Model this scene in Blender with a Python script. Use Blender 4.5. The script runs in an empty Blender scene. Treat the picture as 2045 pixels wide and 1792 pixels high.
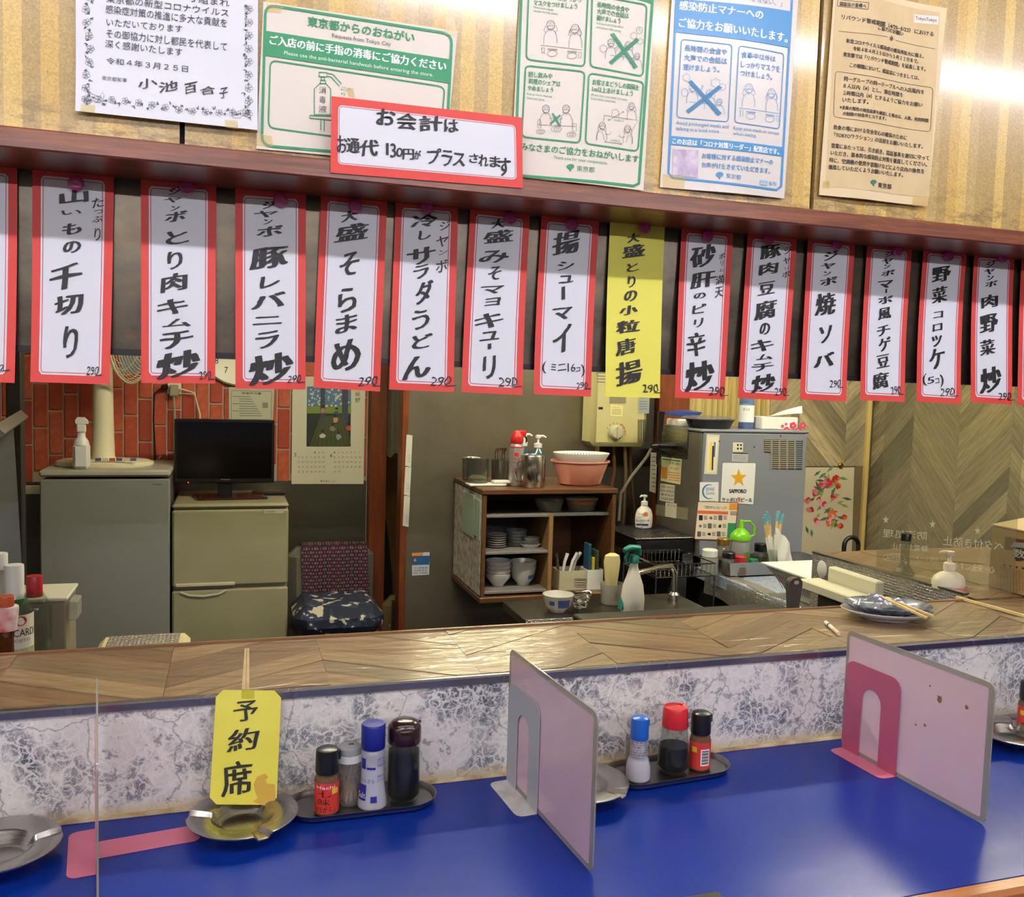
import bpy, math, random
import numpy as np
random.seed(7)
scn = bpy.context.scene
col = scn.collection
# ------------------------------------------------------------------ camera, world, light, exposure
IW, IH, FP = 2045.0, 1792.0, 1770.0
def _n(v): v = np.array(v, float); return v / np.linalg.norm(v)
_vd = _n((296 - IW/2, 25600 - IH/2, FP))                 # world "down" seen by the camera
_vx = _n((6580 - IW/2, 933 - IH/2, FP)); _vx = _n(_vx - _vd * _vx.dot(_vd))
_vy = np.cross(_vd, _vx); _vy = _vy if _vy[2] > 0 else -_vy
RC = np.array([_vx, _vy, -_vd])                          # camera (x right, y down, z forward) -> world
CAM = np.array([0.0, 0.0, 1.64])
cd = bpy.data.cameras.new('camera'); cam = bpy.data.objects.new('camera', cd); col.objects.link(cam)
cd.sensor_fit = 'HORIZONTAL'; cd.sensor_width = 36; cd.lens = FP * 36 / IW; cd.clip_start = 0.02
from mathutils import Matrix, Vector
_m = Matrix.Identity(4)
for i in range(3):
    _m[i][0] = RC[i, 0]; _m[i][1] = -RC[i, 1]; _m[i][2] = -RC[i, 2]; _m[i][3] = CAM[i]
cam.matrix_world = _m
scn.camera = cam
wd = bpy.data.worlds.new('world'); scn.world = wd; wd.use_nodes = True
wd.node_tree.nodes['Background'].inputs[0].default_value = (0.9, 0.92, 1.0, 1)
wd.node_tree.nodes['Background'].inputs[1].default_value = 0.05
vs = scn.view_settings
vs.view_transform = 'Standard'; vs.look = 'None'; vs.gamma = 1.0; vs.exposure = 0.0
vs.use_curve_mapping = False
scn.cycles.max_bounces = 6; scn.cycles.diffuse_bounces = 3; scn.cycles.glossy_bounces = 4; scn.cycles.transparent_max_bounces = 16
TUBE_FRONT, TUBE_FILL, TUBE_KITCHEN, TUBE_WALL = 57.0, 110.0, 235.0, 60.0      # fluorescent tube strengths, one for the added fill row
# ------------------------------------------------------------------ measuring helpers
def ray(px, py): return RC @ np.array([px - IW/2, py - IH/2, FP])
def at_y(px, py, y): r = ray(px, py); return CAM + r * (y / r[1])
def at_z(px, py, z): r = ray(px, py); return CAM + r * ((z - CAM[2]) / r[2])
def at_x(px, py, x): r = ray(px, py); return CAM + r * (x / r[0])
# ------------------------------------------------------------------ materials
def lin(c):
    out = []
    for k in c[:3]:
        k = k / 255.0
        out.append(k / 12.92 if k <= 0.04045 else ((k + 0.055) / 1.055) ** 2.4)
    return (out[0], out[1], out[2], 1.0)
_mc = {}
def nodes(m):
    m.use_nodes = True
    return m.node_tree, m.node_tree.nodes, m.node_tree.links
def M(name, rgb=(128, 128, 128), rough=0.5, metal=0.0, var=None, bump=None, emit=0.0, coat=0.0, spec=0.5, sheen=0.0):
    """plain procedural material; var=(scale, rgb2, amount), bump=(scale, strength)"""
    if name in _mc: return _mc[name]
    m = bpy.data.materials.new(name); t, N, L = nodes(m); b = N['Principled BSDF']
    b.inputs['Base Color'].default_value = lin(rgb); b.inputs['Roughness'].default_value = rough
    b.inputs['Metallic'].default_value = metal; b.inputs['Coat Weight'].default_value = coat
    b.inputs['Coat Roughness'].default_value = 0.08; b.inputs['Specular IOR Level'].default_value = spec
    b.inputs['Sheen Weight'].default_value = sheen
    if emit:
        b.inputs['Emission Color'].default_value = lin(rgb); b.inputs['Emission Strength'].default_value = emit
    if var or bump:
        tc = N.new('ShaderNodeTexCoord')
    if var:
        sc, rgb2, amt = var
        nz = N.new('ShaderNodeTexNoise'); nz.inputs['Scale'].default_value = sc; nz.inputs['Detail'].default_value = 6
        L.new(tc.outputs['Object'], nz.inputs['Vector'])
        rp = N.new('ShaderNodeValToRGB'); rp.color_ramp.elements[0].position = 0.38; rp.color_ramp.elements[1].position = 0.68
        rp.color_ramp.elements[0].color = (0, 0, 0, 1); rp.color_ramp.elements[1].color = (amt, amt, amt, 1)
        mx = N.new('ShaderNodeMixRGB'); mx.inputs[1].default_value = lin(rgb); mx.inputs[2].default_value = lin(rgb2)
        L.new(nz.outputs['Fac'], rp.inputs[0]); L.new(rp.outputs[0], mx.inputs[0]); L.new(mx.outputs[0], b.inputs['Base Color'])
    if bump:
        n2 = N.new('ShaderNodeTexNoise'); n2.inputs['Scale'].default_value = bump[0]; n2.inputs['Detail'].default_value = 4
        L.new(tc.outputs['Object'], n2.inputs['Vector'])
        bp = N.new('ShaderNodeBump'); bp.inputs['Strength'].default_value = bump[1]; bp.inputs['Distance'].default_value = 0.01
        L.new(n2.outputs['Fac'], bp.inputs['Height']); L.new(bp.outputs[0], b.inputs['Normal'])
    _mc[name] = m
    return m
def clear(name, tint=(245, 250, 250), refl=0.06, rough=0.05, opacity=0.0, body=(220, 225, 225)):
    """thin clear plastic or glass: tinted see-through body with glossy surface and a little haze"""
    if name in _mc: return _mc[name]
    m = bpy.data.materials.new(name); t, N, L = nodes(m); N.remove(N['Principled BSDF'])
    tr = N.new('ShaderNodeBsdfTransparent'); tr.inputs[0].default_value = lin(tint)
    df = N.new('ShaderNodeBsdfDiffuse'); df.inputs[0].default_value = lin(body)
    gl = N.new('ShaderNodeBsdfGlossy'); gl.inputs['Roughness'].default_value = rough
    lw = N.new('ShaderNodeLayerWeight'); lw.inputs[0].default_value = 0.5
    mr = N.new('ShaderNodeMapRange'); mr.inputs[3].default_value = refl; mr.inputs[4].default_value = min(0.8, refl * 3 + 0.35)
    L.new(math_node(N, L, 'POWER', lw.outputs['Facing'], 4.0), mr.inputs[0])
    m1 = N.new('ShaderNodeMixShader'); m1.inputs[0].default_value = opacity
    m2 = N.new('ShaderNodeMixShader')
    L.new(tr.outputs[0], m1.inputs[1]); L.new(df.outputs[0], m1.inputs[2])
    L.new(mr.outputs[0], m2.inputs[0]); L.new(m1.outputs[0], m2.inputs[1]); L.new(gl.outputs[0], m2.inputs[2])
    L.new(m2.outputs[0], N['Material Output'].inputs[0])
    _mc[name] = m
    return m
def math_node(N, L, op, a, b=None):
    n = N.new('ShaderNodeMath'); n.operation = op
    for i, k in enumerate((a, b)):
        if k is None: continue
        if isinstance(k, (int, float)): n.inputs[i].default_value = k
        else: L.new(k, n.inputs[i])
    return n.outputs[0]
def ramp(N, L, src, stops, interp='LINEAR'):
    r = N.new('ShaderNodeValToRGB'); r.color_ramp.interpolation = interp
    e = r.color_ramp.elements
    while len(e) < len(stops): e.new(0.5)
    for k, (p, c) in enumerate(stops):
        e[k].position = p; e[k].color = lin(c)
    L.new(src, r.inputs[0])
    return r.outputs[0]
def mixc(N, L, fac, a, b, mode='MIX'):
    n = N.new('ShaderNodeMixRGB'); n.blend_type = mode
    for i, k in ((0, fac), (1, a), (2, b)):
        if isinstance(k, (int, float)): n.inputs[i].default_value = k
        elif isinstance(k, tuple): n.inputs[i].default_value = lin(k)
        else: L.new(k, n.inputs[i])
    return n.outputs[0]
def noise(N, L, vec, scale, detail=4, rough=0.5, dist=0.0):
    n = N.new('ShaderNodeTexNoise'); n.inputs['Scale'].default_value = scale; n.inputs['Detail'].default_value = detail
    n.inputs['Roughness'].default_value = rough; n.inputs['Distortion'].default_value = dist
    L.new(vec, n.inputs['Vector']); return n.outputs['Fac']
def mapping(N, L, vec, scale=(1, 1, 1), rot=(0, 0, 0), loc=(0, 0, 0)):
    n = N.new('ShaderNodeMapping'); n.inputs['Scale'].default_value = scale; n.inputs['Rotation'].default_value = rot
    n.inputs['Location'].default_value = loc; L.new(vec, n.inputs['Vector']); return n.outputs[0]
def bumpn(N, L, h, strength, dist=0.01):
    b = N.new('ShaderNodeBump'); b.inputs['Strength'].default_value = strength; b.inputs['Distance'].default_value = dist
    L.new(h, b.inputs['Height']); return b.outputs[0]

def mat_wallpaper():
    m = bpy.data.materials.new('gold striped wallpaper'); t, N, L = nodes(m); b = N['Principled BSDF']
    g = N.new('ShaderNodeNewGeometry'); pos = g.outputs['Position']
    sx = N.new('ShaderNodeSeparateXYZ'); L.new(pos, sx.inputs[0])
    cell = math_node(N, L, 'FLOOR', math_node(N, L, 'MULTIPLY', sx.outputs[0], 52.0))
    wn = N.new('ShaderNodeTexWhiteNoise'); wn.noise_dimensions = '1D'; L.new(cell, wn.inputs['W'])
    base = ramp(N, L, wn.outputs['Value'], [(0, (186, 161, 104)), (0.3, (198, 175, 118)), (0.55, (212, 180, 102)), (0.8, (224, 196, 118))], 'CONSTANT')
    fine = ramp(N, L, noise(N, L, pos, 420, 3), [(0.35, (190, 168, 118)), (0.65, (255, 246, 220))])
    c = mixc(N, L, 0.5, base, fine, 'MULTIPLY')
    # dark specks and grime
    sp = ramp(N, L, noise(N, L, pos, 70, 5, 0.65), [(0.66, (0, 0, 0)), (0.74, (255, 255, 255))])
    c = mixc(N, L, math_node(N, L, 'MULTIPLY', sp, 0.6), c, (120, 92, 48))
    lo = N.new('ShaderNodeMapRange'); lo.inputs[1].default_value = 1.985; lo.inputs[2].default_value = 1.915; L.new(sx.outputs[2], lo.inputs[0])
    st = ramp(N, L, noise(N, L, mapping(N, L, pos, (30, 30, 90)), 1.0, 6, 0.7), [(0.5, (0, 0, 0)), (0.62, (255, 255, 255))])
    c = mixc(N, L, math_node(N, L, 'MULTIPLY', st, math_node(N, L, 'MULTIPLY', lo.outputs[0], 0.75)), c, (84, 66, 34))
    L.new(c, b.inputs['Base Color'])
    b.inputs['Roughness'].default_value = 0.3; b.inputs['Coat Weight'].default_value = 0.9; b.inputs['Coat Roughness'].default_value = 0.13
    L.new(bumpn(N, L, noise(N, L, pos, 300, 2), 0.12, 0.002), b.inputs['Normal'])
    return m
def mat_wood(name, c1, c2, rough=0.4, stretch=(2.5, 40, 40), coat=0.0, rot=(0, 0, 0)):
    if name in _mc: return _mc[name]
    m = bpy.data.materials.new(name); t, N, L = nodes(m); b = N['Principled BSDF']
    tc = N.new('ShaderNodeTexCoord')
    v = mapping(N, L, tc.outputs['Object'], stretch, rot)
    f = noise(N, L, v, 2.2, 8, 0.65, 0.6)
    c = ramp(N, L, f, [(0.28, c1), (0.5, tuple((a + d) / 2 for a, d in zip(c1, c2))), (0.72, c2)])
    L.new(c, b.inputs['Base Color']); b.inputs['Roughness'].default_value = rough; b.inputs['Coat Weight'].default_value = coat
    b.inputs['Coat Roughness'].default_value = 0.15
    L.new(bumpn(N, L, f, 0.15, 0.003), b.inputs['Normal'])
    _mc[name] = m
    return m
def mat_plank(name, cols, rough=0.35, coat=0.0, film=0.0):
    """grey-brown printed plank; tone differs per piece (Object Info random), grain along local X"""
    if name in _mc: return _mc[name]
    m = bpy.data.materials.new(name); t, N, L = nodes(m); b = N['Principled BSDF']
    tc = N.new('ShaderNodeTexCoord'); oi = N.new('ShaderNodeObjectInfo')
    tone = ramp(N, L, oi.outputs['Random'], [(i / (len(cols) - 1), c) for i, c in enumerate(cols)])
    v = mapping(N, L, tc.outputs['Object'], (3, 45, 45))
    f = noise(N, L, v, 1.6, 8, 0.65, 0.8)
    gr = ramp(N, L, f, [(0.3, (140, 128, 112)), (0.62, (255, 252, 246))])
    c = mixc(N, L, 0.75, tone, gr, 'MULTIPLY')
    L.new(c, b.inputs['Base Color']); b.inputs['Roughness'].default_value = rough; b.inputs['Coat Weight'].default_value = coat
    b.inputs['Coat Roughness'].default_value = 0.12
    if film:
        g = N.new('ShaderNodeNewGeometry')
        h = noise(N, L, mapping(N, L, g.outputs['Position'], (5, 22, 5), (0, 0, 0.1)), 1.5, 3, 0.5, 0.8)
        nb = bumpn(N, L, h, film, 0.02)
        L.new(nb, b.inputs['Coat Normal']); L.new(bumpn(N, L, h, film * 0.5, 0.02), b.inputs['Normal'])
    _mc[name] = m
    return m
def mat_marble():
    m = bpy.data.materials.new('crackled grey marble paper'); t, N, L = nodes(m); b = N['Principled BSDF']
    g = N.new('ShaderNodeNewGeometry'); pos = g.outputs['Position']
    big = noise(N, L, pos, 9, 6, 0.6, 0.4)
    base = ramp(N, L, big, [(0.34, (92, 96, 108)), (0.44, (150, 152, 158)), (0.52, (224, 221, 215)), (0.7, (240, 235, 226))])
    # web of pale fibres
    wv = N.new('ShaderNodeVectorMath'); wv.operation = 'ADD'
    nzv = N.new('ShaderNodeTexNoise'); nzv.inputs['Scale'].default_value = 26; nzv.inputs['Detail'].default_value = 5; L.new(pos, nzv.inputs['Vector'])
    sc = N.new('ShaderNodeVectorMath'); sc.operation = 'SCALE'; sc.inputs['Scale'].default_value = 0.05; L.new(nzv.outputs['Color'], sc.inputs[0])
    L.new(pos, wv.inputs[0]); L.new(sc.outputs[0], wv.inputs[1])
    def web(scale, w):
        vo = N.new('ShaderNodeTexVoronoi'); vo.feature = 'DISTANCE_TO_EDGE'; vo.inputs['Scale'].default_value = scale
        L.new(wv.outputs[0], vo.inputs['Vector'])
        return ramp(N, L, vo.outputs['Distance'], [(0.0, (255, 255, 255)), (w, (0, 0, 0))])
    c = mixc(N, L, web(48, 0.13), base, (242, 238, 232))
    c = mixc(N, L, web(110, 0.08), c, (236, 233, 228))
    dk = noise(N, L, pos, 60, 6, 0.7)
    c = mixc(N, L, ramp(N, L, dk, [(0.56, (0, 0, 0)), (0.64, (205, 205, 205))]), c, (74, 78, 92))
    # veins
    vo = N.new('ShaderNodeTexVoronoi'); vo.feature = 'DISTANCE_TO_EDGE'; vo.inputs['Scale'].default_value = 7
    L.new(wv.outputs[0], vo.inputs['Vector'])
    vein = ramp(N, L, vo.outputs['Distance'], [(0.0, (210, 210, 210)), (0.012, (0, 0, 0))])
    c = mixc(N, L, vein, c, (92, 96, 112))
    # yellow stain along the foot of the panel
    sx = N.new('ShaderNodeSeparateXYZ'); L.new(pos, sx.inputs[0])
    mr = N.new('ShaderNodeMapRange'); mr.inputs[1].default_value = 1.026; mr.inputs[2].default_value = 1.012; L.new(sx.outputs[2], mr.inputs[0])
    c = mixc(N, L, math_node(N, L, 'MULTIPLY', mr.outputs[0], 0.7), c, (214, 196, 150))
    L.new(c, b.inputs['Base Color']); b.inputs['Roughness'].default_value = 0.38
    h = noise(N, L, mapping(N, L, pos, (6, 6, 14)), 1.0, 3)
    L.new(bumpn(N, L, h, 0.25, 0.02), b.inputs['Normal'])
    return m
def mat_steel(name, rgb=(175, 175, 172), rough=0.3, stain=(120, 105, 80), amt=0.3, brush=(1, 1, 60), bump=0.0):
    if name in _mc: return _mc[name]
    m = bpy.data.materials.new(name); t, N, L = nodes(m); b = N['Principled BSDF']
    g = N.new('ShaderNodeNewGeometry'); pos = g.outputs['Position']
    f = noise(N, L, pos, 6, 6, 0.6)
    c = mixc(N, L, ramp(N, L, f, [(0.45, (0, 0, 0)), (0.75, (int(255 * amt),) * 3)]), rgb, stain)
    L.new(c, b.inputs['Base Color']); b.inputs['Metallic'].default_value = 1.0
    r = noise(N, L, mapping(N, L, pos, brush), 8, 4)
    mr = N.new('ShaderNodeMapRange'); mr.inputs[3].default_value = rough * 0.75; mr.inputs[4].default_value = rough * 1.35
    L.new(r, mr.inputs[0]); L.new(mr.outputs[0], b.inputs['Roughness'])
    if bump: L.new(bumpn(N, L, noise(N, L, pos, 4, 3), bump, 0.05), b.inputs['Normal'])
    _mc[name] = m
    return m
def mat_foil(name='crinkled foil with square embossing', cell=0.008):
    if name in _mc: return _mc[name]
    m = bpy.data.materials.new(name); t, N, L = nodes(m); b = N['Principled BSDF']
    g = N.new('ShaderNodeNewGeometry'); pos = g.outputs['Position']
    vo = N.new('ShaderNodeTexVoronoi'); vo.inputs['Scale'].default_value = 1 / cell; vo.inputs['Randomness'].default_value = 0.25
    L.new(pos, vo.inputs['Vector'])
    b.inputs['Base Color'].default_value = lin((205, 203, 196)); b.inputs['Metallic'].default_value = 0.7; b.inputs['Roughness'].default_value = 0.25
    h = math_node(N, L, 'ADD', vo.outputs['Distance'], math_node(N, L, 'MULTIPLY', noise(N, L, pos, 40, 3), 0.8))
    L.new(bumpn(N, L, h, 0.9, 0.004), b.inputs['Normal'])
    _mc[name] = m
    return m
# ------------------------------------------------------------------ geometry helpers
def link(name, verts, faces, mat, parent=None, loc=None, smooth=True):
    """one mesh object from world-space vertices; a child is stored relative to its root's location"""
    if parent is not None:
        base = root_loc(parent)
    elif loc is not None: base = np.array(loc, float)
    else:
        a = np.array(verts, float); base = (a.min(0) + a.max(0)) / 2; base[2] = a[:, 2].min()
    me = bpy.data.meshes.new(name)
    me.from_pydata([tuple(np.array(v, float) - base) for v in verts], [], [tuple(f) for f in faces])
    me.materials.append(mat); me.update()
    if smooth:
        for p in me.polygons: p.use_smooth = True
        me.set_sharp_from_angle(angle=math.radians(38))
    o = bpy.data.objects.new(name, me); col.objects.link(o)
    if parent is not None: o.parent = parent
    else: o.location = base
    return o
def root_loc(o):
    p = np.zeros(3)
    while o is not None:
        p = p + np.array(o.location); o = o.parent
    return p
def tag(o, label, cat, group=None):
    o['label'] = label; o['category'] = cat
    if group: o['group'] = group
    return o
def thing(name, label, cat, loc, group=None):
    o = bpy.data.objects.new(name, None); col.objects.link(o); o.location = tuple(loc); o.empty_display_size = 0.02
    return tag(o, label, cat, group)
def struct(o): o['kind'] = 'structure'; return o
class G:
    def __init__(s): s.v = []; s.f = []
    def add(s, v, f):
        n = len(s.v); s.v += [np.array(p, float) for p in v]; s.f += [tuple(i + n for i in q) for q in f]; return s
    def box(s, x0, x1, y0, y1, z0, z1, bev=0.0):
        c = np.array([(x0 + x1) / 2, (y0 + y1) / 2, (z0 + z1) / 2]); h = np.array([abs(x1 - x0) / 2, abs(y1 - y0) / 2, abs(z1 - z0) / 2])
        if bev <= 0:
            v = [c + h * np.array(k) for k in ((-1,-1,-1),(1,-1,-1),(1,1,-1),(-1,1,-1),(-1,-1,1),(1,-1,1),(1,1,1),(-1,1,1))]
            return s.add(v, [(3,2,1,0),(4,5,6,7),(0,1,5,4),(1,2,6,5),(2,3,7,6),(3,0,4,7)])
        bev = min(bev, h.min() * 0.95)
        v = []; idx = {}
        for sx in (-1, 1):
            for sy in (-1, 1):
                for sz in (-1, 1):
                    for a in range(3):
                        k = h - bev; k[a] = h[a]
                        idx[(sx, sy, sz, a)] = len(v); v.append(c + k * np.array((sx, sy, sz)))
        f = []
        def q(*ks): f.append(tuple(idx[k] for k in ks))
        for sg in (-1, 1):
            q((sg,-1,-1,0),(sg,1,-1,0),(sg,1,1,0),(sg,-1,1,0)); q((-1,sg,-1,1),(1,sg,-1,1),(1,sg,1,1),(-1,sg,1,1)); q((-1,-1,sg,2),(1,-1,sg,2),(1,1,sg,2),(-1,1,sg,2))
        for a1 in (-1, 1):
            for a2 in (-1, 1):
                q((a1,a2,-1,0),(a1,a2,1,0),(a1,a2,1,1),(a1,a2,-1,1)); q((a1,-1,a2,0),(a1,1,a2,0),(a1,1,a2,2),(a1,-1,a2,2)); q((-1,a1,a2,1),(1,a1,a2,1),(1,a1,a2,2),(-1,a1,a2,2))
        for sx in (-1, 1):
            for sy in (-1, 1):
                for sz in (-1, 1): q((sx,sy,sz,0),(sx,sy,sz,1),(sx,sy,sz,2))
        return s.add(v, f)
    def lathe(s, prof, c=(0, 0, 0), n=24, sx=1.0, sy=1.0):
        v = []; f = []; c = np.array(c, float)
        for (r, z) in prof:
            for k in range(n):
                a = 2 * math.pi * k / n; v.append(c + np.array((r * sx * math.cos(a), r * sy * math.sin(a), z)))
        for i in range(len(prof) - 1):
            for k in range(n):
                a, b = i * n + k, i * n + (k + 1) % n; f.append((a, b, b + n, a + n))
        if prof[0][0] > 1e-6: f.append(tuple(range(n))[::-1])
        if prof[-1][0] > 1e-6: f.append(tuple(range((len(prof) - 1) * n, len(prof) * n)))
        return s.add(v, f)
    def shell(s, prof, c=(0, 0, 0), n=24, sx=1.0, sy=1.0):
        """open vessel: profile goes round outside and back inside, no caps"""
        v = []; f = []; c = np.array(c, float)
        for (r, z) in prof:
            for k in range(n):
                a = 2 * math.pi * k / n; v.append(c + np.array((r * sx * math.cos(a), r * sy * math.sin(a), z)))
        for i in range(len(prof) - 1):
            for k in range(n):
                a, b = i * n + k, i * n + (k + 1) % n; f.append((a, b, b + n, a + n))
        return s.add(v, f)
    def tube(s, pts, r, n=8, closed=False):
        P = [np.array(p, float) for p in pts]; m = len(P); v = []; f = []
        rr = r if isinstance(r, (list, tuple)) else [r] * m
        up = None
        for i in range(m):
            a = P[(i - 1) % m] if (closed or i > 0) else P[i]; b = P[(i + 1) % m] if (closed or i < m - 1) else P[i]
            t = _n(b - a)
            if up is None:
                up = np.array((0, 0, 1.0)) if abs(t[2]) < 0.9 else np.array((1.0, 0, 0))
            e1 = np.cross(t, up); e1 = _n(e1) if np.linalg.norm(e1) > 1e-6 else np.array((1.0, 0, 0)); e2 = np.cross(e1, t); up = e2
            for k in range(n):
                an = 2 * math.pi * k / n; v.append(P[i] + rr[i] * (math.cos(an) * e1 + math.sin(an) * e2))
        for i in range(m if closed else m - 1):
            for k in range(n):
                a, b = i * n + k, i * n + (k + 1) % n; c, d = ((i + 1) % m) * n + (k + 1) % n, ((i + 1) % m) * n + k; f.append((a, b, c, d))
        if not closed: f.append(tuple(range(n))[::-1]); f.append(tuple(range((m - 1) * n, m * n)))
        return s.add(v, f)
    def prism(s, poly, ext):
        """closed planar polygon (3D points) pushed along ext, both caps"""
        p = [np.array(q, float) for q in poly]; e = np.array(ext, float); n = len(p)
        v = p + [q + e for q in p]
        f = [tuple(range(n))[::-1], tuple(range(n, 2 * n))] + [(i, (i + 1) % n, (i + 1) % n + n, i + n) for i in range(n)]
        return s.add(v, f)
    def quad(s, a, b, c, d): return s.add([a, b, c, d], [(0, 1, 2, 3)])
    def build(s, name, mat, parent=None, loc=None, smooth=True): return link(name, s.v, s.f, mat, parent, loc, smooth)
def rrect(w, h, r, n=5):
    out = []
    for cx, cy, a0 in ((w/2 - r, h/2 - r, 0), (-w/2 + r, h/2 - r, 90), (-w/2 + r, -h/2 + r, 180), (w/2 - r, -h/2 + r, 270)):
        for k in range(n + 1):
            a = math.radians(a0 + 90 * k / n); out.append((cx + r * math.cos(a), cy + r * math.sin(a)))
    return out
# ------------------------------------------------------------------ lettering
_gc = {}
def glyphs(text, bold=0.0, res=2):
    """flat outline of a text in the built-in font, fitted to the unit square of its ink"""
    k = (text, bold, res)
    if k in _gc: return _gc[k]
    cu = bpy.data.curves.new('t', 'FONT'); cu.body = text; cu.resolution_u = res; cu.offset = bold; cu.fill_mode = 'FRONT'; cu.dimensions = '2D'
    o = bpy.data.objects.new('t', cu); col.objects.link(o)
    dg = bpy.context.evaluated_depsgraph_get(); me = bpy.data.meshes.new_from_object(o.evaluated_get(dg))
    v = np.array([tuple(p.co)[:2] for p in me.vertices]) if len(me.vertices) else np.zeros((0, 2))
    f = [tuple(p.vertices) for p in me.polygons]
    bpy.data.objects.remove(o); bpy.data.curves.remove(cu); bpy.data.meshes.remove(me)
    if len(v):
        mn = v.min(0); sz = np.maximum(v.max(0) - mn, 1e-5); v = (v - mn) / sz
    _gc[k] = (v, f)
    return _gc[k]
class Draw:
    """flat print gathered in picture-plane units and laid on one plane (origin o, normal n) of the place"""
    def __init__(s, o, n, xf=None):
        s.o = np.array(o, float); s.n = _n(n); s.L = {}; s.xf = xf or (lambda x, y: (x, y)); s.curl = None
    def pt(s, x, y, e=0.0, raw=False):
        if not raw: x, y = s.xf(x, y)
        r = ray(x, y); t = (s.o - CAM).dot(s.n) / r.dot(s.n); p = CAM + r * t
        if s.curl: e = e + s.curl(p)
        return p + s.n * e
    def lay(s, key, v2, f, mat, e):
        g = s.L.setdefault(key, [G(), mat]); g[0].add([s.pt(x, y, e) for x, y in v2], f)
    def poly(s, key, pts, mat, e=0.0006):
        if len(pts) == 4 and s.curl:
            n = 12; q = [np.array(p, float) for p in pts]
            v = [(q[0] * (1 - i / n) + q[1] * i / n) * (1 - j / n) + (q[3] * (1 - i / n) + q[2] * i / n) * j / n for j in range(n + 1) for i in range(n + 1)]
            s.lay(key, v, [(j * 13 + i, (j + 1) * 13 + i, (j + 1) * 13 + i + 1, j * 13 + i + 1) for j in range(n) for i in range(n)], mat, e)
        else: s.lay(key, pts, [tuple(range(len(pts)))], mat, e)
    def line(s, key, pts, w, mat, e=0.0008, closed=False):
        P = [np.array(p, float) for p in pts]
        if s.curl and not isinstance(w, (list, tuple)):
            Q = []
            for i in range(len(P) if closed else len(P) - 1):
                a, b = P[i], P[(i + 1) % len(P)]; m_ = max(1, int(np.linalg.norm(b - a) / 40)); Q += [a + (b - a) * t / m_ for t in range(m_)]
            P = Q if closed else Q + [P[-1]]
        m = len(P); L, R = [], []
        for i in range(m):
            a = P[(i - 1) % m] if (closed or i > 0) else P[i]; b = P[(i + 1) % m] if (closed or i < m - 1) else P[i]
            d = b - a; d = d / (np.linalg.norm(d) + 1e-9); nn = np.array((-d[1], d[0]))
            ww = w[i] if isinstance(w, (list, tuple)) else w
            L.append(P[i] + nn * ww / 2); R.append(P[i] - nn * ww / 2)
        f = [(i, (i + 1) % m, (i + 1) % m + m, i + m) for i in range(m if closed else m - 1)]
        s.lay(key, L + R, f, mat, e)
    def frame(s, key, q, r, w, mat, e=0.0008):
        """rounded outline inside the quad tl,tr,br,bl"""
        s.line(key, s.rq(q, r), w, mat, e, True)
    def rq(s, q, r, n=4):
        q = [np.array(p, float) for p in q]; out = []
        for i in range(4):
            a, b, c = q[i - 1], q[i], q[(i + 1) % 4]
            u, w_ = (a - b) / np.linalg.norm(a - b), (c - b) / np.linalg.norm(c - b)
            for k in range(n + 1):
                t = k / n; out.append((1 - t) ** 2 * (b + u * r) + 2 * t * (1 - t) * b + t * t * (b + w_ * r))
        return out
    def uk(s, key): return '%s#%d' % (key, len(s.L)) if key in ('band_text', 'mirrored_print', 'title') else key
    def text(s, key, txt, q, mat, e=0.0010, bold=0.0, res=2, rough=0.0, mirror=False, thick=0.0):
        v, f = glyphs(txt, bold, res); key = s.uk(key)
        if not len(v): return
        tl, tr, br, bl = [np.array(p, float) for p in q]
        ph = [random.uniform(0, 6.28) for _ in range(8)]
        out = []
        for (a, b) in v:
            if rough:
                da = rough * (math.sin(5 * b + ph[0]) + 0.7 * math.sin(9 * a + 7 * b + ph[1]) + 0.4 * math.sin(23 * b + ph[2]))
                db = rough * (math.sin(5 * a + ph[3]) + 0.7 * math.sin(8 * b - 6 * a + ph[4]) + 0.4 * math.sin(21 * a + ph[5]))
                a, b = a + da, b + db
            if mirror: a = 1 - a
            top = tl * (1 - a) + tr * a; bot = bl * (1 - a) + br * a
            out.append(top * b + bot * (1 - b))
        s.lay(key, out, f, mat, e)
        if thick:
            for k, (dx, dy) in enumerate(((thick * 1.3, -thick * .3), (-thick * 1.3, thick * .3), (thick * .65, thick * .3), (-thick * .65, -thick * .3))):
                s.lay(key, [p + np.array((dx, dy)) for p in out], f, mat, e + 0.00002 * (k + 1))
    def row(s, key, txt, x0, y0, x1, y1, h, mat, **k):
        ln = -0.045 * h
        s.text(key, txt, ((x0, y0), (x1, y1), (x1 + ln, y1 + h), (x0 + ln, y0 + h)), mat, **k)
    def brush(s, key, ch, x0, y0, x1, y1, mat, bold=0.035, rough=0.022, slant=0.10, e=0.0012):
        """one hand-brushed character: the font's outline, bolder, slanted and unsteady"""
        dy = (y1 - y0) * slant * 1.8 * min(1.0, (x1 - x0) / max(1, (y1 - y0)))
        t_ = bold * min(1.6 * (y1 - y0), x1 - x0) * 1.25; n0 = len(s.L[key][0].v) if key in s.L else 0; f0 = len(s.L[key][0].f) if key in s.L else 0
        s.text(key, ch, ((x0 + t_, y0 + dy), (x1 - t_, y0), (x1 - t_ - 0.04 * (x1 - x0), y1 - dy), (x0 + t_ - 0.04 * (x1 - x0), y1)), mat, e, 0.0, 3, rough)
        if t_ <= 0 or key not in s.L: return
        g = s.L[key][0]; vs_, fs_ = g.v[n0:], [tuple(i - n0 for i in q) for q in g.f[f0:]]
        o_, ux = s.pt(x0, y0), s.pt(x0 + 1, y0 - 0.22) - s.pt(x0, y0)       # broad nib pulled along a rising line
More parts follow.
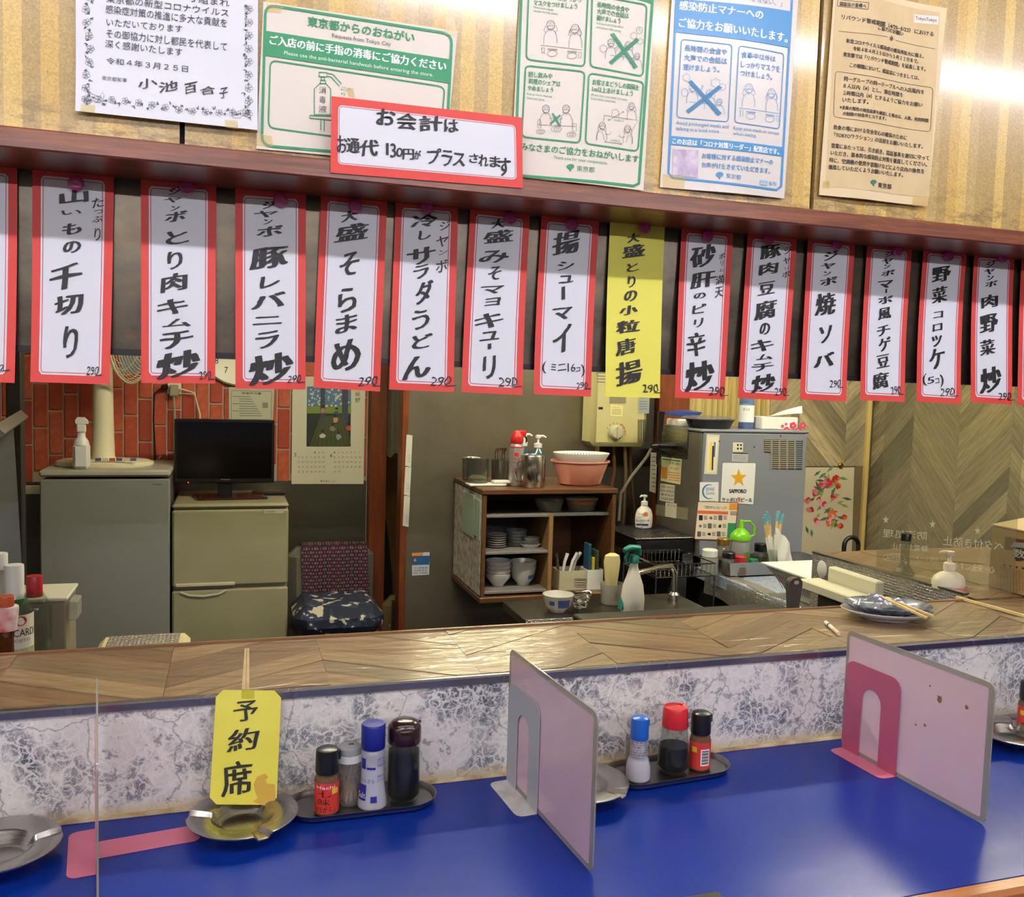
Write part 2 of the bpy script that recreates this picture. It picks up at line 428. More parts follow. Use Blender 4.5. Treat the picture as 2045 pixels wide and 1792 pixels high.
        for k in (-1, -0.5, 0.5, 1): g.add([p + ux * t_ * k + s.n * 0.00001 * (k + 1.5) for p in vs_], fs_)
    def build(s, parent, order=None):
        for key, (g, m) in s.L.items():
            ob = g.build(key.split('#')[0], m, parent, smooth=False)
            if key in ('dates', 'drawing', 'border', 'small_print'): ob['kind'] = 'stuff'
def zx(ox, oy, k): return lambda x, y: (ox + x / k, oy + y / k)
def paper(name, D, quad, mat, label, cat, group=None, thick=0.0004, nu=16, nv=16):
    """a sheet of paper as a thin slab over the four picked corners (tl,tr,br,bl) of plane D"""
    tl, tr, br, bl = [np.array(p, float) for p in quad]
    v = []; f = []
    for lay_ in (0, 1):
        for j in range(nv + 1):
            for i in range(nu + 1):
                a, b = i / nu, j / nv
                p = (tl * (1 - a) + tr * a) * (1 - b) + (bl * (1 - a) + br * a) * b
                v.append(D.pt(p[0], p[1], -thick if lay_ else 0.0))
    W_ = nu + 1; K = W_ * (nv + 1)
    for j in range(nv):
        for i in range(nu):
            a = j * W_ + i; f.append((a, a + W_, a + W_ + 1, a + 1)); f.append((K + a, K + a + 1, K + a + W_ + 1, K + a + W_))
    rim = [i for i in range(W_)] + [j * W_ + nu for j in range(1, nv + 1)] + [nv * W_ + i for i in range(nu - 1, -1, -1)] + [j * W_ for j in range(nv - 1, 0, -1)]
    for k in range(len(rim)):
        a, b = rim[k], rim[(k + 1) % len(rim)]; f.append((a, b, b + K, a + K))
    o = link(name, v, f, mat); tag(o, label, cat, group)
    return o
# ------------------------------------------------------------------ shared materials
RED = M('red card', (216, 66, 58), 0.55); WHITE = M('white card', (226, 228, 236), 0.6); INK = M('black brush ink', (20, 19, 22), 0.5)
PINKL = M('thin red print', (208, 70, 84), 0.6); WPRINT = M('white print', (244, 244, 246), 0.6)
BLACKP = M('black plastic', (18, 18, 20), 0.32); WHITEP = M('white plastic', (225, 226, 222), 0.4); CREAM = M('cream plastic', (226, 220, 186), 0.42)
DARK = M('dark grey plastic', (46, 46, 48), 0.5)
STEEL = mat_steel('stainless steel', (178, 178, 176), 0.26); STEELD = mat_steel('dull stainless sheet', (138, 131, 114), 0.33, (100, 90, 70), 0.6, (1, 1, 40), 0.05); STEELD.node_tree.nodes['Principled BSDF'].inputs['Metallic'].default_value = 0.7
CHROME = M('polished chrome', (205, 205, 205), 0.12, 1.0)
# ------------------------------------------------------------------ room shell
XL, XR, YB, YF, ZC = -3.2, 3.33, -3.4, 4.5, 2.56
FLOORM = M('dark concrete floor', (74, 70, 64), 0.6, var=(5, (52, 48, 44), 0.8), bump=(40, 0.1))
CEILM = M('warm white ceiling board', (222, 214, 194), 0.8, var=(3, (196, 186, 160), 0.6))
PLASTER = M('yellowed plaster', (220, 210, 184), 0.75, var=(4, (176, 158, 116), 0.6), bump=(60, 0.08))
def slab(name, x0, x1, y0, y1, z0, z1, mat, bev=0.0): return struct(G().box(x0, x1, y0, y1, z0, z1, bev).build(name, mat, smooth=False))
slab('floor', XL, XR, YB, 5.2, -0.05, 0, FLOORM)
slab('ceiling', XL, XR, YB, 5.2, ZC, ZC + 0.05, CEILM)
slab('wall_left', XL - 0.06, XL, YB, 5.2, 0, ZC, PLASTER)
slab('wall_right', XR, XR + 0.06, YB, 4.0, 0, ZC, M('right wall backing', (120, 110, 88), 0.7))
wrr = slab('wall_rear', XL, XR, YB - 0.06, YB, 0, ZC, PLASTER)
G().box(XL + 0.01, XR - 0.01, YB + 0.0005, YB + 0.02, 0.0, 2.02).build('reflection_panel', M('slate blue reflection panel', (84, 90, 104), 0.5), wrr, smooth=False)  # unseen slate panel added so the steel apron reflects darker low down
# hanging front wall: gold wallpaper boards with black joints
SEAM1, SEAM2 = -0.0575, 0.843
wf = slab('wall_front', XL, XR, 1.183, 1.29, 1.9, ZC, M('black joint', (14, 11, 8), 0.8))
WP = mat_wallpaper()
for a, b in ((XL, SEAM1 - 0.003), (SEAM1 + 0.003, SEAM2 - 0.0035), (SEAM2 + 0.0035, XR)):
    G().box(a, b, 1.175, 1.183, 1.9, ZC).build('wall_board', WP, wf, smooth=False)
# wooden beam under it
BEAM = mat_wood('dark red-brown beam wood', (78, 34, 18), (150, 84, 46), 0.34, (3, 60, 60), 0.25)
bm = slab('trim_1', XL, XR, 1.15, 1.285, 1.891, 1.9155, BEAM, 0.002)
for px, py in ((304, 298), (1131, 382), (1636, 436)):
    p = at_y(px, py, 1.15); G().lathe([(0.0028, 0), (0.002, 0.0012)], (0, 0, 0), 10).build('nail_hole', INK, bm)
    bm.children[-1].location = tuple(p - root_loc(bm)); bm.children[-1].rotation_euler = (math.pi / 2, 0, 0)
# stained sheet behind the menu strips
def mat_apron():
    m = bpy.data.materials.new('stained steel sheet'); t, N, L = nodes(m); b = N['Principled BSDF']
    g = N.new('ShaderNodeNewGeometry'); pos = g.outputs['Position']
    f = noise(N, L, mapping(N, L, pos, (9, 1, 14)), 1, 6, 0.65)
    c = ramp(N, L, f, [(0.3, (62, 55, 46)), (0.5, (84, 78, 69)), (0.7, (100, 90, 72))])
    st = ramp(N, L, noise(N, L, pos, 34, 5, 0.7), [(0.62, (0, 0, 0)), (0.68, (160, 160, 160))])
    c = mixc(N, L, st, c, (120, 84, 52))
    L.new(c, b.inputs['Base Color']); b.inputs['Metallic'].default_value = 0.85; b.inputs['Roughness'].default_value = 0.3
    L.new(bumpn(N, L, noise(N, L, pos, 5, 3), 0.12, 0.04), b.inputs['Normal'])
    return m
ap = slab('wall_apron', XL, XR, 1.266, 1.283, 1.672, 1.8905, mat_apron())
G().box(XL, XR, 1.262, 1.286, 1.664, 1.672).build('bottom_rail', BLACKP, ap, smooth=False)
# ------------------------------------------------------------------ chevron planks
def clip(poly, w, h):
    for ax, lim, sg in ((0, 0, 1), (0, w, -1), (1, 0, 1), (1, h, -1)):
        out = []
        for i in range(len(poly)):
            a, b = poly[i - 1], poly[i]; da, db = sg * (a[ax] - lim), sg * (b[ax] - lim)
            if (da >= 0) != (db >= 0):
                t = da / (da - db); out.append((a[0] + t * (b[0] - a[0]), a[1] + t * (b[1] - a[1])))
            if db >= 0: out.append(b)
        poly = out
        if len(poly) < 3: return []
    return poly
def chevron(parent, O, U, V, w, h, cw, pw, mat, thick=0.0015, slope=1.0, off=0.0, gap=0.0012, name='plank'):
    O, U, V = np.array(O, float), np.array(U, float), np.array(V, float); Nn = np.cross(U, V); base = root_loc(parent)
    c = 0; u0 = -off
    while u0 < w:
        s = slope if c % 2 == 0 else -slope
        v0 = -abs(slope) * cw - pw
        if s < 0: v0 += abs(slope) * cw
        v0 += (c % 3) * pw * 0.0
        while v0 < h + abs(slope) * cw:
            P = clip([(u0 + gap / 2, v0 + gap), (u0 + cw - gap / 2, v0 + s * cw + gap), (u0 + cw - gap / 2, v0 + s * cw + pw), (u0 + gap / 2, v0 + pw)], w, h)
            if len(P) >= 3:
                A = np.array(P); area = 0.5 * abs(np.dot(A[:, 0], np.roll(A[:, 1], 1)) - np.dot(A[:, 1], np.roll(A[:, 0], 1)))
                if area > 2e-5:
                    cc = A.mean(0); d = _n((1, s, 0)); gx = U * d[0] + V * d[1]; gy = -U * d[1] + V * d[0]
                    t_ = thick * random.uniform(0.7, 1.2)
                    q = [((p[0] - cc[0]) * d[0] + (p[1] - cc[1]) * d[1], -(p[0] - cc[0]) * d[1] + (p[1] - cc[1]) * d[0], 0.0) for p in P]
                    g = G().prism(q, (0, 0, t_)); o = g.build(name, mat, None, (0, 0, 0), False)
                    mm = Matrix.Identity(4); cen = O + U * cc[0] + V * cc[1] - base
                    for i in range(3): mm[i][0] = gx[i]; mm[i][1] = gy[i]; mm[i][2] = Nn[i]; mm[i][3] = cen[i]
                    o.parent = parent; o.matrix_basis = mm
            v0 += pw
        u0 += cw; c += 1
# ------------------------------------------------------------------ blue table and the raised ledge
TZ, LY, LZ = 1.005, 1.341, 1.173
def mat_blue():
    m = bpy.data.materials.new('glossy blue vinyl'); t, N, L = nodes(m); b = N['Principled BSDF']
    g = N.new('ShaderNodeNewGeometry'); pos = g.outputs['Position']
    c = ramp(N, L, noise(N, L, pos, 4, 5), [(0.3, (8, 40, 130)), (0.7, (10, 46, 142))])
    L.new(c, b.inputs['Base Color']); b.inputs['Coat Weight'].default_value = 0.0; b.inputs['Specular IOR Level'].default_value = 0.25
    mr = N.new('ShaderNodeMapRange'); mr.inputs[3].default_value = 0.2; mr.inputs[4].default_value = 0.28; L.new(noise(N, L, pos, 5, 3), mr.inputs[0])
    L.new(mr.outputs[0], b.inputs['Roughness'])
    h = math_node(N, L, 'ADD', noise(N, L, mapping(N, L, pos, (2, 9, 1), (0, 0, -0.6)), 1.2, 2), math_node(N, L, 'MULTIPLY', noise(N, L, pos, 30, 1), 0.01))
    L.new(bumpn(N, L, h, 0.05, 0.02), b.inputs['Normal'])
    return m
tb = thing('bar_table', 'long bar table covered in glossy royal blue vinyl with a wooden front edge', 'table', (0.6, 1.1, 0.0))
G().box(XL + 0.01, XR - 0.01, 0.876, LY - 0.001, 0.972, TZ, 0.002).build('tabletop', mat_blue(), tb)
G().box(XL + 0.01, XR - 0.01, 0.846, 0.876, 0.962, TZ + 0.004, 0.006).build('wooden_edge', mat_wood('orange-brown edge wood', (150, 88, 40), (196, 128, 66), 0.35, (2, 60, 60), 0.4), tb)
for x in (-1.3, 0.1, 1.5, 2.9): G().box(x - 0.03, x + 0.03, 0.94, 1.0, 0, 0.972, 0.004).build('leg', DARK, tb)
G().tube([(XL + .01, LY - 0.005, TZ + 0.001), (XR - .01, LY - 0.005, TZ + 0.001)], 0.0045, 8).build('sealant_bead', M('yellowed sealant', (212, 196, 156), 0.6, var=(30, (150, 116, 66), 0.9)), tb)
ld = thing('serving_ledge', 'raised serving ledge with marble-patterned face and chevron wood top under clear film', 'counter', (0.6, 1.5, 0.0))
G().box(XL+.01, XR-.01, LY, LY + 0.05, 0, LZ - 0.013).build('marble_panel', mat_marble(), ld, smooth=False)
G().box(XL+.01, XR-.01, LY + 0.052, 1.6, 0.0, LZ - 0.004).build('core', M('dark board', (60, 46, 34), 0.6), ld, smooth=False)
G().box(XL+.01, XR-.01, LY - 0.004, LY + 0.007, LZ - 0.0145, LZ, 0.0025).build('steel_edge', mat_steel('worn steel edging', (150, 152, 160), 0.24, (92, 80, 70), 0.55, (5, 1, 1)), ld)
LEDGEM = mat_plank('brown chevron planks under film', [(118, 94, 72), (146, 120, 90), (128, 112, 86), (162, 138, 104), (134, 104, 78)], 0.34, 0.5, 0.3)
chevron(ld, (-1.0, LY + 0.008, LZ - 0.0042), (1, 0, 0), (0, 1, 0), 3.3, 0.252, 0.24, 0.062, LEDGEM, 0.0045, 0.62, 0.05, 0.0006)
G().box(XL+.01, 1.625, 1.6005, 1.613, LZ - 0.03, LZ + 0.004, 0.003).build('back_rail', mat_wood('brown ledge rail', (98, 66, 42), (136, 98, 66), 0.3, (3, 50, 50), 0.6), ld)
# wing of the ledge to the right, beyond the foil guard
wg = thing('side_ledge', 'side wing of the serving ledge carrying the carton and bottles', 'counter', (2.1, 1.9, 0.0))
G().box(1.665, 2.75, 1.6145, 2.2, LZ - 0.05, LZ - 0.004).build('core', M('dark board', (60, 46, 34), 0.6), wg, smooth=False)
chevron(wg, (1.665, 1.6145, LZ - 0.0042), (1, 0, 0), (0, 1, 0), 1.085, 0.585, 0.24, 0.062, LEDGEM, 0.004, 0.62, 0.1, 0.0006)
G().box(1.7, 2.7, 1.65, 2.15, 0, LZ - 0.05).build('cupboard', M('dark board', (60, 46, 34), 0.6), wg, smooth=False)
# ------------------------------------------------------------------ ceiling lamps
def lamp(label, x0, x1, y, z, strength, rgb, group=None):
    o = thing('fluorescent_lamp', label, 'lamp', ((x0 + x1) / 2, y, z), group)
    G().box(x0 - 0.03, x1 + 0.03, y - 0.05, y + 0.05, z + 0.022, ZC if z > 2.4 else z + 0.06, 0.004).build('housing', WHITEP, o)
    for x in (x0 - 0.02, x1 + 0.005): G().box(x, x + 0.015, y - 0.018, y + 0.018, z - 0.016, z + 0.022, 0.002).build('socket', WHITEP, o)
    G().tube([(x0, y, z), (x1, y, z)], 0.014, 8).build('tube', M('lit tube %d %d' % (strength, rgb[2]), rgb, 0.5, emit=strength), o)
for a, b in ((-2.6, -1.4), (-1.15, 0.05), (0.25, 1.45), (1.65, 2.85)):  # leftmost lamp is added to brighten surfaces facing left
    lamp('white ceiling fluorescent lamp above the guests in front of the gold wall', a, b, 0.36, 2.5, TUBE_FRONT, (250, 246, 255), 'guest side ceiling lamps')
for a, b in ((-2.6, -1.4), (-1.15, 0.05), (0.25, 1.45), (1.65, 2.85)):  # unseen rear row added as fill for the strips and table
    lamp('white ceiling fluorescent lamp over the tables behind the guests', a, b, -2.2, 2.5, TUBE_FILL, (250, 246, 255), 'rear ceiling lamps')
lamp('kitchen ceiling fluorescent lamp above the herringbone end', 1.9, 3.1, 2.6, 2.5, TUBE_KITCHEN, (255, 246, 214), 'kitchen ceiling lamps')
lamp('kitchen ceiling fluorescent lamp above the aisle', 0.0, 1.2, 2.6, 2.5, TUBE_KITCHEN, (255, 246, 214), 'kitchen ceiling lamps')
lamp('wall-mounted fluorescent lamp high on the kitchen steel wall', 0.85, 1.5, 3.945, 2.06, TUBE_WALL, (255, 246, 210))
# ------------------------------------------------------------------ menu strips
SY = 1.2615
def strip_curl(p):
    t = (1.895 - p[2]) / 0.266
    return 0.0012 + 0.010 * max(0, t) ** 2 + 0.003 * math.sin(9 * p[0] + 3 * t) * max(0, t)
Z5, Z6, Z7, Z8 = zx(0, 320, 3.195), zx(620, 360, 3.526), zx(1180, 400, 4.266), zx(1580, 440, 4.398)
STRIPS = [
 ('red-bordered menu strip hanging beyond the grated yam strip', (-128, 318, 35, 336, -128, 758, 34, 765), None, '', [], ('290', 0, 0, 0, 0)),
 ('red-bordered menu strip for grated yam with a small side note', (65, 335, 228, 350, 65, 763, 222, 768), Z5, '山いもの千切り',
  [(385,180,570,285),(395,318,525,352),(400,395,525,485),(405,510,520,600),(320,650,530,845),(350,850,540,1000),(415,1055,510,1270),
   ('た',590,235,665,310),('つ',605,315,660,345),('ぶ',590,355,660,400),('り',605,430,645,520)], (565,1315,640,1375)),
 ('red-bordered menu strip for jumbo chicken kimchi stir-fry', (281, 357, 432, 368, 284, 765, 430, 766), Z5, 'ジャンボとり肉キムチ炒',
  [(1075,170,1165,225),(1050,235,1165,275),(1090,290,1150,325),(1055,322,1195,400),(1060,445,1210,545),(1070,575,1170,705),(1030,715,1200,850),(1010,880,1205,995),(1050,1010,1230,1070),(1025,1080,1240,1215),(1010,1205,1290,1400)], (1275,1345,1350,1400)),
 ('red-bordered menu strip for jumbo pork liver and chive stir-fry', (470, 376, 611, 387, 470, 776, 609, 778), Z5, 'ジャンボ豚レバニラ炒',
  [(1675,260,1760,315),(1625,320,1780,370),(1680,375,1740,415),(1640,415,1810,495),(1600,545,1845,705),(1660,735,1790,825),(1605,840,1825,955),(1615,995,1800,1055),(1630,1085,1785,1210),(1590,1215,1870,1445)], (1835,1370,1920,1420)),
 ('red-bordered menu strip for a large portion of broad beans', (641, 387, 773, 402, 625, 774, 757, 782), Z6, '大盛そらまめ',
  [(215,210,335,300),(175,300,410,440),(205,500,345,685),(190,745,325,940),(175,935,330,1085),(145,1105,350,1360)], (335,1380,470,1450)),
 ('red-bordered menu strip for jumbo chilled salad udon', (790, 401, 915, 412, 775, 778, 903, 783), Z6, '冷しサラダうどん',
  [(710,235,895,340),(760,345,850,425),(680,465,880,605),(725,590,835,700),(735,700,865,880),(710,905,835,1060),(710,1075,860,1195),(640,1225,845,1410),
   ('ジ',910,285,985,360),('ャ',885,385,970,480),('ン',900,490,960,530),('ボ',880,555,965,655)], (840,1380,980,1450)),
 ('red-bordered menu strip for cucumber with miso mayonnaise', (939, 414, 1058, 428, 918, 783, 1038, 789), Z6, '大盛みそマヨキュ',
  [(1270,270,1370,345),(1220,345,1430,450),(1190,485,1405,590),(1250,600,1345,710),(1200,740,1365,805),(1225,825,1335,890),(1155,925,1355,1055),(1190,1060,1325,1135),
   ('l',1240,1150,1265,1192),('リ',1205,1230,1295,1405)], (1315,1385,1440,1455)),
 ('red-bordered menu strip for fried shumai, sixteen small pieces', (1081, 430, 1196, 440, 1060, 787, 1173, 792), Z6, '揚シュ',
  [(1705,345,1900,535),(1735,565,1860,640),(1745,665,1850,730),('l',1762,750,1788,845),('マ',1700,890,1840,990),('イ',1695,1010,1830,1220),('(',1615,1275,1645,1365),('ミ',1675,1290,1715,1345),('ニ',1725,1290,1785,1345),('1',1792,1290,1801,1350),('6',1815,1290,1848,1350),('コ',1850,1315,1880,1350),(')',1885,1295,1912,1390)], (1850,1420,1930,1470)),
 ('plain yellow menu strip for small-piece fried chicken', (1218, 442, 1327, 452, 1201, 792, 1310, 795), Z7, '大盛とりの小粒唐揚',
  [(305,275,415,370),(265,370,460,495),(300,530,405,615),(305,640,375,750),(275,760,385,870),(235,890,395,985),(205,1015,405,1140),(195,1165,365,1330),(185,1350,410,1585)], (410,1565,545,1640)),
 ('red-bordered menu strip for spicy stir-fried gizzards', (1361, 453, 1464, 463, 1340, 794, 1440, 798), Z7, '砂肝のピリ辛炒',
  [(845,365,1065,585),(840,600,1055,760),(865,785,970,845),(850,880,970,975),(860,1005,940,1090),(795,1115,960,1340),(775,1350,1025,1640),
   ('ボ',1085,450,1135,510),('リ',1095,515,1120,560),('ム',1085,580,1120,615),('満',1050,635,1130,725),('天',1045,735,1115,835)], (980,1585,1110,1665)),
 ('red-bordered menu strip for jumbo pork and tofu kimchi stir-fry', (1493, 465, 1591, 475, 1467, 795, 1565, 800), Z7, '豚肉豆腐のキムチ炒',
  [(1435,370,1615,510),(1425,520,1590,645),(1415,685,1560,815),(1380,840,1570,1030),(1420,1040,1510,1155),(1345,1180,1540,1300),(1390,1305,1530,1365),(1350,1380,1540,1460),(1345,1470,1560,1645),
   ('ジ',1640,390,1705,465),('ャ',1630,485,1690,550),('ン',1635,570,1680,595),('ボ',1620,600,1690,665)], (1545,1595,1640,1665)),
 ('red-bordered menu strip for jumbo fried noodles', (1613, 474, 1707, 483, 1592, 798, 1683, 802), Z8, 'ジャンボ焼ソバ',
  [(280,265,405,360),(255,370,385,435),(275,445,345,490),(245,495,400,580),(200,625,385,850),(230,920,345,1090),(180,1155,365,1300)], (315,1400,410,1470)),
 ('red-bordered menu strip for jumbo mapo-style jjigae tofu', (1731, 486, 1821, 494, 1711, 799, 1797, 803), Z8, 'ジャンボマ',
  [(815,275,890,330),(790,330,890,390),(805,385,865,430),(785,435,905,495),(755,525,890,605),('l',820,602,834,640),('ボ',755,660,890,740),('風',755,760,870,880),('チ',740,915,860,1025),('ゲ',750,1020,860,1160),('豆',730,1170,845,1305),('腐',685,1325,830,1490)], (840,1455,925,1530)),
 ('red-bordered menu strip for vegetable croquettes, five pieces', (1844, 495, 1930, 503, 1820, 802, 1906, 807), Z8, '野菜コロッケ',
  [(1230,395,1395,555),(1230,575,1365,735),(1240,795,1325,865),(1230,905,1315,980),(1215,1005,1305,1120),(1190,1115,1325,1315),('(',1115,1345,1155,1460),('5',1158,1370,1220,1440),('コ',1225,1385,1260,1435),(')',1265,1350,1298,1470)], (1265,1470,1385,1545)),
 ('red-bordered menu strip for jumbo pork and vegetable stir-fry', (1945, 504, 2025, 511, 1927, 803, 2009, 808), Z8, 'ジャンボ肉野菜炒',
  [(1705,355,1785,420),(1690,420,1785,480),(1710,480,1775,530),(1695,530,1805,590),(1660,645,1805,780),(1640,815,1800,1000),(1630,1040,1765,1195),(1615,1275,1805,1525)], (1770,1510,1880,1580)),
 ('red-bordered menu strip hanging beyond the pork and vegetable strip', (2040, 513, 2120, 520, 2020, 808, 2100, 814), None, '', [], ('290', 0, 0, 0, 0)),
]
YEL = M('bright yellow card', (236, 230, 92), 0.55)
def lerp2(q, a, b):
    tl, tr, br, bl = [np.array(p, float) for p in q]
    return (tl * (1 - a) + tr * a) * (1 - b) + (bl * (1 - a) + br * a) * b
PINS = [None, (153, 368), (373, 375), (560, 401), (708, 413), (852, 416), (1017, 437), (1140, 449), (1285, 456), (1410, 473), (1532, 478), (1668, 489), (1788, 502), (1890, 512), (1998, 515), None]
PINM = M('magenta translucent plastic', (176, 50, 120), 0.25, coat=0.3)
for si, (label, c, z, txt, boxes, price) in enumerate(STRIPS):
    q = [(c[0], c[1]), (c[2], c[3]), (c[6], c[7]), (c[4], c[5])]
    D = Draw((0, SY, 1.8), (0, -1, 0)); D.curl = strip_curl
    o = paper('menu_strip', D, q, YEL if si == 8 else RED, label, 'menu strip', 'menu strips pinned under the beam', 0.0003, 4, 12)
    if si != 8:
        inn = [lerp2(q, a, b) for a, b in ((0.105, 0.033), (0.89, 0.033), (0.89, 0.963), (0.105, 0.963))]
        pts = D.rq(inn, 7)
        # white field as a grid so that it follows the curl
        gq = []; n_ = 10
        for j in range(n_ + 1):
            for k in range(3): gq.append(lerp2(inn, k / 2, 0.018 + j / n_ * 0.964))
        D.lay('white_field', gq, [(j * 3 + k, (j + 1) * 3 + k, (j + 1) * 3 + k + 1, j * 3 + k + 1) for j in range(n_) for k in range(2)], WHITE, 0.0003)
        cap = lambda b0, b1, i0: [lerp2(inn, 0.045, b0), lerp2(inn, 0.955, b0), lerp2(inn, 1, b1), lerp2(inn, 0, b1)]
        D.poly('white_field', cap(0.0, 0.018, 0), WHITE, 0.0003); D.poly('white_field', cap(1.0, 0.982, 0), WHITE, 0.0003)
        i2 = [lerp2(inn, a, b) for a, b in ((0.035, 0.012), (0.965, 0.012), (0.965, 0.988), (0.035, 0.988))]
        seg = []
        r2 = D.rq(i2, 6)
        for k in range(len(r2)):
            a, b = r2[k], r2[(k + 1) % len(r2)]; L_ = np.linalg.norm(b - a); m_ = max(1, int(L_ / 40))
            seg += [a + (b - a) * t / m_ for t in range(m_)]
        D.line('red_line', seg, 1.5, PINKL, 0.0006, True)
    if z:
        D.xf = z; j = 0
        for k, bx in enumerate(boxes):
            if isinstance(bx[0], str): ch, bb, small = bx[0], bx[1:], True
            else: ch, bb, small = txt[j], bx, False; j += 1
            wpx = bb[2] - bb[0]
            D.brush('lettering', ch, *bb, INK, bold=(0.012 if (small and wpx < 90 and ch not in 'l') else 0.04), rough=0.02)
        x0, y0, x1, y1 = price
        D.brush('price', '290', x0, y0, x1, y1, INK, 0.0, 0.03, 0.05); D.line('price', [(x0 + 0.7 * (x1 - x0), y1), (x1 + 0.25 * (x1 - x0), y1 - 4)], 6, INK, 0.0012)
    elif si == 0:
        D.brush('price', '290', -20, 728, 12, 742, INK, 0.0, 0.03, 0.05); D.line('price', [(10, 741), (24, 739)], 2, INK, 0.0012)
    D.build(o)
    if PINS[si]:
        p = at_y(*PINS[si], SY - 0.004)
        g = G().lathe([(0.0055, 0.0), (0.0055, 0.005), (0.009, 0.006), (0.0095, 0.009), (0.0085, 0.0115), (0.006, 0.0125), (0.0, 0.0115)], (0, 0, 0), 20)
        g.v = [np.array((v[0], -v[2], v[1])) + p + np.array((0, 0.0035, 0)) for v in g.v]
        tag(g.build('push_pin', PINM), 'magenta push pin holding the ' + label.split('menu strip ')[1].replace('for ', '').split(',')[0] + ' strip' if si != 8 else 'magenta push pin holding the yellow strip', 'push pin', 'push pins on the menu strips')
# ------------------------------------------------------------------ notices on the gold wall
TAPE = clear('yellowed clear tape', (246, 236, 200), 0.08, 0.25, 0.12, (230, 214, 160))
def tape(D, o, pts): D.poly('tape#%d' % len(D.L), pts, TAPE, 0.0016)
def sheet(name, y, quad, mat, label, z, thick=0.0004, curl=None):
    D = Draw((0, y, 2), (0, -1, 0)); D.curl = curl; o = paper(name, D, quad, mat, label, 'notice', None, thick, 16, 16); D.xf = z
    return D, o
Z1, Z2, Z3, Z4 = zx(0, 0, 2.9214), zx(500, 0, 2.9214), zx(1000, 0, 3.408), zx(1550, 0, 3.895)
GREEN = M('green print', (40, 142, 92), 0.5); GREY = M('grey print', (92, 94, 98), 0.6); BLUEP = M('blue print', (62, 140, 196), 0.35); DKG = M('dark grey print', (54, 54, 56), 0.6)
TAN = M('tan paper', (212, 188, 142), 0.55, var=(20, (196, 168, 116), 0.5)); NPAPER = M('warm white paper', (226, 218, 206), 0.45); BROWNP = M('brown print', (92, 72, 60), 0.6)
def ginkgo(D, x, y, r, mat):
    pts = []
    for k in range(13):
        a = math.pi * (1 - k / 12); rr = r * (1.0 + (0.06 if k in (3, 9) else 0)); pts.append((x + rr * math.cos(a), y - r * 0.15 - rr * 0.75 * math.sin(a)))
    pts += [(x + r * 0.55, y + r * 0.25), (x + r * 0.2, y + r * 0.5), (x + r * 0.12, y + r * 1.05), (x - r * 0.12, y + r * 1.05), (x - r * 0.2, y + r * 0.5), (x - r * 0.55, y + r * 0.25)]
    D.poly('emblem', pts, mat, 0.0012)
def arc(cx, cy, rx, ry, a0, a1, n=12): return [(cx + rx * math.cos(math.radians(a0 + (a1 - a0) * k / n)), cy + ry * math.sin(math.radians(a0 + (a1 - a0) * k / n))) for k in range(n + 1)]
def figure(D, x, y, s, mat, flip=1, w=2.4, long_hair=False, arm=0):
    """line-drawn masked guest: head, hair, mask, shoulders and an arm"""
    K = 'drawing#%d' % len(D.L); ln = lambda p: D.line(K, [(x + flip * a * s, y + b * s) for a, b in p], w, mat, 0.001)
    D.line(K, arc(x, y, 0.36 * s, 0.42 * s, 0, 360, 18), w, mat, 0.001)
    ln([(-0.36, -0.05), (-0.25, -0.3), (-0.1, -0.12), (0.02, -0.3), (0.14, -0.1), (0.28, -0.28), (0.36, -0.02)])
    ln([(-0.3, 0.1), (0.05, 0.05), (0.33, 0.1), (0.3, 0.3), (0.06, 0.4), (-0.2, 0.3), (-0.3, 0.1)])
    ln([(-0.12, -0.02), (-0.06, -0.02)]); ln([(0.16, -0.02), (0.22, -0.02)])
    if long_hair: ln([(-0.36, -0.1), (-0.52, 0.3), (-0.45, 0.7)]); ln([(0.36, -0.1), (0.45, 0.3), (0.4, 0.55)])
    ln([(-0.14, 0.42), (-0.42, 0.62), (-0.6, 1.1), (-0.62, 1.7)]); ln([(0.14, 0.42), (0.4, 0.62), (0.55, 1.1), (0.56, 1.7)])
    ln([(-0.1, 0.46), (0, 0.6), (0.1, 0.46)])
    if arm == 0: ln([(0.4, 0.7), (0.62, 0.5), (0.44, 0.05)]); ln([(-0.4, 0.7), (-0.62, 0.5), (-0.44, 0.05)])
    elif arm == 1: ln([(0.35, 0.95), (0.85, 1.05), (1.05, 0.8), (0.98, 0.7)])
    elif arm == 2: ln([(0.4, 0.7), (0.95, 0.1), (1.0, -0.25), (1.12, -0.2), (1.05, 0.15), (0.55, 0.95)])
def table_drawing(D, x0, y0, x1, y1, mat, w=2.4):
    K = 'drawing#%d' % len(D.L); D.line(K, [(x0, y0), (x1, y1)], w, mat, 0.001)
    for t in (0.28, 0.75):
        cx, cy = x0 + (x1 - x0) * t, y0 + (y1 - y0) * t + 48
        D.line('drawing', arc(cx, cy, 32, 20, 0, 360, 16), w, mat, 0.001)
        D.line('drawing', [(cx - 30, cy - 34), (cx + 34, cy - 28), (cx + 34, cy - 22), (cx - 30, cy - 28), (cx - 30, cy - 34)], w, mat, 0.001)
    for t in (0.06, 0.94):
        cx, cy = x0 + (x1 - x0) * t, y0 + (y1 - y0) * t + 16
        D.line('drawing', [(cx - 10, cy), (cx - 7, cy + 40), (cx + 7, cy + 40), (cx + 10, cy), (cx - 10, cy)], w, mat, 0.001)
